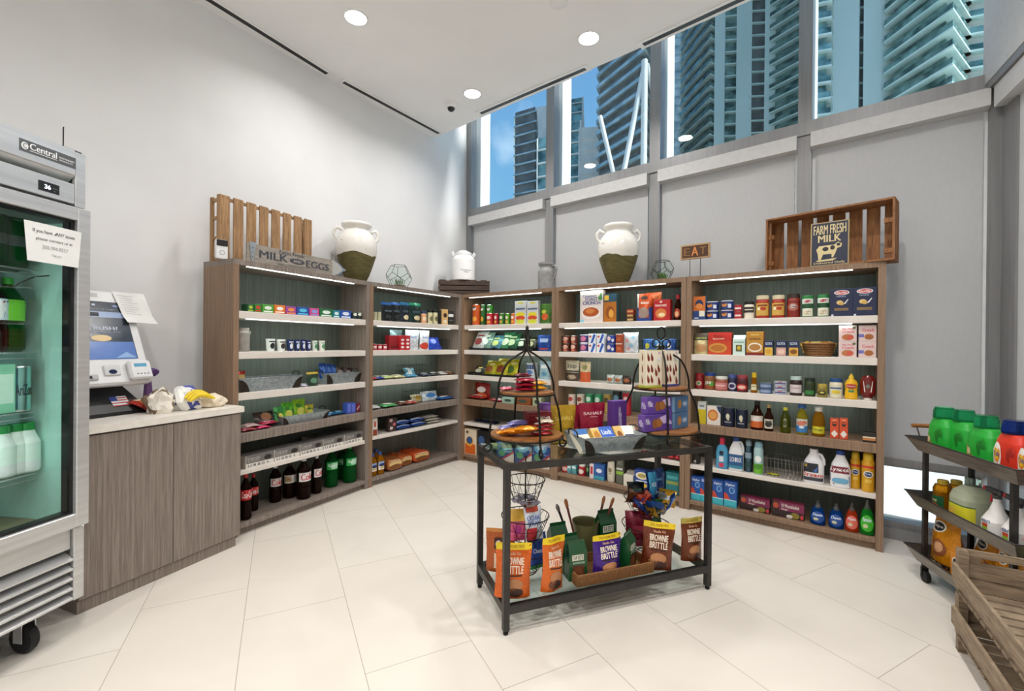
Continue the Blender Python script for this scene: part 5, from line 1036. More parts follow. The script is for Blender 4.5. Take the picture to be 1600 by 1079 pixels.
# two-tone jars
def big_jar(k, x0, x1, y0, v, seed, lab, rot=0, pxc=None):
    uc, w, h = topsz(k, x0, x1, y0, v); w *= perp(k, uc, v); R = w/2; T = Matrix(); rnd = random.Random(seed); N = 40
    o = empty('two_tone_jar', U[k].M(uc, v+.0, HU+.0005, rot), **tagd(lab, 'jar', 'two-tone stoneware jars'))
    pf = [(0, .44), (.01, .47), (.12, .62), (.25, .76), (.36, .86), (.46, .95), (.56, 1.0), (.66, .98), (.76, .86), (.83, .70), (.87, .60), (.90, .60), (.93, .70), (.96, .74), (.985, .70), (1, .62), (.985, .56), (.93, .52)]
    g = G(); split = [.44+.025*math.sin(3*2*math.pi*i/N+seed)+.018*rnd.random() for i in range(N)]
    def rr(z):
        for (za, ra), (zb, rb) in zip(pf, pf[1:]):
            if za <= z <= zb: return ra+(rb-ra)*(z-za)/(zb-za)
        return .5
    lo = [0, .01, .06, .12, .2, .28, .36]
    V = []; 
    for f in lo+['s']:
        for i in range(N):
            z = split[i] if f == 's' else f; q = rr(z)*R*(1.008 if f == 's' else 1.0); t = 2*math.pi*i/N; V.append((q*math.cos(t), q*math.sin(t), z*h))
    g.add(V, [(j*N+i, j*N+(i+1) % N, (j+1)*N+(i+1) % N, (j+1)*N+i) for j in range(len(lo)) for i in range(N)], 'olivebase', None, True); g.add(V[:N], [tuple(range(N-1, -1, -1))], 'olivebase'); g.obj('unglazed_base', o)
    g = G(); V = []; hi = ['s', .50, .56, .61, .66, .71, .76, .80, .83, .87, .90, .93, .96, .985, 1.0, .9851, .93]
    rads = {.9851: .56}
    for n_, f in enumerate(hi):
        for i in range(N):
            z = split[i] if f == 's' else f; q = (rr(z) if n_ < 15 else (.56 if n_ == 15 else .5))*R; t = 2*math.pi*i/N; V.append((q*math.cos(t), q*math.sin(t), min(z, 1)*h))
    g.add(V, [(j*N+i, j*N+(i+1) % N, (j+1)*N+(i+1) % N, (j+1)*N+i) for j in range(len(hi)-1) for i in range(N)], 'whiteglaze', None, True); g.add(V[-N:], [tuple(range(N))], '#3a352e')
    g.obj('glazed_body', o)
    for s in (-1, 1):
        g = G(); g.tube([(s*R*.70, 0, h*.86), (s*R*.92, 0, h*.90), (s*R*1.06, 0, h*.84), (s*R*1.05, 0, h*.76), (s*R*.90, 0, h*.70)], [.014, .016, .014, .013, .015], 'whiteglaze', 10); g.obj('handle', o)
    return o
noisy('olivebase', '#56502c', '#6a6138', 18, .8, bump=.5, mapping=(1, 1, 3)); noisy('whiteglaze', '#8a7a60', '#e6e3dc', 13, .18, det=5, lo=.27, hi=.335)
big_jar(0, 522, 588, 348, .155, 1.0, 'large two-tone jar, white above olive, on the left units beside the arrow sign', -35)
big_jar(3, 934, 999, 351, .15, 2.3, 'large two-tone jar, white above olive, on top of the middle unit under the windows', 35)
# glass polyhedron terrariums
def terrarium(k, x0, x1, y0, v, rot, lab):
    import bmesh
    uc, w, h = topsz(k, x0, x1, y0, v); w *= perp(k, uc, v); o = empty('geometric_terrarium', U[k].M(uc, v, HU+.0005, rot), **tagd(lab, 'terrarium', 'glass terrariums')); ph = (1+5**.5)/2
    bm = bmesh.new(); bmesh.ops.create_icosphere(bm, subdivisions=1, radius=1); F = [[v_.co.copy() for v_ in f.verts] for f in bm.faces]
    cen = [sum(f, Vector())/3 for f in F]; ed = [(f1.index, f2.index) for e in bm.edges for f1, f2 in [e.link_faces]] if False else []
    bm.faces.index_update(); ed = [(e.link_faces[0].index, e.link_faces[1].index) for e in bm.edges]; bm.faces.ensure_lookup_table()
    pent = []
    for vv in bm.verts:
        fs = [f.index for f in vv.link_faces]; n = vv.co.normalized(); x = n.orthogonal().normalized(); y = n.cross(x); fs.sort(key=lambda i: math.atan2((cen[i]).dot(y), (cen[i]).dot(x))); pent.append((fs, n.copy()))
    bm.free()
    q = min(pent, key=lambda p: p[1].z)[1]; Rm = q.rotation_difference(Vector((0, 0, -1))).to_matrix(); cen = [Rm @ c for c in cen]; zmin = min(c.z for c in cen); s = h/(2*abs(zmin)); sx = w/(max(c.x for c in cen)-min(c.x for c in cen)); cen = [Vector((c.x*sx, c.y*sx, (c.z-zmin)*s)) for c in cen]
    g = G(); [g.tube([cen[a], cen[b]], .0022, 'iron', 5) for a, b in ed]; g.obj('metal_frame', o)
    g = G(); [g.add([cen[i] for i in fs], [tuple(range(5))], 'glasspane') for fs, n in pent if n.z < .9]; g.obj('glass_panes', o)
    g = G(); g.loft([(.002, w*.20), (.012, w*.28), (.022, w*.27)], 'soil', 12); g.obj('soil', o)
    g = G(); rnd = random.Random(int(x0))
    for i in range(46):
        a = rnd.uniform(0, 6.28); r = w*.2*rnd.random()**.5; L = h*rnd.uniform(.18, .40); lx, ly = rnd.uniform(-.4, .4)*L, rnd.uniform(-.4, .4)*L; x, y = r*math.cos(a), r*math.sin(a); c = rnd.uniform(.002, .004)
        g.add([(x-c, y, .018), (x+c, y+c, .018), (x+lx*.5+c, y+ly*.5, .018+L*.6), (x+lx, y+ly, .018+L), (x+lx*.5-c, y+ly*.5, .018+L*.6)], [(0, 1, 2, 3, 4)], 'leafgreen')
    g.obj('plant', o)
terrarium(1, 602, 643, 415, .13, 20, 'glass dodecahedron terrarium with a small green plant, on the left wall units'); terrarium(3, 1017, 1053, 408, .15, 50, 'glass dodecahedron terrarium with succulents, beside the EAT sign on the right units')
# corner crate and milk can
cp = on_z(724, 455, HU); cm = frame(-.55, 5.16, HU+.0005, 3)
sc_ = (5.16-0)/FPX
o = empty('dark_crate', cm, **tagd('low dark-brown slatted crate bridging the corner of the shelving', 'crate')); wd2 = .575
for i in range(3): 
    for yy in (-.10, .13): g = G(); g.cbox(-wd2/2, wd2/2, yy, yy+.012, .0+.058*i, .047+.058*i, 'cratedark', .001); g.obj('slat', o)
for x in (-wd2/2+.012, wd2/2-.045):
    for yy in (-.088, .10): g = G(); g.box(x, x+.03, yy, yy+.028, 0, .165, 'cratedark'); g.obj('corner_post', o)
for i in range(5): g = G(); g.box(-wd2/2+.01+.115*i, -wd2/2+.08+.115*i, -.088, .128, .164, .175, 'cratedark'); g.obj('top_slat', o)
mc = empty('milk_can', frame(-.565, 5.17, HU+.1765, 20), **tagd('white enamel milk can with two small handles, on the dark corner crate', 'milk can'))
g = G(); R = .131; g.loft([(0, R*.98), (.01, R), (.235, R), (.25, R*.95), (.275, R*.80), (.285, R*.76), (.29, R*.80)], 'whiteenamel', 32); g.obj('body', mc)
g = G(); g.loft([(.29, R*.70), (.315, R*.72), (.325, R*.60), (.345, R*.30)], 'whiteenamel', 28); g.obj('lid', mc)
for s in (-1, 1): g = G(); g.tube([(s*R*.78, 0, .27), (s*R*.98, 0, .29), (s*R*1.04, 0, .315), (s*R*.95, 0, .33), (s*R*.80, 0, .29)], .007, 'whiteenamel', 8); g.obj('handle', mc)
g = G(); g.art([('t', 'Farmhouse', .25, .75, .42, .5, '#9a9a9a'), ('t', 'Milk', .4, .6, .32, .39, '#aaaaaa')], lambda a, b, l=1: ((R+.0005*l)*math.sin((2*a-1)*.9), -(R+.0005*l)*math.cos((2*a-1)*.9), .235*b), 1, 1); g.obj('lettering', mc)
# grey pitcher
uc, w_, h_ = topsz(2, 842, 868, 411, .15)
o = empty('grey_pitcher', U[2].M(uc-.01, .16, HU+.0005, -10), **tagd('slim grey ceramic pitcher with one handle, standing before the second blind', 'pitcher'))
R = w_*.46; g = G(); g.loft([(0, R*.92), (.01, R), (h_*.68, R*1.0), (h_*.76, R*.9), (h_*.82, R*.78), (h_*.88, R*.80), (h_*.93, R*.95), (h_, R*.97), (h_-.004, R*.85), (h_*.9, R*.7)], 'greyceramic', 28); g.obj('body', o)
g = G(); g.tube([(R*.78, 0, h_*.86), (R*1.25, 0, h_*.88), (R*1.42, 0, h_*.74), (R*1.25, 0, h_*.52), (R*.98, 0, h_*.38)], .011, 'greyceramic', 8); g.obj('handle', o)
# EAT sign
uc, w_, h_ = topsz(3, 1063, 1109, 381, .12); zt0 = U[3].z(1086, 404, .12)-HU
o = empty('eat_sign', U[3].M(uc, .12, HU+.0005, -2), **tagd('small framed EAT sign held up on two thin metal rods', 'sign')); s = h_-zt0
g = G(); g.cbox(-w_/2, w_/2, 0, .018, zt0, h_, '#b08e62', .002); g.box(-w_/2+.012, w_/2-.012, -.0008, 0, zt0+.012, h_-.012, '#4a2c18'); g.obj('frame', o)
g = G(); g.art([('t', 'E', .12, .33, .24, .76, '#8a6238'), ('t', 'A', .38, .62, .2, .8, '#d88a4a'), ('t', 'T', .67, .88, .24, .76, '#8a6238')], flat(w_, s, -.002, z0=zt0)); g.obj('letters', o)
for x in (-w_*.18, w_*.18): g = G(); g.tube([(x, .009, 0), (x, .009, zt0)], .003, '#55585c/m', 6); g.obj('rod', o)
g = G(); g.box(-w_*.25, w_*.25, -.02, .04, 0, .004, '#55585c/m'); g.obj('foot_plate', o)
# open crate on edge with milk sign
uL_ = U[4].u(1196, .10, HU+.1); uR_ = U[4].u(1398, -.03, HU+.1); hL = U[4].z(1196, 343, .10)-HU
pA, pB = U[4].P(uL_, .10), U[4].P(uR_, -.03); wC = (pB-pA).length
o = empty('open_crate', frame(pA.x, pA.y, HU+.0005, math.degrees(math.atan2(pB.y-pA.y, pB.x-pA.x))), **tagd('reddish-brown wooden crate standing on edge, open side forward, on the right unit', 'crate')); hC = hL; dC = .17
for i in range(8):
    bw = wC/8*.78; x = (wC-bw)*i/7; g = G(); g.box(x, x+bw, dC-.01, dC, 0, hC, 'cratewood'); g.obj('slat', o)
for z in (0, hC-.012): g = G(); g.box(0, wC, .0, dC-.01, z, z+.012, 'cratewood'); g.obj('long_board', o)
for x in (0, wC-.012):
    g = G(); 
    for b in ((.0, .05), (.09, .16)): g.box(x, x+.012, b[0], b[1], .012, hC-.012, 'cratewood')
    g.obj('end_board', o)
    for z in (.05, hC*.62): g = G(); g.box(x+(.012 if x == 0 else -.045), x+(.045 if x == 0 else 0), .03, .055, z, z+.03, 'cratewood'); g.obj('corner_block', o)
uc, w_, h_ = topsz(4, 1266, 1327, 346, .035)
o = empty('milk_sign', U[4].M(uc, .012, HU+.0005, -4) @ Matrix.Rotation(-.06, 4, 'X'), **tagd('navy Farm Fresh Milk sign with a cow, leaning on the open crate', 'sign'))
g = G(); g.cbox(-w_/2, w_/2, 0, .012, 0, h_, '#a08a62', .002); g.box(-w_/2+.008, w_/2-.008, -.0008, 0, .008, h_-.008, '#1c2238'); g.obj('board', o)
g = G(); g.art([('t', 'FARM FRESH', .08, .92, .72, .93, '#cdbb8c'), ('t', 'MILK', .2, .8, .54, .70, '#cdbb8c'), ('p', [(.16, .38), (.24, .46), (.62, .46), (.72, .52), (.82, .47), (.80, .40), (.70, .38), (.66, .28), (.60, .18), (.56, .18), (.56, .26), (.34, .26), (.28, .14), (.22, .14), (.20, .28)], '#cdbb8c'), ('e', .40, .38, .08, .05, '#1c1c22'), ('e', .58, .40, .06, .05, '#1c1c22'), ('e', .73, .46, .05, .035, '#1c1c22'), ('p', [(.15, .13), (.7, .16), (.6, .11), (.2, .10)], '#cdbb8c'), ('t', 'Delivered Daily', .1, .9, .035, .09, '#cdbb8c')], flat(w_, h_, -.001)); g.obj('painted_design', o)
# ---------------------------------------------------------------- goods on the shelves
def LB(k): return ['leftmost unit', 'inner left unit', 'corner unit under the windows', 'middle window unit', 'rightmost unit'][k]
def BX(k, l, x0, x1, y, d, body, ops, nm, cat, lab, grp=None, v=.03, side=None, lift=0, rot=0, hh=None, top=None):
    s = Slot(k, l, v); u, w, h, M = s.sz(x0, x1, y); h = hh or h
    if lift: M = M @ Matrix.Translation((0, 0, lift))
    if rot: M = M @ Matrix.Translation((0, d/2, 0)) @ Matrix.Rotation(math.radians(rot), 4, 'Z') @ Matrix.Translation((0, -d/2, 0))
    carton(nm, M, w*.985, h, d, body, ops, side=side, top=top, tags=tagd(lab, cat, grp)); return w, h
def CN(k, l, x0, x1, y, body, ops, nm, cat, lab, grp=None, v=.03, rim='#c9c9c6/m', lift=0, hh=None, lid=None, span=130):
    s = Slot(k, l, v); u, w, h, M = s.sz(x0, x1, y); h = hh or h
    if lift: M = M @ Matrix.Translation((0, 0, lift))
    can(nm, M, w*.49*s.pf, h, body, ops, rim, tagd(lab, cat, grp), lid=lid, span=span); return w, h
def BT(k, l, x0, x1, y, prof, body, cap, ops, lab_, labz, nm, cat, lab, grp=None, v=.03, **q):
    s = Slot(k, l, v); u, w, h, M = s.sz(x0, x1, y); rot = q.pop('rot', 0); fl = q.pop('flat', None)
    if rot: M = M @ Matrix.Rotation(math.radians(rot), 4, 'Z')
    w *= s.pf
    if fl: q['ry'] = w*.49*fl
    return bottle(nm, M, h, w*.49, prof, body, cap, ops, lab_, labz, tagd(lab, cat, grp), **q)
def BG(k, l, x0, x1, y, body, ops, nm, cat, lab, grp=None, v=.04, d=.05, gus=1, seal=None, tilt=0, rot=0, lift=0, top=.08, roll=0):
    s = Slot(k, l, v); u, w, h, M = s.sz(x0, x1, y); lift += .014 if tilt else 0; M = M @ Matrix.Translation((0, 0, lift)) @ Matrix.Rotation(math.radians(rot), 4, 'Z') @ Matrix.Rotation(math.radians(-tilt), 4, 'X') @ Matrix.Rotation(math.radians(roll), 4, 'Y')
    if tilt: h = h/math.cos(math.radians(tilt))
    return bag(nm, M, w, h, d, body, ops, tagd(lab, cat, grp), gus=gus, seal=seal, top=top, nx=8, nz=8)
def FL(k, l, x0, x1, dd, th, body, ops, nm, cat, lab, grp=None, v=.03, lift=0, rot=0):
    """packet lying flat"""
    s = Slot(k, l, v); a = s.f.u(x0, v, s.z); b = s.f.u(x1, v, s.z); w_ = b-a; a = min(max(a, PW+.006), UW[k]-PW-.008-w_); b = a+w_; M = s.f.M((a+b)/2, v, s.z+lift, rot)
    return bag(nm, lie(M, -88, th), b-a, dd, th, body, ops, tagd(lab, cat, grp), nx=8, nz=6, wav=.0015)
W3 = ['left', 'middle', 'right']
# --- unit 1, first shelf: gum packs
gum = [(387, 397, 475, '#1f5a34', '#a8c040'), (398, 409, 475, '#3a7a2c', '#c83a2c'), (410, 428, 475.5, '#4f9c3c', '#e6ece0'), (429, 446, 476.5, '#e07a2c', '#f2ece4'), (447, 463, 478.5, '#a04a9c', '#e8903c'), (464, 483, 479.5, '#2a4a9c', '#58c0e0'), (484, 499, 481.5, '#c84a8c', '#8a9ad8'), (500, 520, 482.5, '#1a6a3a', '#e6f0e8'), (521, 531, 485, '#2a8a9a', '#e0ecec'), (532, 549, 485, '#2450a8', '#dfe8f4')]
gl = ['dark green', 'mid green', 'green and white', 'orange and white', 'purple and orange', 'royal blue', 'pink and lilac', 'deep green with white', 'teal', 'bright blue']
for (a, b, y, c, c2), n in zip(gum, gl): BX(0, 1, a, b, y, .07, c, [('e', .5, .6, .32, .22, c2), ('r', .1, .9, .1, .25, c2)], 'gum_pack', 'gum pack', '%s gum pack on the top shelf of the leftmost unit' % n, 'gum packs', v=.03)
for i, a in enumerate((551, 563)): CN(0, 1, a, a+10, 488, '#1c2a2c', [('e', .5, .7, .4, .2, '#e6ead8')], 'candy_tub', 'tub', 'small dark tub with a pale lid at the end of the gum row, %s' % ['left one', 'right one'][i], 'candy tubs', lid='#d8dccb')
# second shelf: cups
s = Slot(0, 2, .05); u, w, h, M = s.sz(370, 398, 512); g = G(); R = w*.48*s.pf
g.loft([(0, R*.95), (.006, R), (h*.78, R), (h*.88, R*.88), (h*.93, R*.90), (h, R*.92), (h-.004, R*.8), (h*.8, R*.7)], 'taupejar', 24, T=Matrix.Translation((0, R, 0))); o = g.obj('crock', None, M, **tagd('grey-brown ceramic crock at the left end of the cup shelf', 'crock'))
g = G(); g.tube([(R*.9, R, h*.9), (R*1.15, R*.9, h*.85), (R*1.1, R*.9, h*.72)], .006, 'taupejar', 8); g.obj('handle', o)
CUP = [(0, .8), (.03, .84), (.9, 1), (.93, 1.04), (1, 1.0)]
cups = [(419, 434, 529, '#e4ece8', '#23282a', 'white cup with a black swirl'), (436, 450, 530, '#e2e6e2', '#3a3230', 'white cup with dark print'), (451, 461, 530, '#1f2c5c', '#dfe6f0', 'navy and white cup, first'), (462, 471, 530, '#22305f', '#c8d6ec', 'navy and white cup, second'), (472, 479, 530, '#2a2f6c', '#e0e4f0', 'violet-navy cup, third'), (480, 488, 531, '#262c60', '#ccd0e8', 'violet-navy cup, fourth'), (490, 499, 532, '#dfe6dc', '#3f8a5a', 'white and green cup, left of two'), (501, 511, 532, '#e6e2dc', '#4a9464', 'white and green cup, right of two')]
for a, b, y, c, c2, n in cups: 
    s = Slot(0, 2, .035); u, w, h, M = s.sz(a, b, y); bottle('snack_cup', M, h, w*.5*s.pf, CUP, c+'/g', None, [('e', .5, .45, .3, .28, c2), ('r', .1, .9, .8, .9, c2)], '-', (.05, .9), tagd(n+' on the second shelf of the leftmost unit', 'cup', 'snack cups'), span=120)
def gtray(k, l, x0, x1, y, v, d, lab):
    s = Slot(k, l, v); u, w, h, M = s.sz(x0, x1, y); return tray('galvanized_tray', M @ Matrix.Translation((0, d/2, 0)), w, d, max(.05, h), lab, .014)
gtray(0, 3, 374, 473, 589, .03, .17, 'long galvanized tray on the third shelf of the leftmost unit, left of two')
gtray(0, 3, 512, 566, 582, .05, .17, 'galvanized tray at the right on the third shelf of the leftmost unit')
gtray(0, 4, 442, 515, 646, .03, .17, 'galvanized tray of green candy pouches on the wood-look shelf, leftmost unit')
BG(0, 3, 372, 386, 584, '#b8321f/f', [('r', .1, .9, .5, .8, '#e8c878')], 'chip_bag', 'snack bag', 'red and cream bag poking up at the left end of the third shelf tray', v=.11, lift=.02)
BG(0, 3, 482, 500, 581, '#2a3f30/f', [('e', .5, .4, .3, .2, '#5a8a6a')], 'snack_bag', 'snack bag', 'dark green pouch with a yellow top between two galvanized trays', v=.04, seal='#c8b03c', top=.15)
FL(0, 3, 474, 482, .05, .02, '#d0d0dc/f', [], 'candy_pack', 'candy', 'tiny white packet lying at the shelf edge between the galvanized trays')
for i in range(3): BG(0, 3, 503+8*i, 513+8*i, 576+i, '#2458b4/f', [('e', .5, .6, .25, .2, '#5a8ad8')], 'candy_bag', 'candy', 'blue candy bag in the right tray of the third shelf, %s' % W3[i], 'blue candy bags', v=.10, lift=.035, tilt=8)
for i in range(2): BG(0, 3, 528+13*i, 540+13*i, 579+i, '#4a3a38/f', [('e', .4, .6, .3, .2, '#b0a4a0')], 'candy_bag', 'candy', 'dark and silver candy pack in the right tray of the third shelf, %s' % ['left', 'right'][i], 'dark candy packs', v=.11, lift=.03)
gp = [(432, 447, 640, '#3f9c4c'), (444, 462, 633, '#5cc02c'), (462, 481, 628, '#8cc81c'), (480, 493, 636, '#c8b83c')]
for i, (a, b, y, c) in enumerate(gp): BG(0, 4, a, b, y, c+'/f', [('e', .5, .35, .32, .2, '#e0e060'), ('e', .4, .65, .25, .1, '#3a8a2c')], 'candy_bag', 'candy', '%s candy pouch standing in the tray on the wood-look shelf' % ['teal-green', 'leaf-green', 'lime green', 'yellowish'][i], 'green candy pouches', v=.085+.01*i, lift=.01, tilt=10, d=.035)
BG(0, 4, 402, 432, 645, '#33261f/f', [('e', .6, .6, .3, .3, '#9a6a48')], 'snack_bag', 'snack bag', 'dark brown snack bag left of the candy tray on the wood-look shelf', v=.10, tilt=20)
for i, (a, b, c) in enumerate(((381, 404, '#8e1428'), (386, 408, '#c8b0a8'), (405, 425, '#c81f58'), (412, 438, '#b82048'))): FL(0, 4, a, b, .09, .022, c+'/f', [('r', .2, .8, .35, .65, '#e0a0a8')], 'candy_bar', 'candy bar', ['dark red bar at the left end of the wood-look shelf', 'pale wrapped bar lying on the dark red one', 'pink bar before the dark brown bag', 'crimson bar touching the candy tray'][i], v=.02+.03*(i % 2), lift=.018*(i % 2))
for i in range(2): FL(0, 4, 514+14*i, 528+14*i, .10, .025, '#2a6a9c/f', [('e', .5, .5, .3, .3, '#7ab0cc')], 'candy_bag', 'candy', 'blue wrapped sweets lying right of the candy tray, %s' % ['left', 'right'][i], 'blue wrapped sweets', v=.07)
for i in range(2): BX(0, 4, 542+7*i, 549+7*i, 629, .05, '#3a5ab8', [('r', .15, .85, .1, .9, '#6a7ad8')], 'candy_box', 'candy box', 'small blue box standing at the right end of the wood-look shelf, %s' % ['left', 'right'][i], 'small blue boxes', v=.06)
BX(0, 4, 557, 563, 630, .05, '#7a2638', [('p', [(.1, .2), (.8, .6), (.8, .8), (.1, .4)], '#d8ccd0')], 'candy_box', 'candy box', 'small dark red box beside the two small blue boxes', v=.06)
# fifth shelf: grey cartons in white display trays
us = Slot(0, 5, .02); ua = us.f.u(383, .02, L5[0]+.05); ub = us.f.u(567, .02, L5[0]+.05); n = 5; wv = (ub-ua)/n
def stroop(u, v, z, lab):
    M = us.f.M(u, v, z); w = wv*.97
    o = carton('biscuit_carton', M, w, .085, .12, '#6f6b68', [('r', 0, 1, 0, .36, '#dcd7cf'), ('t', 'U 8 8 0', .08, .66, .08, .28, '#2c2a2a'), ('e', .78, .18, .04, .08, '#8a8a8a'), ('t', 'STROOP', .06, .5, .55, .80, '#b0aca8'), ('t', 'WAFELS', .06, .5, .42, .52, '#a09c98'), ('e', .78, .60, .14, .2, '#2a2422'), ('r', 0, .015, 0, 1, '#d8d0c4')], side='#cfc6b8', tags=tagd(lab, 'biscuit carton', 'grey biscuit cartons'))
for i in range(n): stroop(ua+wv*(i+.5), .02, L5[0]+.0006, 'grey biscuit carton in a white display tray, %s in the front row' % ['first from the left', 'second', 'third', 'fourth', 'fifth'][i])
for i in (3, 4): stroop(ua+wv*(i+.45), .145, L5[0]+.0006, 'grey biscuit carton in the back row, %s' % ['left one', 'right one'][i-3])
# bottom board: cola and green soda
def soda(k, x0, x1, y, v, kind, lab, grp):
    if kind == 'coke': a = ('colabrown', '#b01c1c', [('t', 'Coca-Cola', .1, .9, .2, .85, '#f0e8e4')], '#c01f24')
    elif kind == 'diet': a = ('colabrown', '#cfcfcf', [('t', 'Coke', .12, .88, .15, .85, '#b8232c'), ('r', 0, 1, .92, 1, '#a8a4a4')], '#dcd8d6')
    elif kind == 'plain': a = ('colabrown', '#1a1a1a', [('r', .0, .45, .1, .9, '#a89878'), ('t', 'Coke', .05, .42, .3, .8, '#8a3a30')], '#dedad4')
    else: a = ('greenpet', '#1c8a34', [('r', .3, .7, .1, .9, '#a8d8b8'), ('t', 'Sprite', .1, .9, .3, .75, '#e0f0e4')], '#2ba04a')
    BT(k, 6, x0, x1, y, SODA, a[0], a[1], a[2], a[3], (.44, .66) if kind != 'green' else (.48, .68), 'soda_bottle', 'soda bottle', lab, grp, v=v, span=150, rot=random.uniform(-12, 12))
soda(0, 377, 397, 741, .03, 'coke', 'red-labelled cola bottle at the left end of the bottom board, in front', 'red-labelled cola bottles'); soda(0, 392, 408, 741, .14, 'coke', 'red-labelled cola bottle at the left end of the bottom board, behind', 'red-labelled cola bottles')
soda(0, 424, 444, 727, .16, 'diet', 'white-labelled cola bottle set back, left of the group', 'white-labelled cola bottles'); soda(0, 446, 468, 723, .15, 'plain', 'cola bottle with its tan side label showing, set back in the group', 'white-labelled cola bottles')
soda(0, 469, 493, 715, .03, 'diet', 'white-labelled cola bottle in front, nearest the middle', 'white-labelled cola bottles'); soda(0, 492, 509, 711, .06, 'diet', 'white-labelled cola bottle in front, rightmost', 'white-labelled cola bottles')
soda(0, 512, 534, 703, .08, 'green', 'green soda bottle, left of three on the bottom board', 'green soda bottles'); soda(0, 530, 546, 700, .18, 'green', 'green soda bottle, middle and set back of three', 'green soda bottles'); soda(0, 546, 568, 696, .04, 'green', 'green soda bottle, right of three, by the divider', 'green soda bottles')
# --- unit 2
cb = [(598, 616, 472, '#14181c', '#2a5a9c'), (613, 628, 472, '#14181c', '#3a6ab4'), (627, 642, 472, '#182430', '#2a6a9c'), (641, 661, 473, '#16302c', '#2a8a6a')]
for i, (a, b, y, c, sl) in enumerate(cb): BG(1, 1, a, b, y, c+'/f', [('e', .55, .25, .28, .12, '#d8c8a0' if i > 1 else '#23282c'), ('r', .2, .8, .5, .6, '#3a4a54')], 'coffee_bag', 'coffee bag', 'black pouch with a %s top, %s on the top shelf, inner left unit' % (['deep blue', 'mid blue', 'blue-green', 'green'][i], ['first', 'second', 'third', 'fourth'][i]), 'black pouches', v=.05, seal=sl+'/f', top=.14, rot=6*(i % 2))
for i, a in enumerate((584, 591)): CN(1, 1, a, a+7, 487, '#b8b494', [], 'small_jar', 'jar', 'tiny tan jar at the left end of the inner left unit top shelf, %s' % ['left', 'right'][i], 'tiny tan jars', v=.05)
jar_ = lambda k, l, a, b, y, c, lc, ops, lab, grp=None, v=.04, lb=None, lz=(.12, .62), nm='jar', cat='jar', cz=.86: (lambda q, s_: bottle(nm, q[3], q[2], q[1]*.49*s_.pf, [(0, .9), (.03, 1), (.70, 1), (.80, .88), (cz, .84)], c, lc, ops, lb, lz, tagd(lab, cat, grp), capr=.93))(*(lambda s_: (s_.sz(a, b, y), s_))(Slot(k, l, v)))
jar_(1, 1, 660, 670, 486, '#d8a078', '#2a3a6a', [('r', .1, .9, .2, .8, '#e8d0b0')], 'peach-coloured jar beside the black pouches', lb='-')
for i, a in enumerate((670, 678)): jar_(1, 1, a, a+9, 484, '#cfc8a0', 'blackplastic', [('e', .5, .5, .35, .35, '#6a6a4a')], 'cream jar with a black lid, %s of two on the inner left unit' % ['left', 'right'][i], 'cream jars with black lids', lb='-')
jar_(1, 1, 687, 691, 484, '#14100e', 'blackplastic', [], 'narrow black bottle between the cream jars and the tan carton')
BX(1, 1, 691, 700, 483, .04, '#d8b078', [('e', .5, .6, .3, .15, '#3a2a1c'), ('r', .2, .8, .1, .3, '#efe2c8')], 'small_carton', 'carton', 'tan and cream carton next to the black tin, inner left unit')
CN(1, 1, 701, 715, 485, '#23201f', [('r', .05, .95, .55, .75, '#e2dedc'), ('r', .1, .9, .3, .34, '#8a8684')], 'coffee_tin', 'tin', 'black tin with a white band, right end of the inner left unit top shelf', rim='#23201f')
for i, a in enumerate((583, 591, 599)): CN(1, 2, a, a+8, 537+i*.3, '#b02430', [('r', .1, .9, .3, .7, '#e8d4d4')], 'snack_cup', 'cup', 'small red and white cup at the left of the second shelf, %s' % W3[i], 'small red cups', v=.05, rim='#dddddd')
BX(1, 2, 608, 626, 524, .06, '#8e1420', [('r', .1, .9, .1, .3, '#6a0c14')], 'chocolate_box', 'box', 'dark red box on the second shelf of the inner left unit', v=.06)
for i in range(2): BX(1, 2, 625+8*i, 633+8*i, 524, .05, '#b01c28', [('e', .5, .7, .3, .08, '#efe0e0'), ('e', .5, .45, .3, .08, '#efe0e0'), ('e', .5, .2, .3, .08, '#efe0e0')], 'candy_box', 'box', 'slim red box with three white marks, %s' % ['left', 'right'][i], 'slim red boxes', v=.04)
BG(1, 2, 636, 657, 515, '#d8dde6/f', [('p', [(0, 0), (1, 0), (1, .25), (.5, .45), (0, .2)], '#5a3a28'), ('r', .2, .8, .6, .68, '#8a94b4')], 'snack_bag', 'snack bag', 'silver-white pouch with a brown wave, inner left unit second shelf', v=.06); BG(1, 2, 658, 673, 516, '#dcdfe6/f', [('e', .4, .2, .4, .18, '#c83a28'), ('r', .2, .8, .6, .68, '#8a94b4')], 'snack_bag', 'snack bag', 'silver-white pouch with a red wave, inner left unit second shelf', v=.06)
BG(1, 2, 673, 693, 527, '#1f3fae/f', [('e', .4, .6, .2, .2, '#8aa0e0')], 'snack_bag', 'snack bag', 'crumpled royal blue bag on the inner left unit second shelf', v=.05, gus=0, tilt=25)
BG(1, 2, 612, 630, 515, '#a8ccd4/f', [], 'snack_bag', 'snack bag', 'pale teal pouch top showing behind the dark red box', v=.14)
def wbasket(k, l, x0, x1, y, v, d, lab, m='#8f918a/m'):
    s = Slot(k, l, v); u, w, h, M = s.sz(x0, x1, y); g = G(); t = .0022
    for z in (0.003, h*.5, h): g.tube([(-w/2, 0, z), (w/2, 0, z), (w/2, d, z), (-w/2, d, z)], t if z == h else .0014, m, 4, True)
    n = max(4, int(w/.022))
    for i in range(n+1): x = -w/2+w*i/n; g.tube([(x, 0, h), (x, 0, .003), (x, d, .003), (x, d, h)], .0013, m, 4)
    for j in range(1, 6): yy = d*j/6; g.tube([(-w/2, yy, h), (-w/2, yy, .003), (w/2, yy, .003), (w/2, yy, h)], .0013, m, 4)
    return g.obj('wire_basket', None, M, **tagd(lab, 'wire basket'))
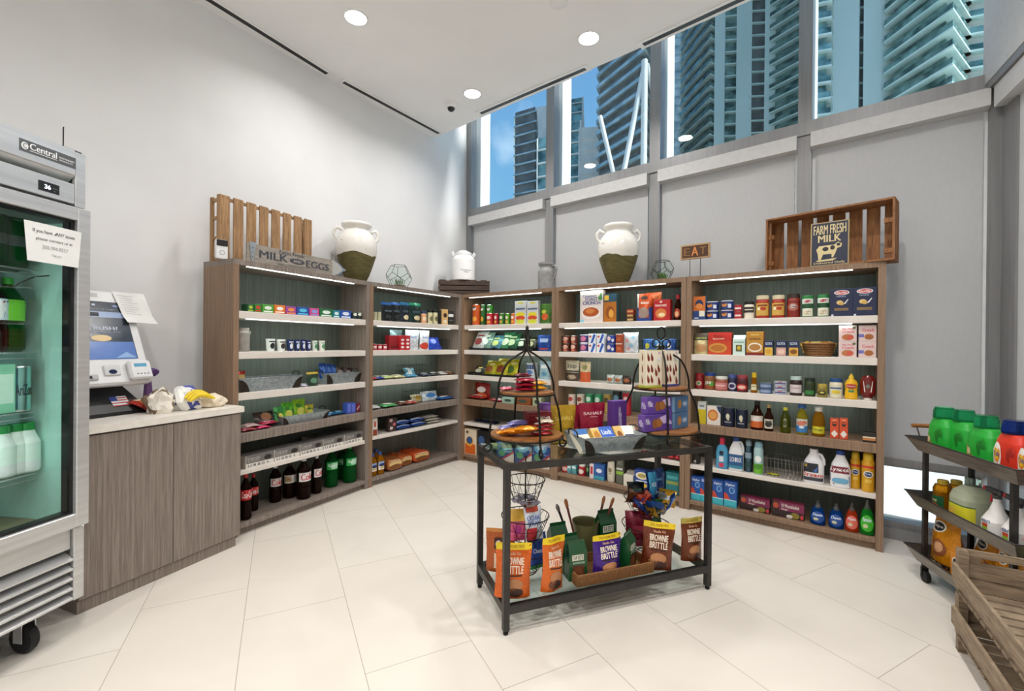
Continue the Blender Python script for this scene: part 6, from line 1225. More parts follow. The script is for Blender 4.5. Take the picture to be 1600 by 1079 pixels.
wbasket(1, 2, 676, 706, 530, .14, .12, 'thin wire basket behind the blue bag, second shelf, inner left unit', '#3f4a46/m'); wbasket(1, 3, 634, 668, 570, .14, .14, 'thin wire basket at the back of the third shelf, inner left unit', '#3f4a46/m'); wbasket(1, 4, 643, 700, 609, .14, .14, 'thin wire basket at the back of the wood-look shelf, inner left unit', '#3f4a46/m')
fl = [(1, 3, 583, 592, '#b8303a', 'small red flat pack'), (1, 3, 590, 603, '#22489c', 'dark blue flat pack'), (1, 3, 600, 618, '#c8d48a', 'pale green and yellow flat pack'), (1, 3, 617, 637, '#d8d49c', 'cream and yellow flat pack'), (1, 3, 637, 654, '#4a9cc8', 'light blue flat pack'), (1, 3, 662, 676, '#2a3458', 'dark blue small pack'), (1, 3, 677, 690, '#3a3f44', 'charcoal small pack'), (1, 3, 691, 700, '#c8c8c4', 'pale grey small pack'), (1, 3, 701, 713, '#7a5236', 'brown small pack'),
      (1, 4, 583, 596, '#dcdcdc', 'white wrapped bar'), (1, 4, 600, 625, '#3a9a4c', 'green flat pack'), (1, 4, 627, 641, '#6a3020', 'dark brown flat pack'), (1, 4, 642, 655, '#b8402a', 'red-brown flat pack'), (1, 4, 690, 713, '#2a5fa8', 'blue flat pack')]
for k, l, a, b, c, n in fl: FL(k, l, a, b, .12, .035, c+'/f', [('e', .5, .5, .3, .25, '#e8e4d8')], 'snack_pack', 'snack pack', '%s lying on the %s of the inner left unit' % (n, 'third shelf' if l == 3 else 'wood-look shelf'), v=.04, rot=random.uniform(-8, 8))
BG(1, 4, 646, 664, 617, '#e0d8b0/f', [('e', .5, .45, .25, .25, '#c8a02c')], 'snack_bag', 'snack bag', 'cream and yellow bag leaning in the back basket, wood-look shelf', v=.12, tilt=25, gus=0); BG(1, 4, 663, 688, 612, '#d4e2e8/f', [('e', .5, .5, .3, .25, '#3a7ac0')], 'snack_bag', 'snack bag', 'white and blue bag propped in the back basket, wood-look shelf', v=.10, tilt=25, gus=0)
BG(1, 3, 638, 654, 575, '#6ab0cc/f', [('r', .2, .5, 0, 1, '#e0eef0')], 'snack_bag', 'snack bag', 'light blue and white bag propped up on the third shelf, inner left unit', v=.10, tilt=35, gus=0)
BX(1, 5, 582, 590, 653, .05, '#d8d0c8', [('r', .1, .9, .0, .35, '#8a3a20'), ('r', .3, .7, .5, .8, '#b04a3a')], 'small_carton', 'carton', 'white and brown carton at the left end of the low shelf, inner left unit'); BX(1, 5, 607, 620, 652, .05, '#3a2a28', [('e', .3, .8, .2, .12, '#c8a0a0'), ('e', .7, .5, .2, .12, '#c86a70'), ('e', .35, .25, .2, .12, '#d8c8c0')], 'small_carton', 'carton', 'dark floral-patterned carton on the low shelf, inner left unit', v=.06)
for i, (a, b, y, lf) in enumerate(((620, 645, 0, 0), (620, 643, 0, .045), (643, 668, 0, 0), (641, 666, 0, .045))): FL(1, 5, a, b, .12, .045, '#1c4696/f', [('r', .1, .9, .1, .35, '#c8d4ec')], 'blue_pack', 'snack pack', 'blue and white pack on the low shelf, %s' % ['left pile, bottom', 'left pile, top', 'right pile, bottom', 'right pile, top'][i], 'blue packs on the low shelf', v=.04, lift=lf)
for i in range(3): FL(1, 5, 668-2*i, 692-3*i, .12, .03, '#d2ccc0/f', [('r', .2, .8, .4, .6, '#8a8478')], 'white_pack', 'snack pack', 'cream pack piled on the low shelf, %s' % ['bottom', 'middle', 'top'][i], 'cream packs on the low shelf', v=.05, lift=.03*i)
for i, (a, b, y, v) in enumerate(((580, 591, 709, .03), (591, 603, 706, .03), (585, 597, 702, .13))): BT(1, 6, a, b, y, [(0, .9, 3.5), (.03, 1, 3.5), (.62, 1, 3.5), (.74, .8), (.84, .45), (.88, .42)], 'amberjuice', '#2a4a94', [('r', 0, 1, .55, 1, '#8aa8d0'), ('e', .5, .6, .35, .2, '#1c2c5c'), ('e', .5, .25, .2, .12, '#c8b06a')], '#e4dcd8', (.22, .58), 'juice_bottle', 'juice bottle', 'orange juice bottle with a blue cap, bottom board, %s' % ['left in front', 'right in front', 'behind'][i], 'juice bottles', v=v, pw=3.5)
for i, (a, b, y, v, c) in enumerate(((606, 630, 716, .03, '#9a5a2c'), (627, 645, 711, .08, '#c0602c'), (646, 672, 704, .07, '#c85024'))): 
    s = Slot(1, 6, v); u, w, h, M = s.sz(a, b, y); g = G(); T = M @ Matrix.Translation((0, .125, h/2)) @ Matrix.Rotation(math.pi/2, 4, 'X')
    g.loft([(-.12, w*.25, h*.3), (-.11, w*.48, h*.47, 3.5), (-.05, w*.5, h*.5, 3.5), (.08, w*.5, h*.5, 3.5), (.117, w*.48, h*.46, 3.5), (.124, w*.44, h*.42, 3.5)], c+'/f', 20, T=Matrix.Identity(4)); g.art([('r', .1, .9, .45, .75, '#d8b878'), ('e', .5, .35, .35, .18, '#7a4a1c'), ('r', .2, .8, .8, .86, '#e8dcc0')], lambda p, q, l=1: (-w/2+w*p, -h/2+h*q, .125+.0004*l))
    g.obj('bread_loaf', None, T, **tagd(['brown loaf of bread in printed wrap, nearest the juice', 'orange-wrapped bread loaf, middle one', 'orange-wrapped bread loaf, farthest right'][i]+' on the bottom board', 'bread', 'wrapped loaves'))
# --- unit 3 (corner, under the windows)
def pringle(a, b, y, c, lab, v=.05): CN(2, 1, a, b, y, c, [('e', .5, .80, .26, .10, '#e8e0d8'), ('e', .5, .85, .24, .05, '#23201f'), ('e', .5, .30, .3, .12, '#e8a83c')], 'chip_tube', 'chip tube', lab, 'chip tubes', v=v, rim='#b9b7b0/m', lid='#d8d8d4')
pringle(734, 747, 475, '#d0561c', 'tall orange chip tube on the corner unit'); pringle(748, 757, 475.5, '#2a6a2c', 'tall dark green chip tube beside the orange one', .09); pringle(757, 768, 475.5, '#3a8a2c', 'tall green chip tube, right of three tall tubes', .09)
for i, (a, b, c) in enumerate(((756, 769, '#b81c28'), (770, 777, '#a81c28'), (778, 786, '#3f7a2c'), (787, 795, '#56941f'), (796, 804, '#c85f1c'))): CN(2, 1, a, b, 489, c, [('e', .5, .62, .3, .14, '#e8dcd0'), ('e', .5, .25, .3, .12, '#e0a03c')], 'chip_tube', 'chip tube', 'short %s chip tube, %s of the short ones on the corner unit' % (['red', 'dark red', 'green', 'light green', 'orange'][i], ['first', 'second', 'third', 'fourth', 'fifth'][i]), 'short chip tubes', v=.035, rim='#b9b7b0/m', lid='#d8d8d4')
for i, (a, b) in enumerate(((804, 822), (823, 841))):
    BX(2, 1, a, b, 470, .04, '#c6c9ca', [('r', .1, .9, .62, .70, '#5a6a8a'), ('e', .5, .92, .3, .04, '#c0b83c'), ('e', .5, .42, .40, .10, '#d8c82c'), ('e', .5, .27, .42, .10, '#c8482c'), ('e', .5, .11, .40, .10, '#c8c83c')], 'lunch_kit', 'snack kit', 'card-backed snack kit of yellow and red cups, %s' % ['left of two', 'right of two'][i], 'snack kits', v=.05)
BG(2, 1, 842, 860, 474, '#4a7a2c/f', [('e', .5, .35, .3, .18, '#d8602c'), ('e', .4, .6, .22, .1, '#b8c83c')], 'snack_bag', 'snack bag', 'green and orange veggie snack bag at the right end of the corner unit top shelf', v=.07)
def dtray(k, l, x0, x1, d, lab, v=.025): 
    s = Slot(k, l, v); a = s.f.u(x0, v, s.z); b = s.f.u(x1, v, s.z); w = b-a; g = G(); g.box(-w/2, w/2, 0, d, 0, .003, 'blackplastic'); g.box(-w/2, w/2, 0, .003, 0, .022, 'blackplastic'); g.box(-w/2, -w/2+.003, 0, d, 0, .03, 'blackplastic'); g.box(w/2-.003, w/2, 0, d, 0, .03, 'blackplastic'); g.obj('display_tray', None, s.f.M((a+b)/2, v, s.z), **tagd(lab, 'display tray'))
dtray(2, 2, 733, 770, .18, 'black plastic tray under the grey bags, second shelf, corner unit'); dtray(2, 2, 771, 832, .18, 'long black plastic tray of green chip bags, second shelf, corner unit'); dtray(2, 3, 731, 804, .18, 'long black plastic tray of yellow chip bags, third shelf, corner unit')
for i, (a, b, y, c, o_) in enumerate(((734, 754, 519, '#c9cdca', '#8a3a3a'), (744, 764, 520, '#7a9a8c', '#d8e0da'), (762, 780, 525, '#4f8a9c', '#c8d878'), (776, 796, 520, '#3f8a5a', '#d8e6c8'), (786, 806, 522, '#1f5a38', '#b8d0a0'), (802, 822, 527, '#1c2c20', '#c8d8c0'), (820, 834, 528, '#2a2f24', '#b8b88a'))):
    BG(2, 2, a, b, y, c+'/f', [('e', .45, .4, .32, .2, o_), ('r', .2, .8, .68, .78, o_)], 'chip_bag', 'chip bag', '%s chip bag leaning on the second shelf of the corner unit' % ['silver and maroon', 'grey-green', 'blue and lime', 'green and white', 'deep green', 'black and white', 'black and olive'][i], 'leaning chip bags', v=.06+.008*(i % 2), tilt=28, gus=0, rot=-6, d=.04, lift=.006)
BG(2, 2, 838, 860, 523, '#1f4a9c/f', [('r', .2, .8, .55, .78, '#a8c0e8'), ('r', .2, .8, .1, .2, '#a83a3a')], 'snack_bag', 'snack bag', 'standing blue bag with white print at the right of the second shelf, corner unit', v=.05)
for i, (a, b, y, c, o_) in enumerate(((737, 755, 573, '#3a3a34', '#c8c8b8'), (752, 772, 565, '#b8b01c', '#9a5a2c'), (768, 790, 562, '#cfc82a', '#8a3a1c'), (784, 806, 563, '#c2bf22', '#4a6a1c'))):
    BG(2, 3, a, b, y, c+'/f', [('e', .45, .35, .32, .22, o_), ('e', .6, .7, .25, .1, '#e8e48a')], 'chip_bag', 'chip bag', '%s chip bag leaning on the third shelf of the corner unit' % ['black and white', 'yellow, left', 'yellow, middle', 'yellow-green, right'][i], 'yellow chip bags', v=.07, tilt=28, gus=0, rot=-6, d=.04, lift=.006)
CN(2, 3, 817, 836, 567, '#c9d4da', [('r', 0, 1, .6, .9, '#2a4a7a'), ('e', .5, .4, .3, .15, '#3a6ab0')], 'nut_can', 'can', 'white and blue can on the third shelf behind the left candy stand', v=.05)
BG(2, 3, 841, 859, 564, '#a8ccd8/f', [('r', .2, .8, .6, .8, '#e6f0f2'), ('e', .5, .3, .25, .12, '#5a94b0')], 'snack_bag', 'snack bag', 'pale blue pouch at the right of the third shelf, corner unit', v=.05)
BG(2, 4, 740, 764, 598, '#8e1c18/f', [('e', .5, .6, .3, .18, '#e0dcd8'), ('e', .5, .25, .35, .15, '#c8602c')], 'chip_bag', 'chip bag', 'red chip bag standing on the wood-look shelf, corner unit', v=.10, gus=0)
FL(2, 4, 722, 748, .12, .045, '#a83028/f', [('r', .2, .8, .3, .7, '#dcd8d4')], 'chip_bag', 'chip bag', 'red and white bag lying flat at the left of the wood-look shelf, corner unit', v=.04); FL(2, 4, 764, 782, .10, .03, '#c83a4c/f', [('r', .4, .9, .1, .9, '#e4dcdc')], 'candy_bag', 'candy', 'pink and white bag lying on the wood-look shelf, corner unit', v=.03)
for i, (a, b, c) in enumerate(((784, 803, '#9ab8a8'), (804, 829, '#8a4a20'), (832, 846, '#a8b090'))): BX(2, 4, a, b, 621, .06, c, [('e', .5, .5, .3, .25, '#3a4a3c')], 'small_carton', 'carton', 'low %s carton on the wood-look shelf behind the left candy stand' % ['mint', 'brown', 'sage'][i], v=.03)
for i in range(3): FL(2, 5, 738+12*i, 750+12*i, .10, .03, '#1c2236/f', [('r', .3, .7, .3, .7, '#3a4a6a')], 'snack_pack', 'snack pack', 'dark blue flat pack on the low shelf of the corner unit, %s' % W3[i], 'dark flat packs', v=.08)
BX(2, 6, 723, 741, 670, .09, '#ddcdb4', [('r', .05, .95, .02, .42, '#d0601c'), ('e', .45, .52, .34, .2, '#e8a83c'), ('e', .45, .56, .26, .15, '#3a5a8a'), ('e', .25, .88, .12, .06, '#6a5a3a')], 'cat_litter_box', 'box', 'cream and orange box with a blue circle, at the inner corner of the bottom board', v=.02, side='#c8b48c'); BX(2, 6, 745, 765, 673, .10, '#1c1c1e', [('e', .35, .62, .25, .18, '#3a5a8c'), ('r', .55, .9, .2, .5, '#8a6a2c')], 'food_box', 'box', 'black box with a blue circle beside the cream and orange box', v=.04)
for i, (a, b) in enumerate(((776, 803), (804, 831), (832, 859))): BX(2, 6, a, b, 687, .12, '#2a4a84', [('e', .45, .72, .38, .22, '#6aa8c8'), ('e', .45, .72, .22, .1, '#c4dce8'), ('p', [(0, 0), (1, 0), (1, .45), (.3, 0)], '#d8cfc4'), ('p', [(.25, 0), (1, .45), (1, .55), (.15, 0)], '#b8323a'), ('e', .3, .35, .2, .14, '#5a9a6a')], 'detergent_box', 'box', 'blue and white carton with a red stripe seen through the table glass, %s' % ['left of three', 'middle of three', 'right of three'][i], 'blue striped cartons', v=.03)
# --- unit 4 (middle window unit)
BX(3, 1, 906, 942, 454, .055, '#d8cdc8', [('t', 'Cinnamon', .12, .72, .80, .88, '#3a4a8a'), ('t', 'TOAST', .2, .78, .68, .79, '#3a4a8a'), ('t', 'CRUNCH', .12, .9, .56, .67, '#3a4a8a'), ('e', .48, .30, .42, .20, '#e8e0dc'), ('e', .48, .33, .36, .15, '#a8501f'), ('e', .45, .36, .2, .08, '#c87838'), ('p', [(.78, .75), (.95, .95), (.98, .7), (.86, .68)], '#4a8a4c'), ('r', 0, .18, 0, .1, '#8ac0d0')], 'cereal_box', 'cereal box', 'white cereal box with a bowl of cinnamon squares, top shelf of the middle window unit', v=.04, side='#b8a098')
BX(3, 1, 943, 963, 459, .05, '#b06a1c', [('r', 0, 1, .72, 1, '#1f4a5c'), ('r', .05, .4, .78, .96, '#d8a83c'), ('e', .5, .35, .35, .22, '#8a4a12'), ('e', .6, .3, .2, .15, '#d89a3c')], 'cereal_box', 'cereal box', 'orange-brown cracker box with a dark teal top, right of the cereal box', v=.05, side='#2a4a54')
for i in range(3): BX(3, 1, 979, 990, 470, .05, ['#5a4a2c', '#6a3a1c', '#a8321c'][i], [('r', .1, .9, .3, .7, '#c8a06a')], 'small_carton', 'carton', 'small stacked packet left of the orange bread mix, %s of three' % ['bottom', 'middle', 'top'][i], 'stacked small packets', v=.07, lift=.036*i, hh=.035)
BG(3, 1, 993, 1017, 458, '#c8501c/f', [('r', 0, .15, .3, 1, '#e4dcd4'), ('t', 'BREAD', .3, .85, .62, .7, '#f0e4d8'), ('e', .5, .85, .22, .07, '#3a2418'), ('e', .5, .30, .36, .2, '#9a8478'), ('r', 0, 1, 0, .12, '#1f3f8c'), ('r', 0, .15, .12, .5, '#2a4a94'), ('r', .85, 1, .12, .5, '#2a4a94')], 'rice_bag', 'bag', 'orange and blue brick-shaped bag on the top shelf of the middle window unit', v=.04, d=.07)
BG(3, 1, 1008, 1032, 456, '#c85a1c/f', [('r', .2, .8, .4, .6, '#a83a1c')], 'snack_bag', 'snack bag', 'plain orange bag behind the orange and blue bag', v=.13)
BX(3, 1, 1021, 1047, 468, .06, '#b01c22', [('t', 'PANCAKE', .1, .8, .68, .78, '#f0dcd0'), ('e', .45, .35, .34, .24, '#d07a3c'), ('e', .45, .9, .08, .05, '#e8c8c0'), ('e', .5, .28, .2, .1, '#f0d8a8')], 'mix_box', 'box', 'red baking mix box on the top shelf of the middle window unit', v=.03, side='#a0181c')
BT(3, 1, 1051, 1064, 460, [(0, .92), (.03, 1), (.45, .95), (.5, .75), (.56, .92), (.7, .6), (.82, .4), (.86, .4)], 'darksyrup', '#a8202c', [('e', .5, .5, .4, .45, '#a83a20'), ('e', .5, .4, .25, .25, '#d8a878')], '-', (.08, .5), 'syrup_bottle', 'bottle', 'dark syrup bottle with a red cap on the top shelf, middle window unit', v=.04, capr=.5)
def stack2(a, b, y, c, ops, nm, lab, grp, v=.035, l=2, k=3, kind='can', n=2):
    s = Slot(k, l, v); u, w, h, M = s.sz(a, b, y); hh = h/n-.001
    for i in range(n):
        tl = tagd('%s, %s' % (lab, ['lower', 'upper'][i] if n == 2 else ['bottom', 'middle', 'top'][i]), nm.split('_')[-1] if nm != 'soup_can' else 'can', grp); Mi = M @ Matrix.Translation((0, 0, i*(h/n)))
        if kind == 'can': can(nm, Mi, w*.49*s.pf, hh, c, ops, '#b9b7b2/m', tl)
        else: carton(nm, Mi, w*.97, hh, w*.9, c, ops, tags=tl)
stack2(874, 887, 524, '#5a2418', [('e', .5, .6, .35, .25, '#d8a89a'), ('e', .5, .2, .3, .12, '#c86a4a')], 'pudding_cup', 'brown snack cup at the left end of the second shelf', 'brown snack cups'); stack2(889, 900, 524, '#6a2a1c', [('e', .5, .6, .35, .25, '#e0b8a8'), ('e', .5, .2, .3, .12, '#c86a4a')], 'pudding_cup', 'brown snack cup, second column', 'brown snack cups')
stack2(903, 918, 522, '#3f2a6c', [('e', .5, .5, .32, .28, '#d87a9a'), ('r', 0, 1, 0, .12, '#d8d4e0'), ('r', 0, 1, .88, 1, '#d8d4e0')], 'soup_can', 'purple and pink can on the second shelf', 'purple cans')
for a, b, n in ((919, 931, 'left'), (932, 944, 'right')): stack2(a, b, 521, '#dfe2e8', [('p', [(.3, 0), (.6, 0), (1, .9), (.7, 1)], '#2a5ab0'), ('e', .25, .7, .15, .12, '#c8503c')], 'yogurt_box', 'white box with a blue diagonal, %s column' % n, 'white and blue boxes', kind='box')
stack2(945, 961, 523, '#1f3a8c', [('e', .35, .6, .22, .25, '#e0c8c8'), ('e', .75, .4, .12, .2, '#d8d8e4')], 'soup_can', 'royal blue can on the second shelf', 'royal blue cans', v=.035); stack2(962, 972, 521, '#9c401c', [('r', 0, 1, .9, 1, '#d8c8c0'), ('r', .2, .8, .3, .6, '#b8603a')], 'spice_box', 'rust-orange box on the second shelf', 'rust boxes', kind='box')
BG(3, 2, 972, 996, 519, '#ccd2da/f', [('e', .3, .6, .12, .1, '#d0908c'), ('e', .6, .35, .14, .1, '#8ab0c8'), ('e', .4, .2, .12, .08, '#d0908c'), ('e', .7, .75, .12, .08, '#8ab0c8')], 'marshmallow_bag', 'bag', 'white and pale blue speckled bag on the second shelf, middle window unit', v=.05, gus=0)
wbasket(3, 2, 1000, 1060, 531, .05, .16, 'black wire basket of blue packs behind the right stand finial', '#2f3638/m')
for i, (a, b) in enumerate(((1004, 1022), (1022, 1040), (1038, 1056))): BG(3, 2, a, b, 529, ['#3a6ab0', '#5a94c8', '#2a58a8'][i]+'/f', [('e', .4, .5, .2, .2, ['#c8c03c', '#e0e8f0', '#d8dce8'][i])], 'snack_bag', 'snack bag', 'blue pack in the black wire basket, %s' % W3[i], 'blue packs in the wire basket', v=.10, gus=0, d=.03)
BG(3, 3, 882, 903, 563, '#cfc8ae/f', [('t', 'KIND', .2, .85, .62, .8, '#5a5a48'), ('r', 0, 1, .45, .52, '#3a2a22'), ('r', 0, 1, 0, .42, '#4a3c30'), ('e', .5, .2, .35, .12, '#b0a084')], 'snack_bag', 'snack bag', 'cream and dark brown pouch alone at the left of the third shelf, middle window unit', v=.05)
BG(3, 3, 904, 921, 565, '#d8c8a0/f', [('r', 0, 1, 0, .5, '#c85a2c'), ('e', .5, .72, .25, .12, '#8a8a5a')], 'snack_bag', 'snack bag', 'cream and orange pouch right of the cream and brown one', v=.03)
for i, (a, b, c) in enumerate(((946, 958, '#c8d4d0'), (958, 971, '#b8c4c0'), (971, 985, '#3a2c28'))): BG(3, 3, a, b, 585+i, c+'/f', [('e', .5, .45, .35, .22, '#b0683a')], 'snack_bag', 'snack bag', '%s low nut pack on the third shelf, middle window unit' % ['silver left', 'silver middle', 'dark'][i], v=.06, gus=0, d=.05)
for i, (a, b, y, c, o_, n) in enumerate(((885, 897, 616, '#d8c8bc', '#a83028', 'cream tub with a red mark'), (898, 911, 616, '#d4c8b8', '#8a3a20', 'cream tub with a brown mark'), (912, 925, 615, '#2a8a5c', '#c8e0d0', 'green tub'), (926, 939, 616, '#2f9464', '#c8e0d0', 'sea-green tub'), (940, 953, 616, '#a8904a', '#4a3a20', 'gold tub'), (954, 969, 611, '#1c2428', '#5a8a9a', 'black tub'), (970, 984, 614, '#b82838', '#e0c0c0', 'crimson tub'))):
    CN(3, 4, a, b, y, c, [('e', .5, .7, .3, .14, o_)], 'snack_tub', 'tub', n+' on the wood-look shelf, its top showing behind the pouches', v=.05, rim=c)
for i in range(6): 
    a = 1000+10.5*i; FL(3, 5, a, a+10, .06, .045, '#a01c20/f', [('e', .5, .5, .3, .3, '#e0c8c8')], 'candy_pack', 'candy', 'small red packet on the low shelf beyond the table, %s' % OR[5-i], 'small red packets', v=.04)
h6 = [(870, 884, 721, '#a82024', '#d8b0a8', 'jar', 'small red jar at the left of the bottom board'), (901, 913, 725, '#b02028', '#e6dcd8', 'jar', 'red jar with a white round label on the bottom board')]
for a, b, y, c, o_, cat, n in h6: jar_(3, 6, a, b, y, c, '#dcd8d0' if a > 890 else c, [('e', .5, .5, .38, .4, o_)], n+', middle window unit', lb='-', v=.04)
for i, (a, b) in enumerate(((886, 892), (893, 900))): BX(3, 6, a, b, 726, .04, '#5aa0a8', [('r', .1, .9, .6, .85, '#d8e8e8')], 'small_carton', 'carton', 'narrow teal carton on the bottom board, %s' % ['left', 'right'][i], 'narrow teal cartons', v=.05)
CN(3, 6, 914, 921, 726, '#1c3a34', [('e', .5, .6, .3, .2, '#7ab06a')], 'small_can', 'can', 'narrow dark green can beside the red and white striped box', v=.07)
BX(3, 6, 921, 944, 725, .06, '#2a5aa0', [('r', 0, .28, 0, 1, '#d8d0d0'), ('r', .06, .22, .3, .8, '#b8323a'), ('e', .65, .6, .2, .14, '#d8dce8'), ('r', .3, 1, 0, .25, '#3a9ab0')], 'bandage_box', 'box', 'blue box with a white and red end panel on the bottom board', v=.03)
BT(3, 6, 946, 960, 713, [(0, .8), (.05, .9), (.4, 1), (.75, .85), (.85, .55), (.87, .5)], '#cfc8b4/g', '#c8c0ac', [('e', .5, .5, .2, .12, '#8a7a5a'), ('r', .35, .65, .3, .34, '#8a7a5a')], '-', (.1, .85), 'shampoo_bottle', 'bottle', 'beige rounded shampoo bottle on the bottom board, middle window unit', v=.03, flat=.7, capr=.6)
BT(3, 6, 961, 974, 716, [(0, .95, 4), (.02, 1, 4), (.78, 1, 4), (.8, .92, 4)], '#5a5c50/g', '#6a6c5c', [('r', 0, 1, .45, .62, '#86b03a'), ('r', .2, .8, .7, .8, '#c8c8bc')], '-', (.05, .78), 'shampoo_bottle', 'bottle', 'grey square bottle with a green band on the bottom board', v=.03, flat=.75, pw=4, capr=.95)
BX(3, 6, 974, 989, 742, .06, '#dcd4c8', [('r', .3, .7, .4, .44, '#b0a898')], 'soap_box', 'box', 'small plain cream box on the bottom board', v=.02); BX(3, 6, 979, 992, 736, .06, '#d6cec0', [], 'soap_box', 'box', 'plain cream box set behind the small one', v=.10)
BX(3, 6, 991, 1015, 735, .08, '#27458f', [('e', .5, .72, .42, .2, '#e8e4dc'), ('e', .5, .72, .3, .13, '#c8b03c'), ('t', 'OXI', .3, .7, .67, .78, '#2a5a9c'), ('e', .5, .22, .35, .14, '#e0b82c'), ('r', .1, .9, .4, .46, '#d8e0f0')], 'detergent_box', 'box', 'blue laundry powder box with yellow bursts on the bottom board', v=.02, side='#4a8ab0'); BX(3, 6, 1018, 1038, 737, .08, '#1f3a5c', [('e', .5, .7, .35, .18, '#c8d88a'), ('r', .1, .9, .2, .3, '#8ab0a0')], 'detergent_box', 'box', 'navy and green box behind the table leg on the bottom board', v=.04); BX(3, 6, 1040, 1061, 738, .08, '#1f7a80', [('r', .05, .95, .45, .6, '#8a9a4a'), ('r', .1, .9, .7, .85, '#4aa8ac')], 'detergent_box', 'box', 'teal box at the right end of the bottom board, middle window unit', v=.05)
for i in range(3): BG(3, 4, 1015+16*i, 1031+16*i, 618, ['#3a5a94', '#b8a878', '#2a4a7c'][i]+'/f', [('e', .5, .5, .3, .2, '#d8dce0')], 'snack_bag', 'snack bag', '%s pouch on the wood-look shelf behind the right stand' % ['blue', 'tan', 'navy'][i], v=.09)
# --- unit 5 (rightmost)
BX(4, 1, 1080, 1099, 463, .035, '#c86a24', [('r', 0, 1, 0, .38, '#1f3f7c'), ('e', .5, .66, .34, .2, '#1c2a54'), ('e', .5, .58, .3, .12, '#d8843c'), ('r', .5, .95, .14, .38, '#dcd8c8'), ('r', .1, .45, .05, .1, '#c8d0e0')], 'macaroni_box', 'box', 'orange and blue macaroni box at the left of the top shelf, rightmost unit', v=.04, side='#3a6a8c')
for j, (a, b) in enumerate(((1101, 1122), (1124, 1145))): stack2(a, b, 470-1.5*j, '#1f3474', [('e', .35, .55, .22, .25, '#c8843c'), ('e', .36, .70, .2, .12, '#16244c'), ('r', .62, .85, .2, .6, '#d8dce8'), ('r', 0, 1, .88, .97, '#c8ccd8')], 'macaroni_cup', 'navy macaroni cup, %s column' % ['left', 'right'][j], 'navy macaroni cups', k=4, l=1)
stack2(1146, 1159, 475.5, '#a8202c', [('r', .1, .9, .35, .6, '#e0d0cc')], 'tomato_can', 'small red can beside the navy cups', 'small red cans', k=4, l=1)
jar_(4, 1, 1161, 1178, 470, '#ded6c4', '#1c1a18', [('r', 0, 1, .35, .8, '#2a2622'), ('r', .1, .9, .55, .62, '#d8d0bc')], 'white sauce jar with a black lid, top shelf, rightmost unit', lb='-', lz=(.1, .8))
for i, (a, b, y) in enumerate(((1179, 1201, 461), (1204, 1226, 460.5))): jar_(4, 1, a, b, y, '#9c2414', '#cfc0a0', [('e', .3, .55, .12, .12, '#e8e0c0'), ('e', .6, .55, .2, .14, '#b03a1c'), ('r', .2, .9, .75, .88, '#8a3a1c'), ('p', [(.4, .1), (1, .35), (1, .25), (.5, .05)], '#8a2414')], 'tomato sauce jar with a gold label, %s' % ['left of two', 'right of two'][i], 'gold-label sauce jars', lb='#c8a04a', lz=(.12, .66))
jar_(4, 1, 1228, 1250, 458, '#7c1c10', '#2a1c16', [('e', .5, .55, .35, .3, '#a86a5c'), ('e', .5, .6, .2, .15, '#c8b8b0'), ('t', 'Prego', .25, .75, .5, .66, '#3a2a5c')], 'dark red sauce jar with a black lid, right of the gold-label jars', lb='-', lz=(.15, .68))
for i, (a, b, y) in enumerate(((1252, 1271, 461), (1276, 1296, 459.5))): CN(4, 1, a, b, y, '#2a7a3c', [('r', 0, 1, .62, .84, '#d8dcd4'), ('e', .5, .72, .3, .07, '#a8303a'), ('r', 0, 1, .42, .6, '#1f4a2c'), ('r', .05, .95, .05, .4, '#dcd8c8'), ('e', .5, .2, .4, .12, '#b0a47c')], 'cheese_shaker', 'shaker', 'green grated cheese shaker, %s' % ['left of two', 'right of two'][i], 'cheese shakers', v=.03, rim='#1f6a34', lid='#1f6a34')
for i, (a, b, y) in enumerate(((1297, 1333, 451), (1335, 1374, 448))): BX(4, 1, a, b, y, .05, '#131f42', [('e', .5, .86, .34, .09, '#e0d8d8'), ('e', .5, .86, .28, .07, '#b8232c'), ('t', 'Barilla', .28, .72, .82, .90, '#f2e8e8'), ('t', ['FARFALLE', 'PENNE'][i], .28, .68, .70, .74, '#a8b0c8'), ('e', .42, .50, .15, .08, '#d8b878'), ('e', .5, .46, .12, .06, '#c8a058'), ('p', [(.6, .46), (.78, .62), (.8, .6), (.66, .44)], '#e0e0dc'), ('r', .18, .8, .2, .3, '#7a6444'), ('r', .05, .15, .0, .07, '#c8ccd8')], 'pasta_box', 'pasta box', 'navy pasta box with a red oval, %s' % ['left of two', 'right of two'][i], 'navy pasta boxes', v=.03)
BG(4, 2, 1083, 1106, 520, '#cfc08c/f', [('r', 0, 1, .66, 1, '#4a3a2a'), ('r', .1, .9, .72, .8, '#8a9a4a'), ('e', .5, .3, .38, .2, '#b88a5a')], 'rice_pouch', 'pouch', 'cream and green-topped pouch at the left of the second shelf, rightmost unit', v=.04); BX(4, 2, 1106, 1143, 519, .05, '#c0401c', [('r', 0, 1, .6, 1, '#b8281c'), ('t', 'Rice', .25, .65, .78, .9, '#7a1810'), ('t', 'Spanish', .2, .7, .66, .75, '#e8d0b0'), ('e', .42, .3, .4, .22, '#c88a3a'), ('e', .42, .3, .3, .14, '#b06a24')], 'rice_box', 'box', 'red and orange rice box on the second shelf, rightmost unit', v=.04, side='#a02c18')
s = Slot(4, 2, .04); u, w, h, M = s.sz(1145, 1164, 523); g = G(); d = w*.9
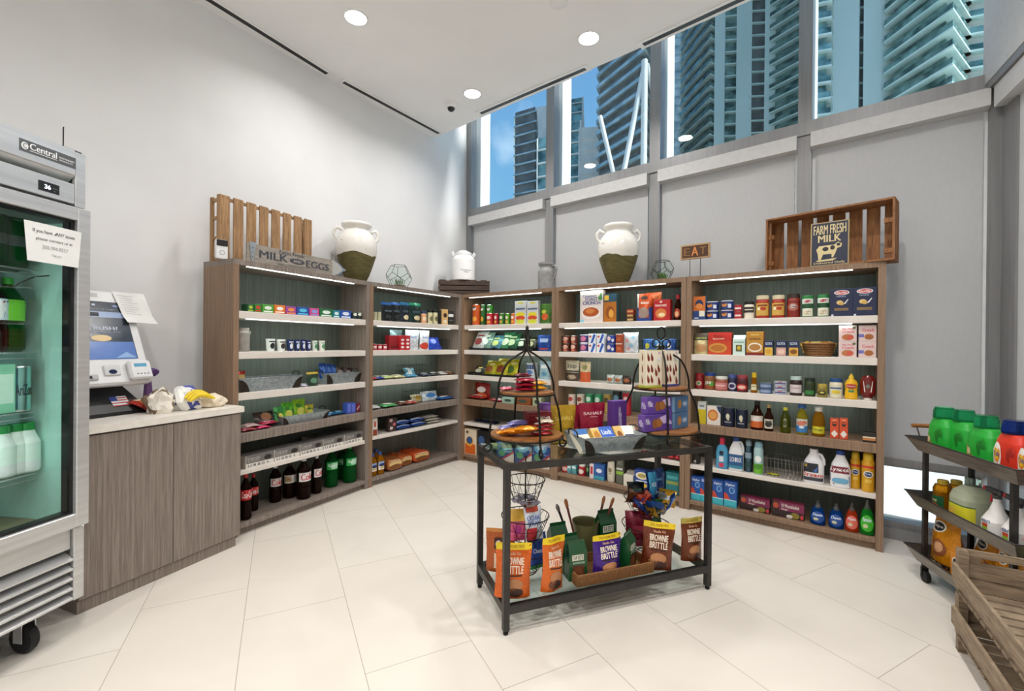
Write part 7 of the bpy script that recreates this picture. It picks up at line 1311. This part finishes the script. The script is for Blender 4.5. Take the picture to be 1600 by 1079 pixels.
g.add([(-w/2, 0, 0), (w/2, 0, 0), (w/2, d, 0), (-w/2, d, 0), (-w/2, 0, h*.78), (w/2, 0, h*.78), (w/2, d, h*.78), (-w/2, d, h*.78), (-w/2, d/2-.002, h*.92), (w/2, d/2-.002, h*.92), (w/2, d/2+.002, h), (-w/2, d/2+.002, h)], [(3, 2, 1, 0), (0, 1, 5, 4), (1, 2, 6, 5), (2, 3, 7, 6), (3, 0, 4, 7), (4, 5, 9, 8), (6, 7, 11, 10), (8, 9, 10, 11), (5, 6, 10, 9), (7, 4, 8, 11)], '#c8dcd4'); g.art([('r', .25, .75, .18, .5, '#5a5a2c'), ('e', .5, .36, .15, .1, '#c8a83c'), ('r', .1, .9, .62, .66, '#5a8a7c')], flat(w, h)); g.obj('broth_carton', None, M, **tagd('pale mint gable-top carton on the second shelf, rightmost unit', 'carton'))
BX(4, 2, 1166, 1193, 518, .05, '#b8842c', [('r', 0, 1, 0, .12, '#7a1c14'), ('t', 'QUINOA', .15, .85, .64, .74, '#6a2a14'), ('e', .5, .34, .42, .2, '#e8e0d0'), ('e', .5, .34, .34, .14, '#b07a3c'), ('r', .25, .75, .84, .9, '#d8b45a')], 'rice_box', 'box', 'gold box with a bowl of grain on the second shelf, rightmost unit', v=.03, side='#8a3a1c')
for i, (a, b) in enumerate(((1194, 1208), (1212, 1229), (1232, 1248))): BX(4, 2, a, b, 532, .05, '#16264c', [('t', 'GOYA', .12, .88, .72, .9, '#c8d0e0'), ('r', .05, .95, .02, .55, ['#d8b04a', '#c89a8a', '#d0a03c'][i]), ('e', .5, .28, .35, .16, ['#c89a2c', '#e0c0b0', '#7a4a14'][i])], 'bean_carton', 'carton', 'navy-topped bean carton, %s' % ['left of three', 'middle of three', 'right of three'][i], 'navy-topped bean cartons', v=.03)
s = Slot(4, 2, .04); u, w, h, M = s.sz(1252, 1303, 535); g = G(); T = Matrix.Translation((0, .10, 0)); 
for j in range(6): z = h*(j+.5)/6; k_ = .82+.18*(j/5); g.tube([(w*.5*k_*math.cos(a), .10+.10*k_*math.sin(a), z) for a in [q*math.pi/14 for q in range(28)]], h/11, 'wicker', 5, True)
g.loft([(0, w*.40, .08), (h*.1, w*.41, .082)], 'wicker', 20, T=T); g.obj('wicker_basket', None, M, **tagd('small wicker basket of wrapped noodle packs on the second shelf', 'basket'))
for i in range(6): u_ = (i-2.5)*w*.13; bag('noodle_pack', M @ Matrix.Translation((u_, .06+.03*(i % 2), h*.35)) @ Matrix.Rotation(-.3, 4, 'X') @ Matrix.Rotation((i-2.5)*.12, 4, 'Y'), .055, h*.8, .02, ['#c89a3c', '#b06a2c', '#d8c070'][i % 3]+'/f', [('e', .5, .6, .3, .2, '#e8d8a0')], tagd('gold and amber noodle pack in the wicker basket, %s' % ['first from the left', 'second', 'third', 'fourth', 'fifth', 'last on the right'][i], 'noodle pack', 'noodle packs'), nx=6, nz=6)
for j, (a, b, y) in enumerate(((1310, 1339, 508), (1344, 1373, 507.5))): stack2(a, b, y, '#d8c0bc', [('t', 'My First', .2, .85, .70, .84, '#c83a54'), ('t', 'Crunch', .2, .85, .52, .68, '#c83a54'), ('e', .5, .26, .34, .2, '#b06a3c'), ('e', .62, .24, .18, .12, '#c8503c'), ('e', .85, .85, .1, .08, '#5a6a4a')] if j == 0 else [('t', 'Crunch', .2, .85, .60, .80, '#c83a54'), ('r', 0, .3, .25, .45, '#6a6ab0'), ('e', .58, .28, .26, .18, '#a0602c')], 'cereal_carton', 'pink and white cereal carton, %s stack' % ['left', 'right'][j], 'pink cereal cartons', k=4, l=2, kind='box')
# third shelf jars
jar_(4, 3, 1083, 1098, 583, '#8e1c20', '#a02024', [('e', .5, .5, .3, .3, '#c8b0a0'), ('e', .5, .5, .15, .18, '#5a8a4a')], 'red-lidded jar at the left of the third shelf, rightmost unit', lb='-', v=.08)
jar_(4, 3, 1098, 1117, 582, '#8a5a34', '#24428c', [('t', 'JIF', .15, .8, .35, .75, '#e4e6e0'), ('e', .7, .45, .2, .3, '#5aa03a'), ('r', 0, 1, 0, .12, '#b83a2c')], 'peanut butter jar with a blue lid and white block letters', lb='-', v=.06)
jar_(4, 3, 1115, 1136, 588, '#9a5a44', '#dfe0d8', [('r', 0, 1, 0, .9, '#c87a78'), ('t', 'butter', .15, .85, .4, .7, '#f0e0dc')], 'pink-labelled jar with a white lid, third shelf', lb='-', v=.03)
jar_(4, 3, 1136, 1151, 585, '#2a2a4c', '#4a5a9c', [('e', .5, .4, .45, .4, '#c8ccd8'), ('e', .5, .4, .25, .25, '#3a2a5c')], 'dark blueberry jam jar with a blue lid', lb='-', v=.06)
jar_(4, 3, 1149, 1168, 586, '#4a1418', '#9a3a44', [('e', .5, .35, .45, .35, '#c83a34'), ('e', .5, .35, .3, .2, '#e0c0b0')], 'dark red jam jar with a red checked lid', lb='-', v=.03)
BT(4, 3, 1172, 1183, 582, [(0, .9), (.04, 1), (.4, .95), (.5, .7), (.6, .85), (.72, .6), (.8, .5)], 'honey', '#d8b41c', [('r', .1, .9, .1, .8, '#d8d4b0'), ('r', .2, .8, .5, .6, '#8a6a2c')], '-', (.1, .5), 'honey_bottle', 'bottle', 'slim honey bottle with a yellow cap', v=.04, capr=.7)
stack2(1185, 1206, 598, '#4a5f88', [('r', .1, .9, .2, .7, '#8a9cb8')], 'tuna_can', 'tuna can, blue-grey', 'blue-grey tuna cans', k=4, l=3); stack2(1208, 1229, 595, '#c4c8d4', [('r', .1, .9, .3, .6, '#4a4a7c'), ('e', .5, .75, .2, .1, '#a83a4a')], 'tuna_can', 'tuna can, white and navy', 'white and navy tuna cans', k=4, l=3, n=3)
jar_(4, 3, 1233, 1253, 588, '#2a1412', '#b8d0c8', [('r', 0, 1, .05, .9, '#d0c4c4'), ('t', 'Smuckers', .15, .85, .5, .62, '#7a3a4c')], 'dark jelly jar with a pale lid and white label', lb='-', v=.04); jar_(4, 3, 1256, 1274, 590, '#2c3a18', '#1f2a20', [('r', .1, .9, .0, .4, '#2f7a3c'), ('r', .2, .8, .5, .9, '#23301c')], 'pickle jar with a green label', lb='-', v=.04)
jar_(4, 3, 1276, 1293, 600, '#8a7a34', '#b09a3c', [('e', .5, .45, .35, .35, '#2a2a1c'), ('e', .5, .5, .2, .15, '#c8b85a')], 'short olive jar with a gold lid', lb='-', v=.03); jar_(4, 3, 1295, 1317, 591, '#dcd6bc', '#1f4a80', [('r', .1, .9, .25, .85, '#d8d8c8'), ('r', .1, .9, .7, .85, '#2a4a84'), ('e', .5, .4, .3, .2, '#d8c03c')], 'mayonnaise jar with a blue lid', lb='-', v=.03)
BT(4, 3, 1319, 1341, 584, [(0, .9), (.04, 1), (.25, .95), (.4, .88), (.6, 1), (.72, .8), (.8, .4), (.84, .36)], '#e2b01c/g', '#e6c02a', [('e', .5, .66, .42, .14, '#b83a2c'), ('t', "French's", .2, .8, .62, .70, '#f0e4d8'), ('r', .3, .7, .3, .42, '#3a7a4a'), ('r', .3, .7, .48, .54, '#8a6a1c')], '-', (.08, .74), 'mustard_bottle', 'bottle', "yellow mustard bottle, third shelf, rightmost unit", v=.03, flat=.65, nozzle='cone', capr=.42)
BT(4, 3, 1344, 1370, 590, [(0, .62), (.10, .66), (.12, .85), (.2, 1), (.75, 1), (.92, .82), (1, .5)], '#6a140f/g', None, [('p', [(.22, .85), (.78, .85), (.7, .1), (.3, .1)], '#d8d4cc'), ('e', .5, .5, .12, .14, '#6a6a60'), ('t', 'HEINZ', .3, .7, .68, .78, '#6a2a24')], '-', (.2, .85), 'ketchup_bottle', 'bottle', 'dark red ketchup bottle standing on its cap, right end of the third shelf', v=.03, flat=.6)
s = Slot(4, 3, .03); u, w, h, M = s.sz(1350, 1364, 600); g = G(); g.loft([(0, w*.5), (.014, w*.5)], '#dcd8d0', 16, T=Matrix.Translation((0, .032, .0)))
kb = [o for o in bpy.data.objects if o.name.startswith('ketchup_bottle')][0]; kb.location.z += .014; g.obj('cap', kb, Matrix.Translation((0, .0, -.014)))
# wood-look shelf, rightmost unit
BX(4, 4, 1090, 1103, 627, .05, '#ccd0cc', [('r', 0, 1, 0, .65, '#c8b41c'), ('r', .2, .8, .75, .85, '#7a8a9a')], 'tea_box', 'box', 'white and yellow carton at the left of the wood-look shelf, rightmost unit', v=.05)
BX(4, 4, 1104, 1126, 634, .05, '#dfd6cc', [('e', .45, .52, .38, .30, '#c8742c'), ('e', .45, .52, .28, .2, '#d89a54'), ('p', [(.7, 1), (1, 1), (1, .6), (.8, .8)], '#2a3a5c')], 'oat_box', 'box', 'white box with a big orange circle on the wood-look shelf', v=.04, side='#23304c')
for i, (a, b, y) in enumerate(((1127, 1147, 637), (1148, 1167, 640))): CN(4, 4, a, b, y, '#141c34', [('e', .5, .55, .14, .14, '#c8c8b8'), ('p', [(.45, .35), (.6, .35), (.55, .7), (.47, .7)], '#d8c890'), ('t', 'MORTON', .25, .75, .22, .28, '#c8ccd8')], 'salt_canister', 'canister', 'navy salt canister, %s' % ['left of two', 'right of two'][i], 'navy salt canisters', v=.03, rim='#141c34', lid='#dcdcdc')
def LQ(a, b, y, prof, body, cap, ops, lb, lz, nm, lab, v=.03, **q): BT(4, 4, a, b, y, prof, body, cap, ops, lb, lz, nm, 'bottle', lab, None, v=v, **q)
LQ(1171, 1192, 627, SYRUP, 'darksyrup', '#141210', [('r', 0, 1, 0, .55, '#c8602c'), ('e', .5, .7, .4, .2, '#d8cfc8')], '#cfc4b8', (.08, .5), 'sauce_bottle', 'tall dark sauce bottle with an orange label'); LQ(1193, 1208, 632, SYRUP, 'darksyrup', '#a8905a', [('e', .5, .5, .35, .35, '#2a2a24'), ('r', .2, .8, .7, .85, '#5a5a4a')], '#cfcabc', (.1, .45), 'sauce_bottle', 'smaller dark bottle with a white label beside the tall one')
LQ(1218, 1235, 637, [(0, .9, 3), (.03, 1, 3), (.55, .95, 3), (.75, .6), (.88, .4), (.92, .38)], '#7a8420/c', '#c8c83c', [('e', .5, .5, .4, .35, '#8a8a6a'), ('e', .5, .5, .2, .2, '#4a4a24')], '-', (.15, .65), 'olive_oil_bottle', 'olive-green oil bottle with a yellow-green cap'); LQ(1243, 1262, 632, OIL, 'oilyellow', '#2a5a9c', [('e', .5, .7, .45, .22, '#c8705a'), ('r', 0, 1, 0, .5, '#3a7ab8'), ('e', .5, .4, .2, .1, '#d8dce0')], '#c8d0c8', (.08, .52), 'cooking_oil_bottle', 'clear yellow cooking oil bottle with a blue cap', capr=.7)
LQ(1268, 1289, 636, [(0, .92), (.03, 1), (.5, 1), (.72, .8), (.84, .5), (.88, .5)], 'vinegar', '#dcdcd4', [('r', 0, 1, 0, 1, '#c8c02c'), ('t', 'Vinegar', .15, .85, .35, .7, '#2a5a2c')], '-', (.1, .34), 'vinegar_bottle', 'amber vinegar bottle with a white cap', capr=.62)
for i, (a, b) in enumerate(((1297, 1310.5), (1311.5, 1325))): BX(4, 4, a, b, 653.5, .045, '#cf4a20', [('e', .5, .72, .28, .12, '#2a1c18'), ('r', .3, .7, .72, .8, '#c8502c'), ('p', [(.5, .42), (.9, .24), (.5, .06), (.1, .24)], '#e4dcd4'), ('r', .25, .75, .88, .94, '#e89a6a')], 'baking_soda_box', 'box', 'orange baking soda box, %s' % ['left of two', 'right of two'][i], 'orange baking soda boxes', v=.03)
BX(4, 4, 1352, 1373, 676, .06, '#1c1814', [('r', 0, 1, .42, .58, '#d8c8a8'), ('r', 0, 1, .2, .40, '#c87a3c')], 'bouillon_box', 'box', 'small black box with a cream and orange band, alone at the right shelf end', v=.02)
# low shelf cleaners
BX(4, 5, 1079, 1090, 708, .05, '#1c1816', [('t', '4', .2, .6, .1, .4, '#d8d0c8')], 'candle_box', 'box', 'small black box at the left end of the cleaner shelf', v=.05)
def CL(a, b, y, prof, body, cap, ops, lb, lz, nm, cat, lab, v=.03, grp=None, **q): return BT(4, 5, a, b, y, prof, body, cap, ops, lb, lz, nm, cat, lab, grp, v=v, **q)
CL(1117, 1137, 684, [(0, .92, 3), (.03, 1, 3), (.5, 1, 3), (.68, .85, 2.5), (.78, .45)], '#4a94b8/g', '#c8284c', [('e', .5, .78, .32, .12, '#1c2430'), ('r', .1, .9, .3, .6, '#d0dce0'), ('r', 0, 1, 0, .22, '#c83a54')], '-', (.06, .64), 'cleaner_bottle', 'bottle', 'blue cleaner bottle with a pink-red cap, behind the table leg', flat=.65, capr=.42)
def jugh(a, b, y, ops, cap, lab, nm='bleach_jug', body='#e2e2e4/g', v=.03):
    o = CL(a, b, y, [(0, .92, 3.2), (.03, 1, 3.2), (.52, 1, 3.2), (.66, .85, 2.8), (.80, .55, 2.2), (.9, .34)], body, cap, ops, '-', (.05, .60), nm, 'jug', lab, v=v, flat=.6, pw=3.2, span=140, capr=.42)
    s = Slot(4, 5, v); u, w, h, M = s.sz(a, b, y); g = G(); w *= s.pf; g.tube([(w*.12, w*.3, h*.88), (w*.34, w*.3, h*.84), (w*.46, w*.3, h*.70), (w*.47, w*.3, h*.55)], w*.075, body, 8); g.obj('handle', o); return o
jugh(1137, 1161, 683, [('r', 0, 1, .1, .8, '#2a5a8c'), ('t', 'CLOROX', .2, .8, .4, .65, '#e0e0e8'), ('r', .0, 1, .05, .2, '#3a8aa0')], '#2a4a8c', 'white bleach jug with a blue label and blue cap')
CL(1162, 1175, 687, SPRAY, '#56707f/m', '#8aa4b0', [('r', .1, .9, .55, .8, '#8aa0ac'), ('e', .5, .25, .4, .14, '#2a4a4c')], '-', (.05, .74), 'air_freshener', 'spray can', 'blue-grey air freshener can behind the green one', v=.06, nozzle='dome'); CL(1176, 1192, 690, SPRAY, '#a8c8c8/g', '#8ab4c0', [('r', 0, 1, 0, .42, '#6ab02c'), ('e', .5, .62, .32, .14, '#e8ece8'), ('e', .5, .3, .4, .12, '#4a8a2c')], '-', (.03, .74), 'air_freshener', 'spray can', 'air freshener can with a green lower half', nozzle='dome')
wbasket(4, 5, 1193, 1252, 718, .03, .18, 'empty silver wire basket on the cleaner shelf', '#a8a49a/m')
FL(4, 5, 1198, 1218, .03, .012, '#c8c41c', [], 'sponge_pack', 'pack', 'flat yellow packet inside the silver wire basket', v=.08)
jugh(1254, 1288, 702, [('r', .05, .62, .50, .98, '#23232c'), ('t', '2X', .1, .34, .78, .92, '#d8b83c'), ('p', [(.12, .55), (.3, .75), (.5, .6), (.6, .82), (.55, .5)], '#3a6ab0'), ('t', 'Drano', .08, .92, .28, .48, '#c83a24'), ('r', .08, .9, .06, .24, '#3a3a44')], '#dcdcdc', 'white drain cleaner jug with red and black label')
o = CL(1296, 1330, 704, [(0, .94, 3.2), (.03, 1, 3.2), (.45, 1, 3.2), (.62, .85, 2.6), (.8, .5, 2.2), (.9, .36)], '#e4e4e6/g', '#23408c', [('r', .05, .85, .62, .94, '#7a2434'), ('t', 'Lysol', .12, .78, .66, .9, '#f0f0f0'), ('p', [(.05, .58), (.85, .5), (.9, .0), (.3, .05), (.05, .25)], '#24486c'), ('e', .5, .25, .3, .14, '#6aa8c8')], '-', (.05, .60), 'cleaner_bottle', 'bottle', 'white toilet cleaner bottle with an angled neck and blue cap', flat=.6, pw=3.2, span=140, capr=.42)
for i, (a, b, y, v) in enumerate(((1328, 1345, 706, .07), (1348, 1370, 708, .03))): CL(a, b, y, SPRAY, '#d09c24/g', '#dcb42c', [('r', 0, 1, .82, .9, '#c83a2c'), ('e', .5, .60, .34, .12, '#e8e0d0'), ('e', .5, .60, .26, .09, '#24406c'), ('t', 'Pledge', .3, .7, .58, .63, '#e8e8f0'), ('r', .3, .7, .3, .42, '#e0b84a')], '-', (.03, .74), 'furniture_polish', 'spray can', 'golden furniture polish can, %s' % ['left one, set back', 'right one, in front with a red band'][i], v=v, grp='furniture polish cans', nozzle='dome')
for i, (a, b, y) in enumerate(((1077, 1093, 744), (1094, 1111, 746), (1113, 1130, 750), (1131, 1151, 752))): BX(4, 6, a, b, y, .07, '#1f4f9c', [('t', 'Ziploc', .1, .85, .80, .92, '#e8f0f8'), ('e', .62, .66, .24, .13, '#7ab0d8'), ('e', .62, .66, .16, .09, '#2a5aa8'), ('p', [(.0, .30), (.0, .55), (.25, .5), (.5, .28)], '#c8442c'), ('r', 0, 1, 0, .26, '#3fb0c0'), ('r', 0, 1, .26, .29, '#c8e4ec')], 'sandwich_bag_box', 'box', 'blue storage-bag box, %s of the row on the bottom board' % ['first', 'second', 'third', 'fourth'][i], 'blue bag boxes', v=.03, side='#2a6ab0')
for i, (a, b, y) in enumerate(((1156, 1203, 778), (1206, 1257, 785.5))): BX(4, 6, a, b, y, .06, '#2c1a1c', [('r', .22, 1, .45, 1, '#7a1f4a'), ('e', .12, .72, .09, .2, '#b0482c'), ('t', '10 Wastebasket', .3, .85, .66, .9, '#d8d0c8'), ('t', 'Bags', .3, .5, .46, .6, '#d8d0c8'), ('e', .72, .22, .14, .2, '#8a7a2c'), ('e', .55, .12, .1, .12, '#d8d4cc'), ('e', .93, .2, .05, .15, '#c83a3c')], 'trash_bag_box', 'box', 'low dark box of trash bags with a magenta panel, %s' % ['left of two', 'right of two'][i], 'trash bag boxes', v=.05, top='#7a2444')
for i, (a, b, y, m, c, o_, n) in enumerate(((1265, 1290, 784, 'bluesoap', '#b8c0c8/c', '#1f4a94', 'blue dish soap bottle, left of two'), (1294, 1319, 788, 'bluesoap', '#b8c0c8/c', '#1f4a94', 'blue dish soap bottle, right of two'), (1320, 1342, 787, 'redsoap', '#c8c0b8/c', '#d8685a', 'orange-red dish soap bottle'), (1345, 1369, 783, 'greensoap', '#c0ccc0/c', '#3fb02c', 'green dish soap bottle'))):
    BT(4, 6, a, b, y, DISH, m, c, [('e', .5, .45, .45, .48, o_), ('t', 'Dawn' if i < 2 else ('Palmolive' if i == 3 else 'Ajax'), .2, .8, .55, .78, '#dce8f0'), ('e', .4, .28, .15, .12, '#c8c8a0')], '-', (.12, .62), 'dish_soap_bottle', 'bottle', n+' on the bottom board', 'dish soap bottles', v=.03, flat=.6, nozzle='push', capr=.42)
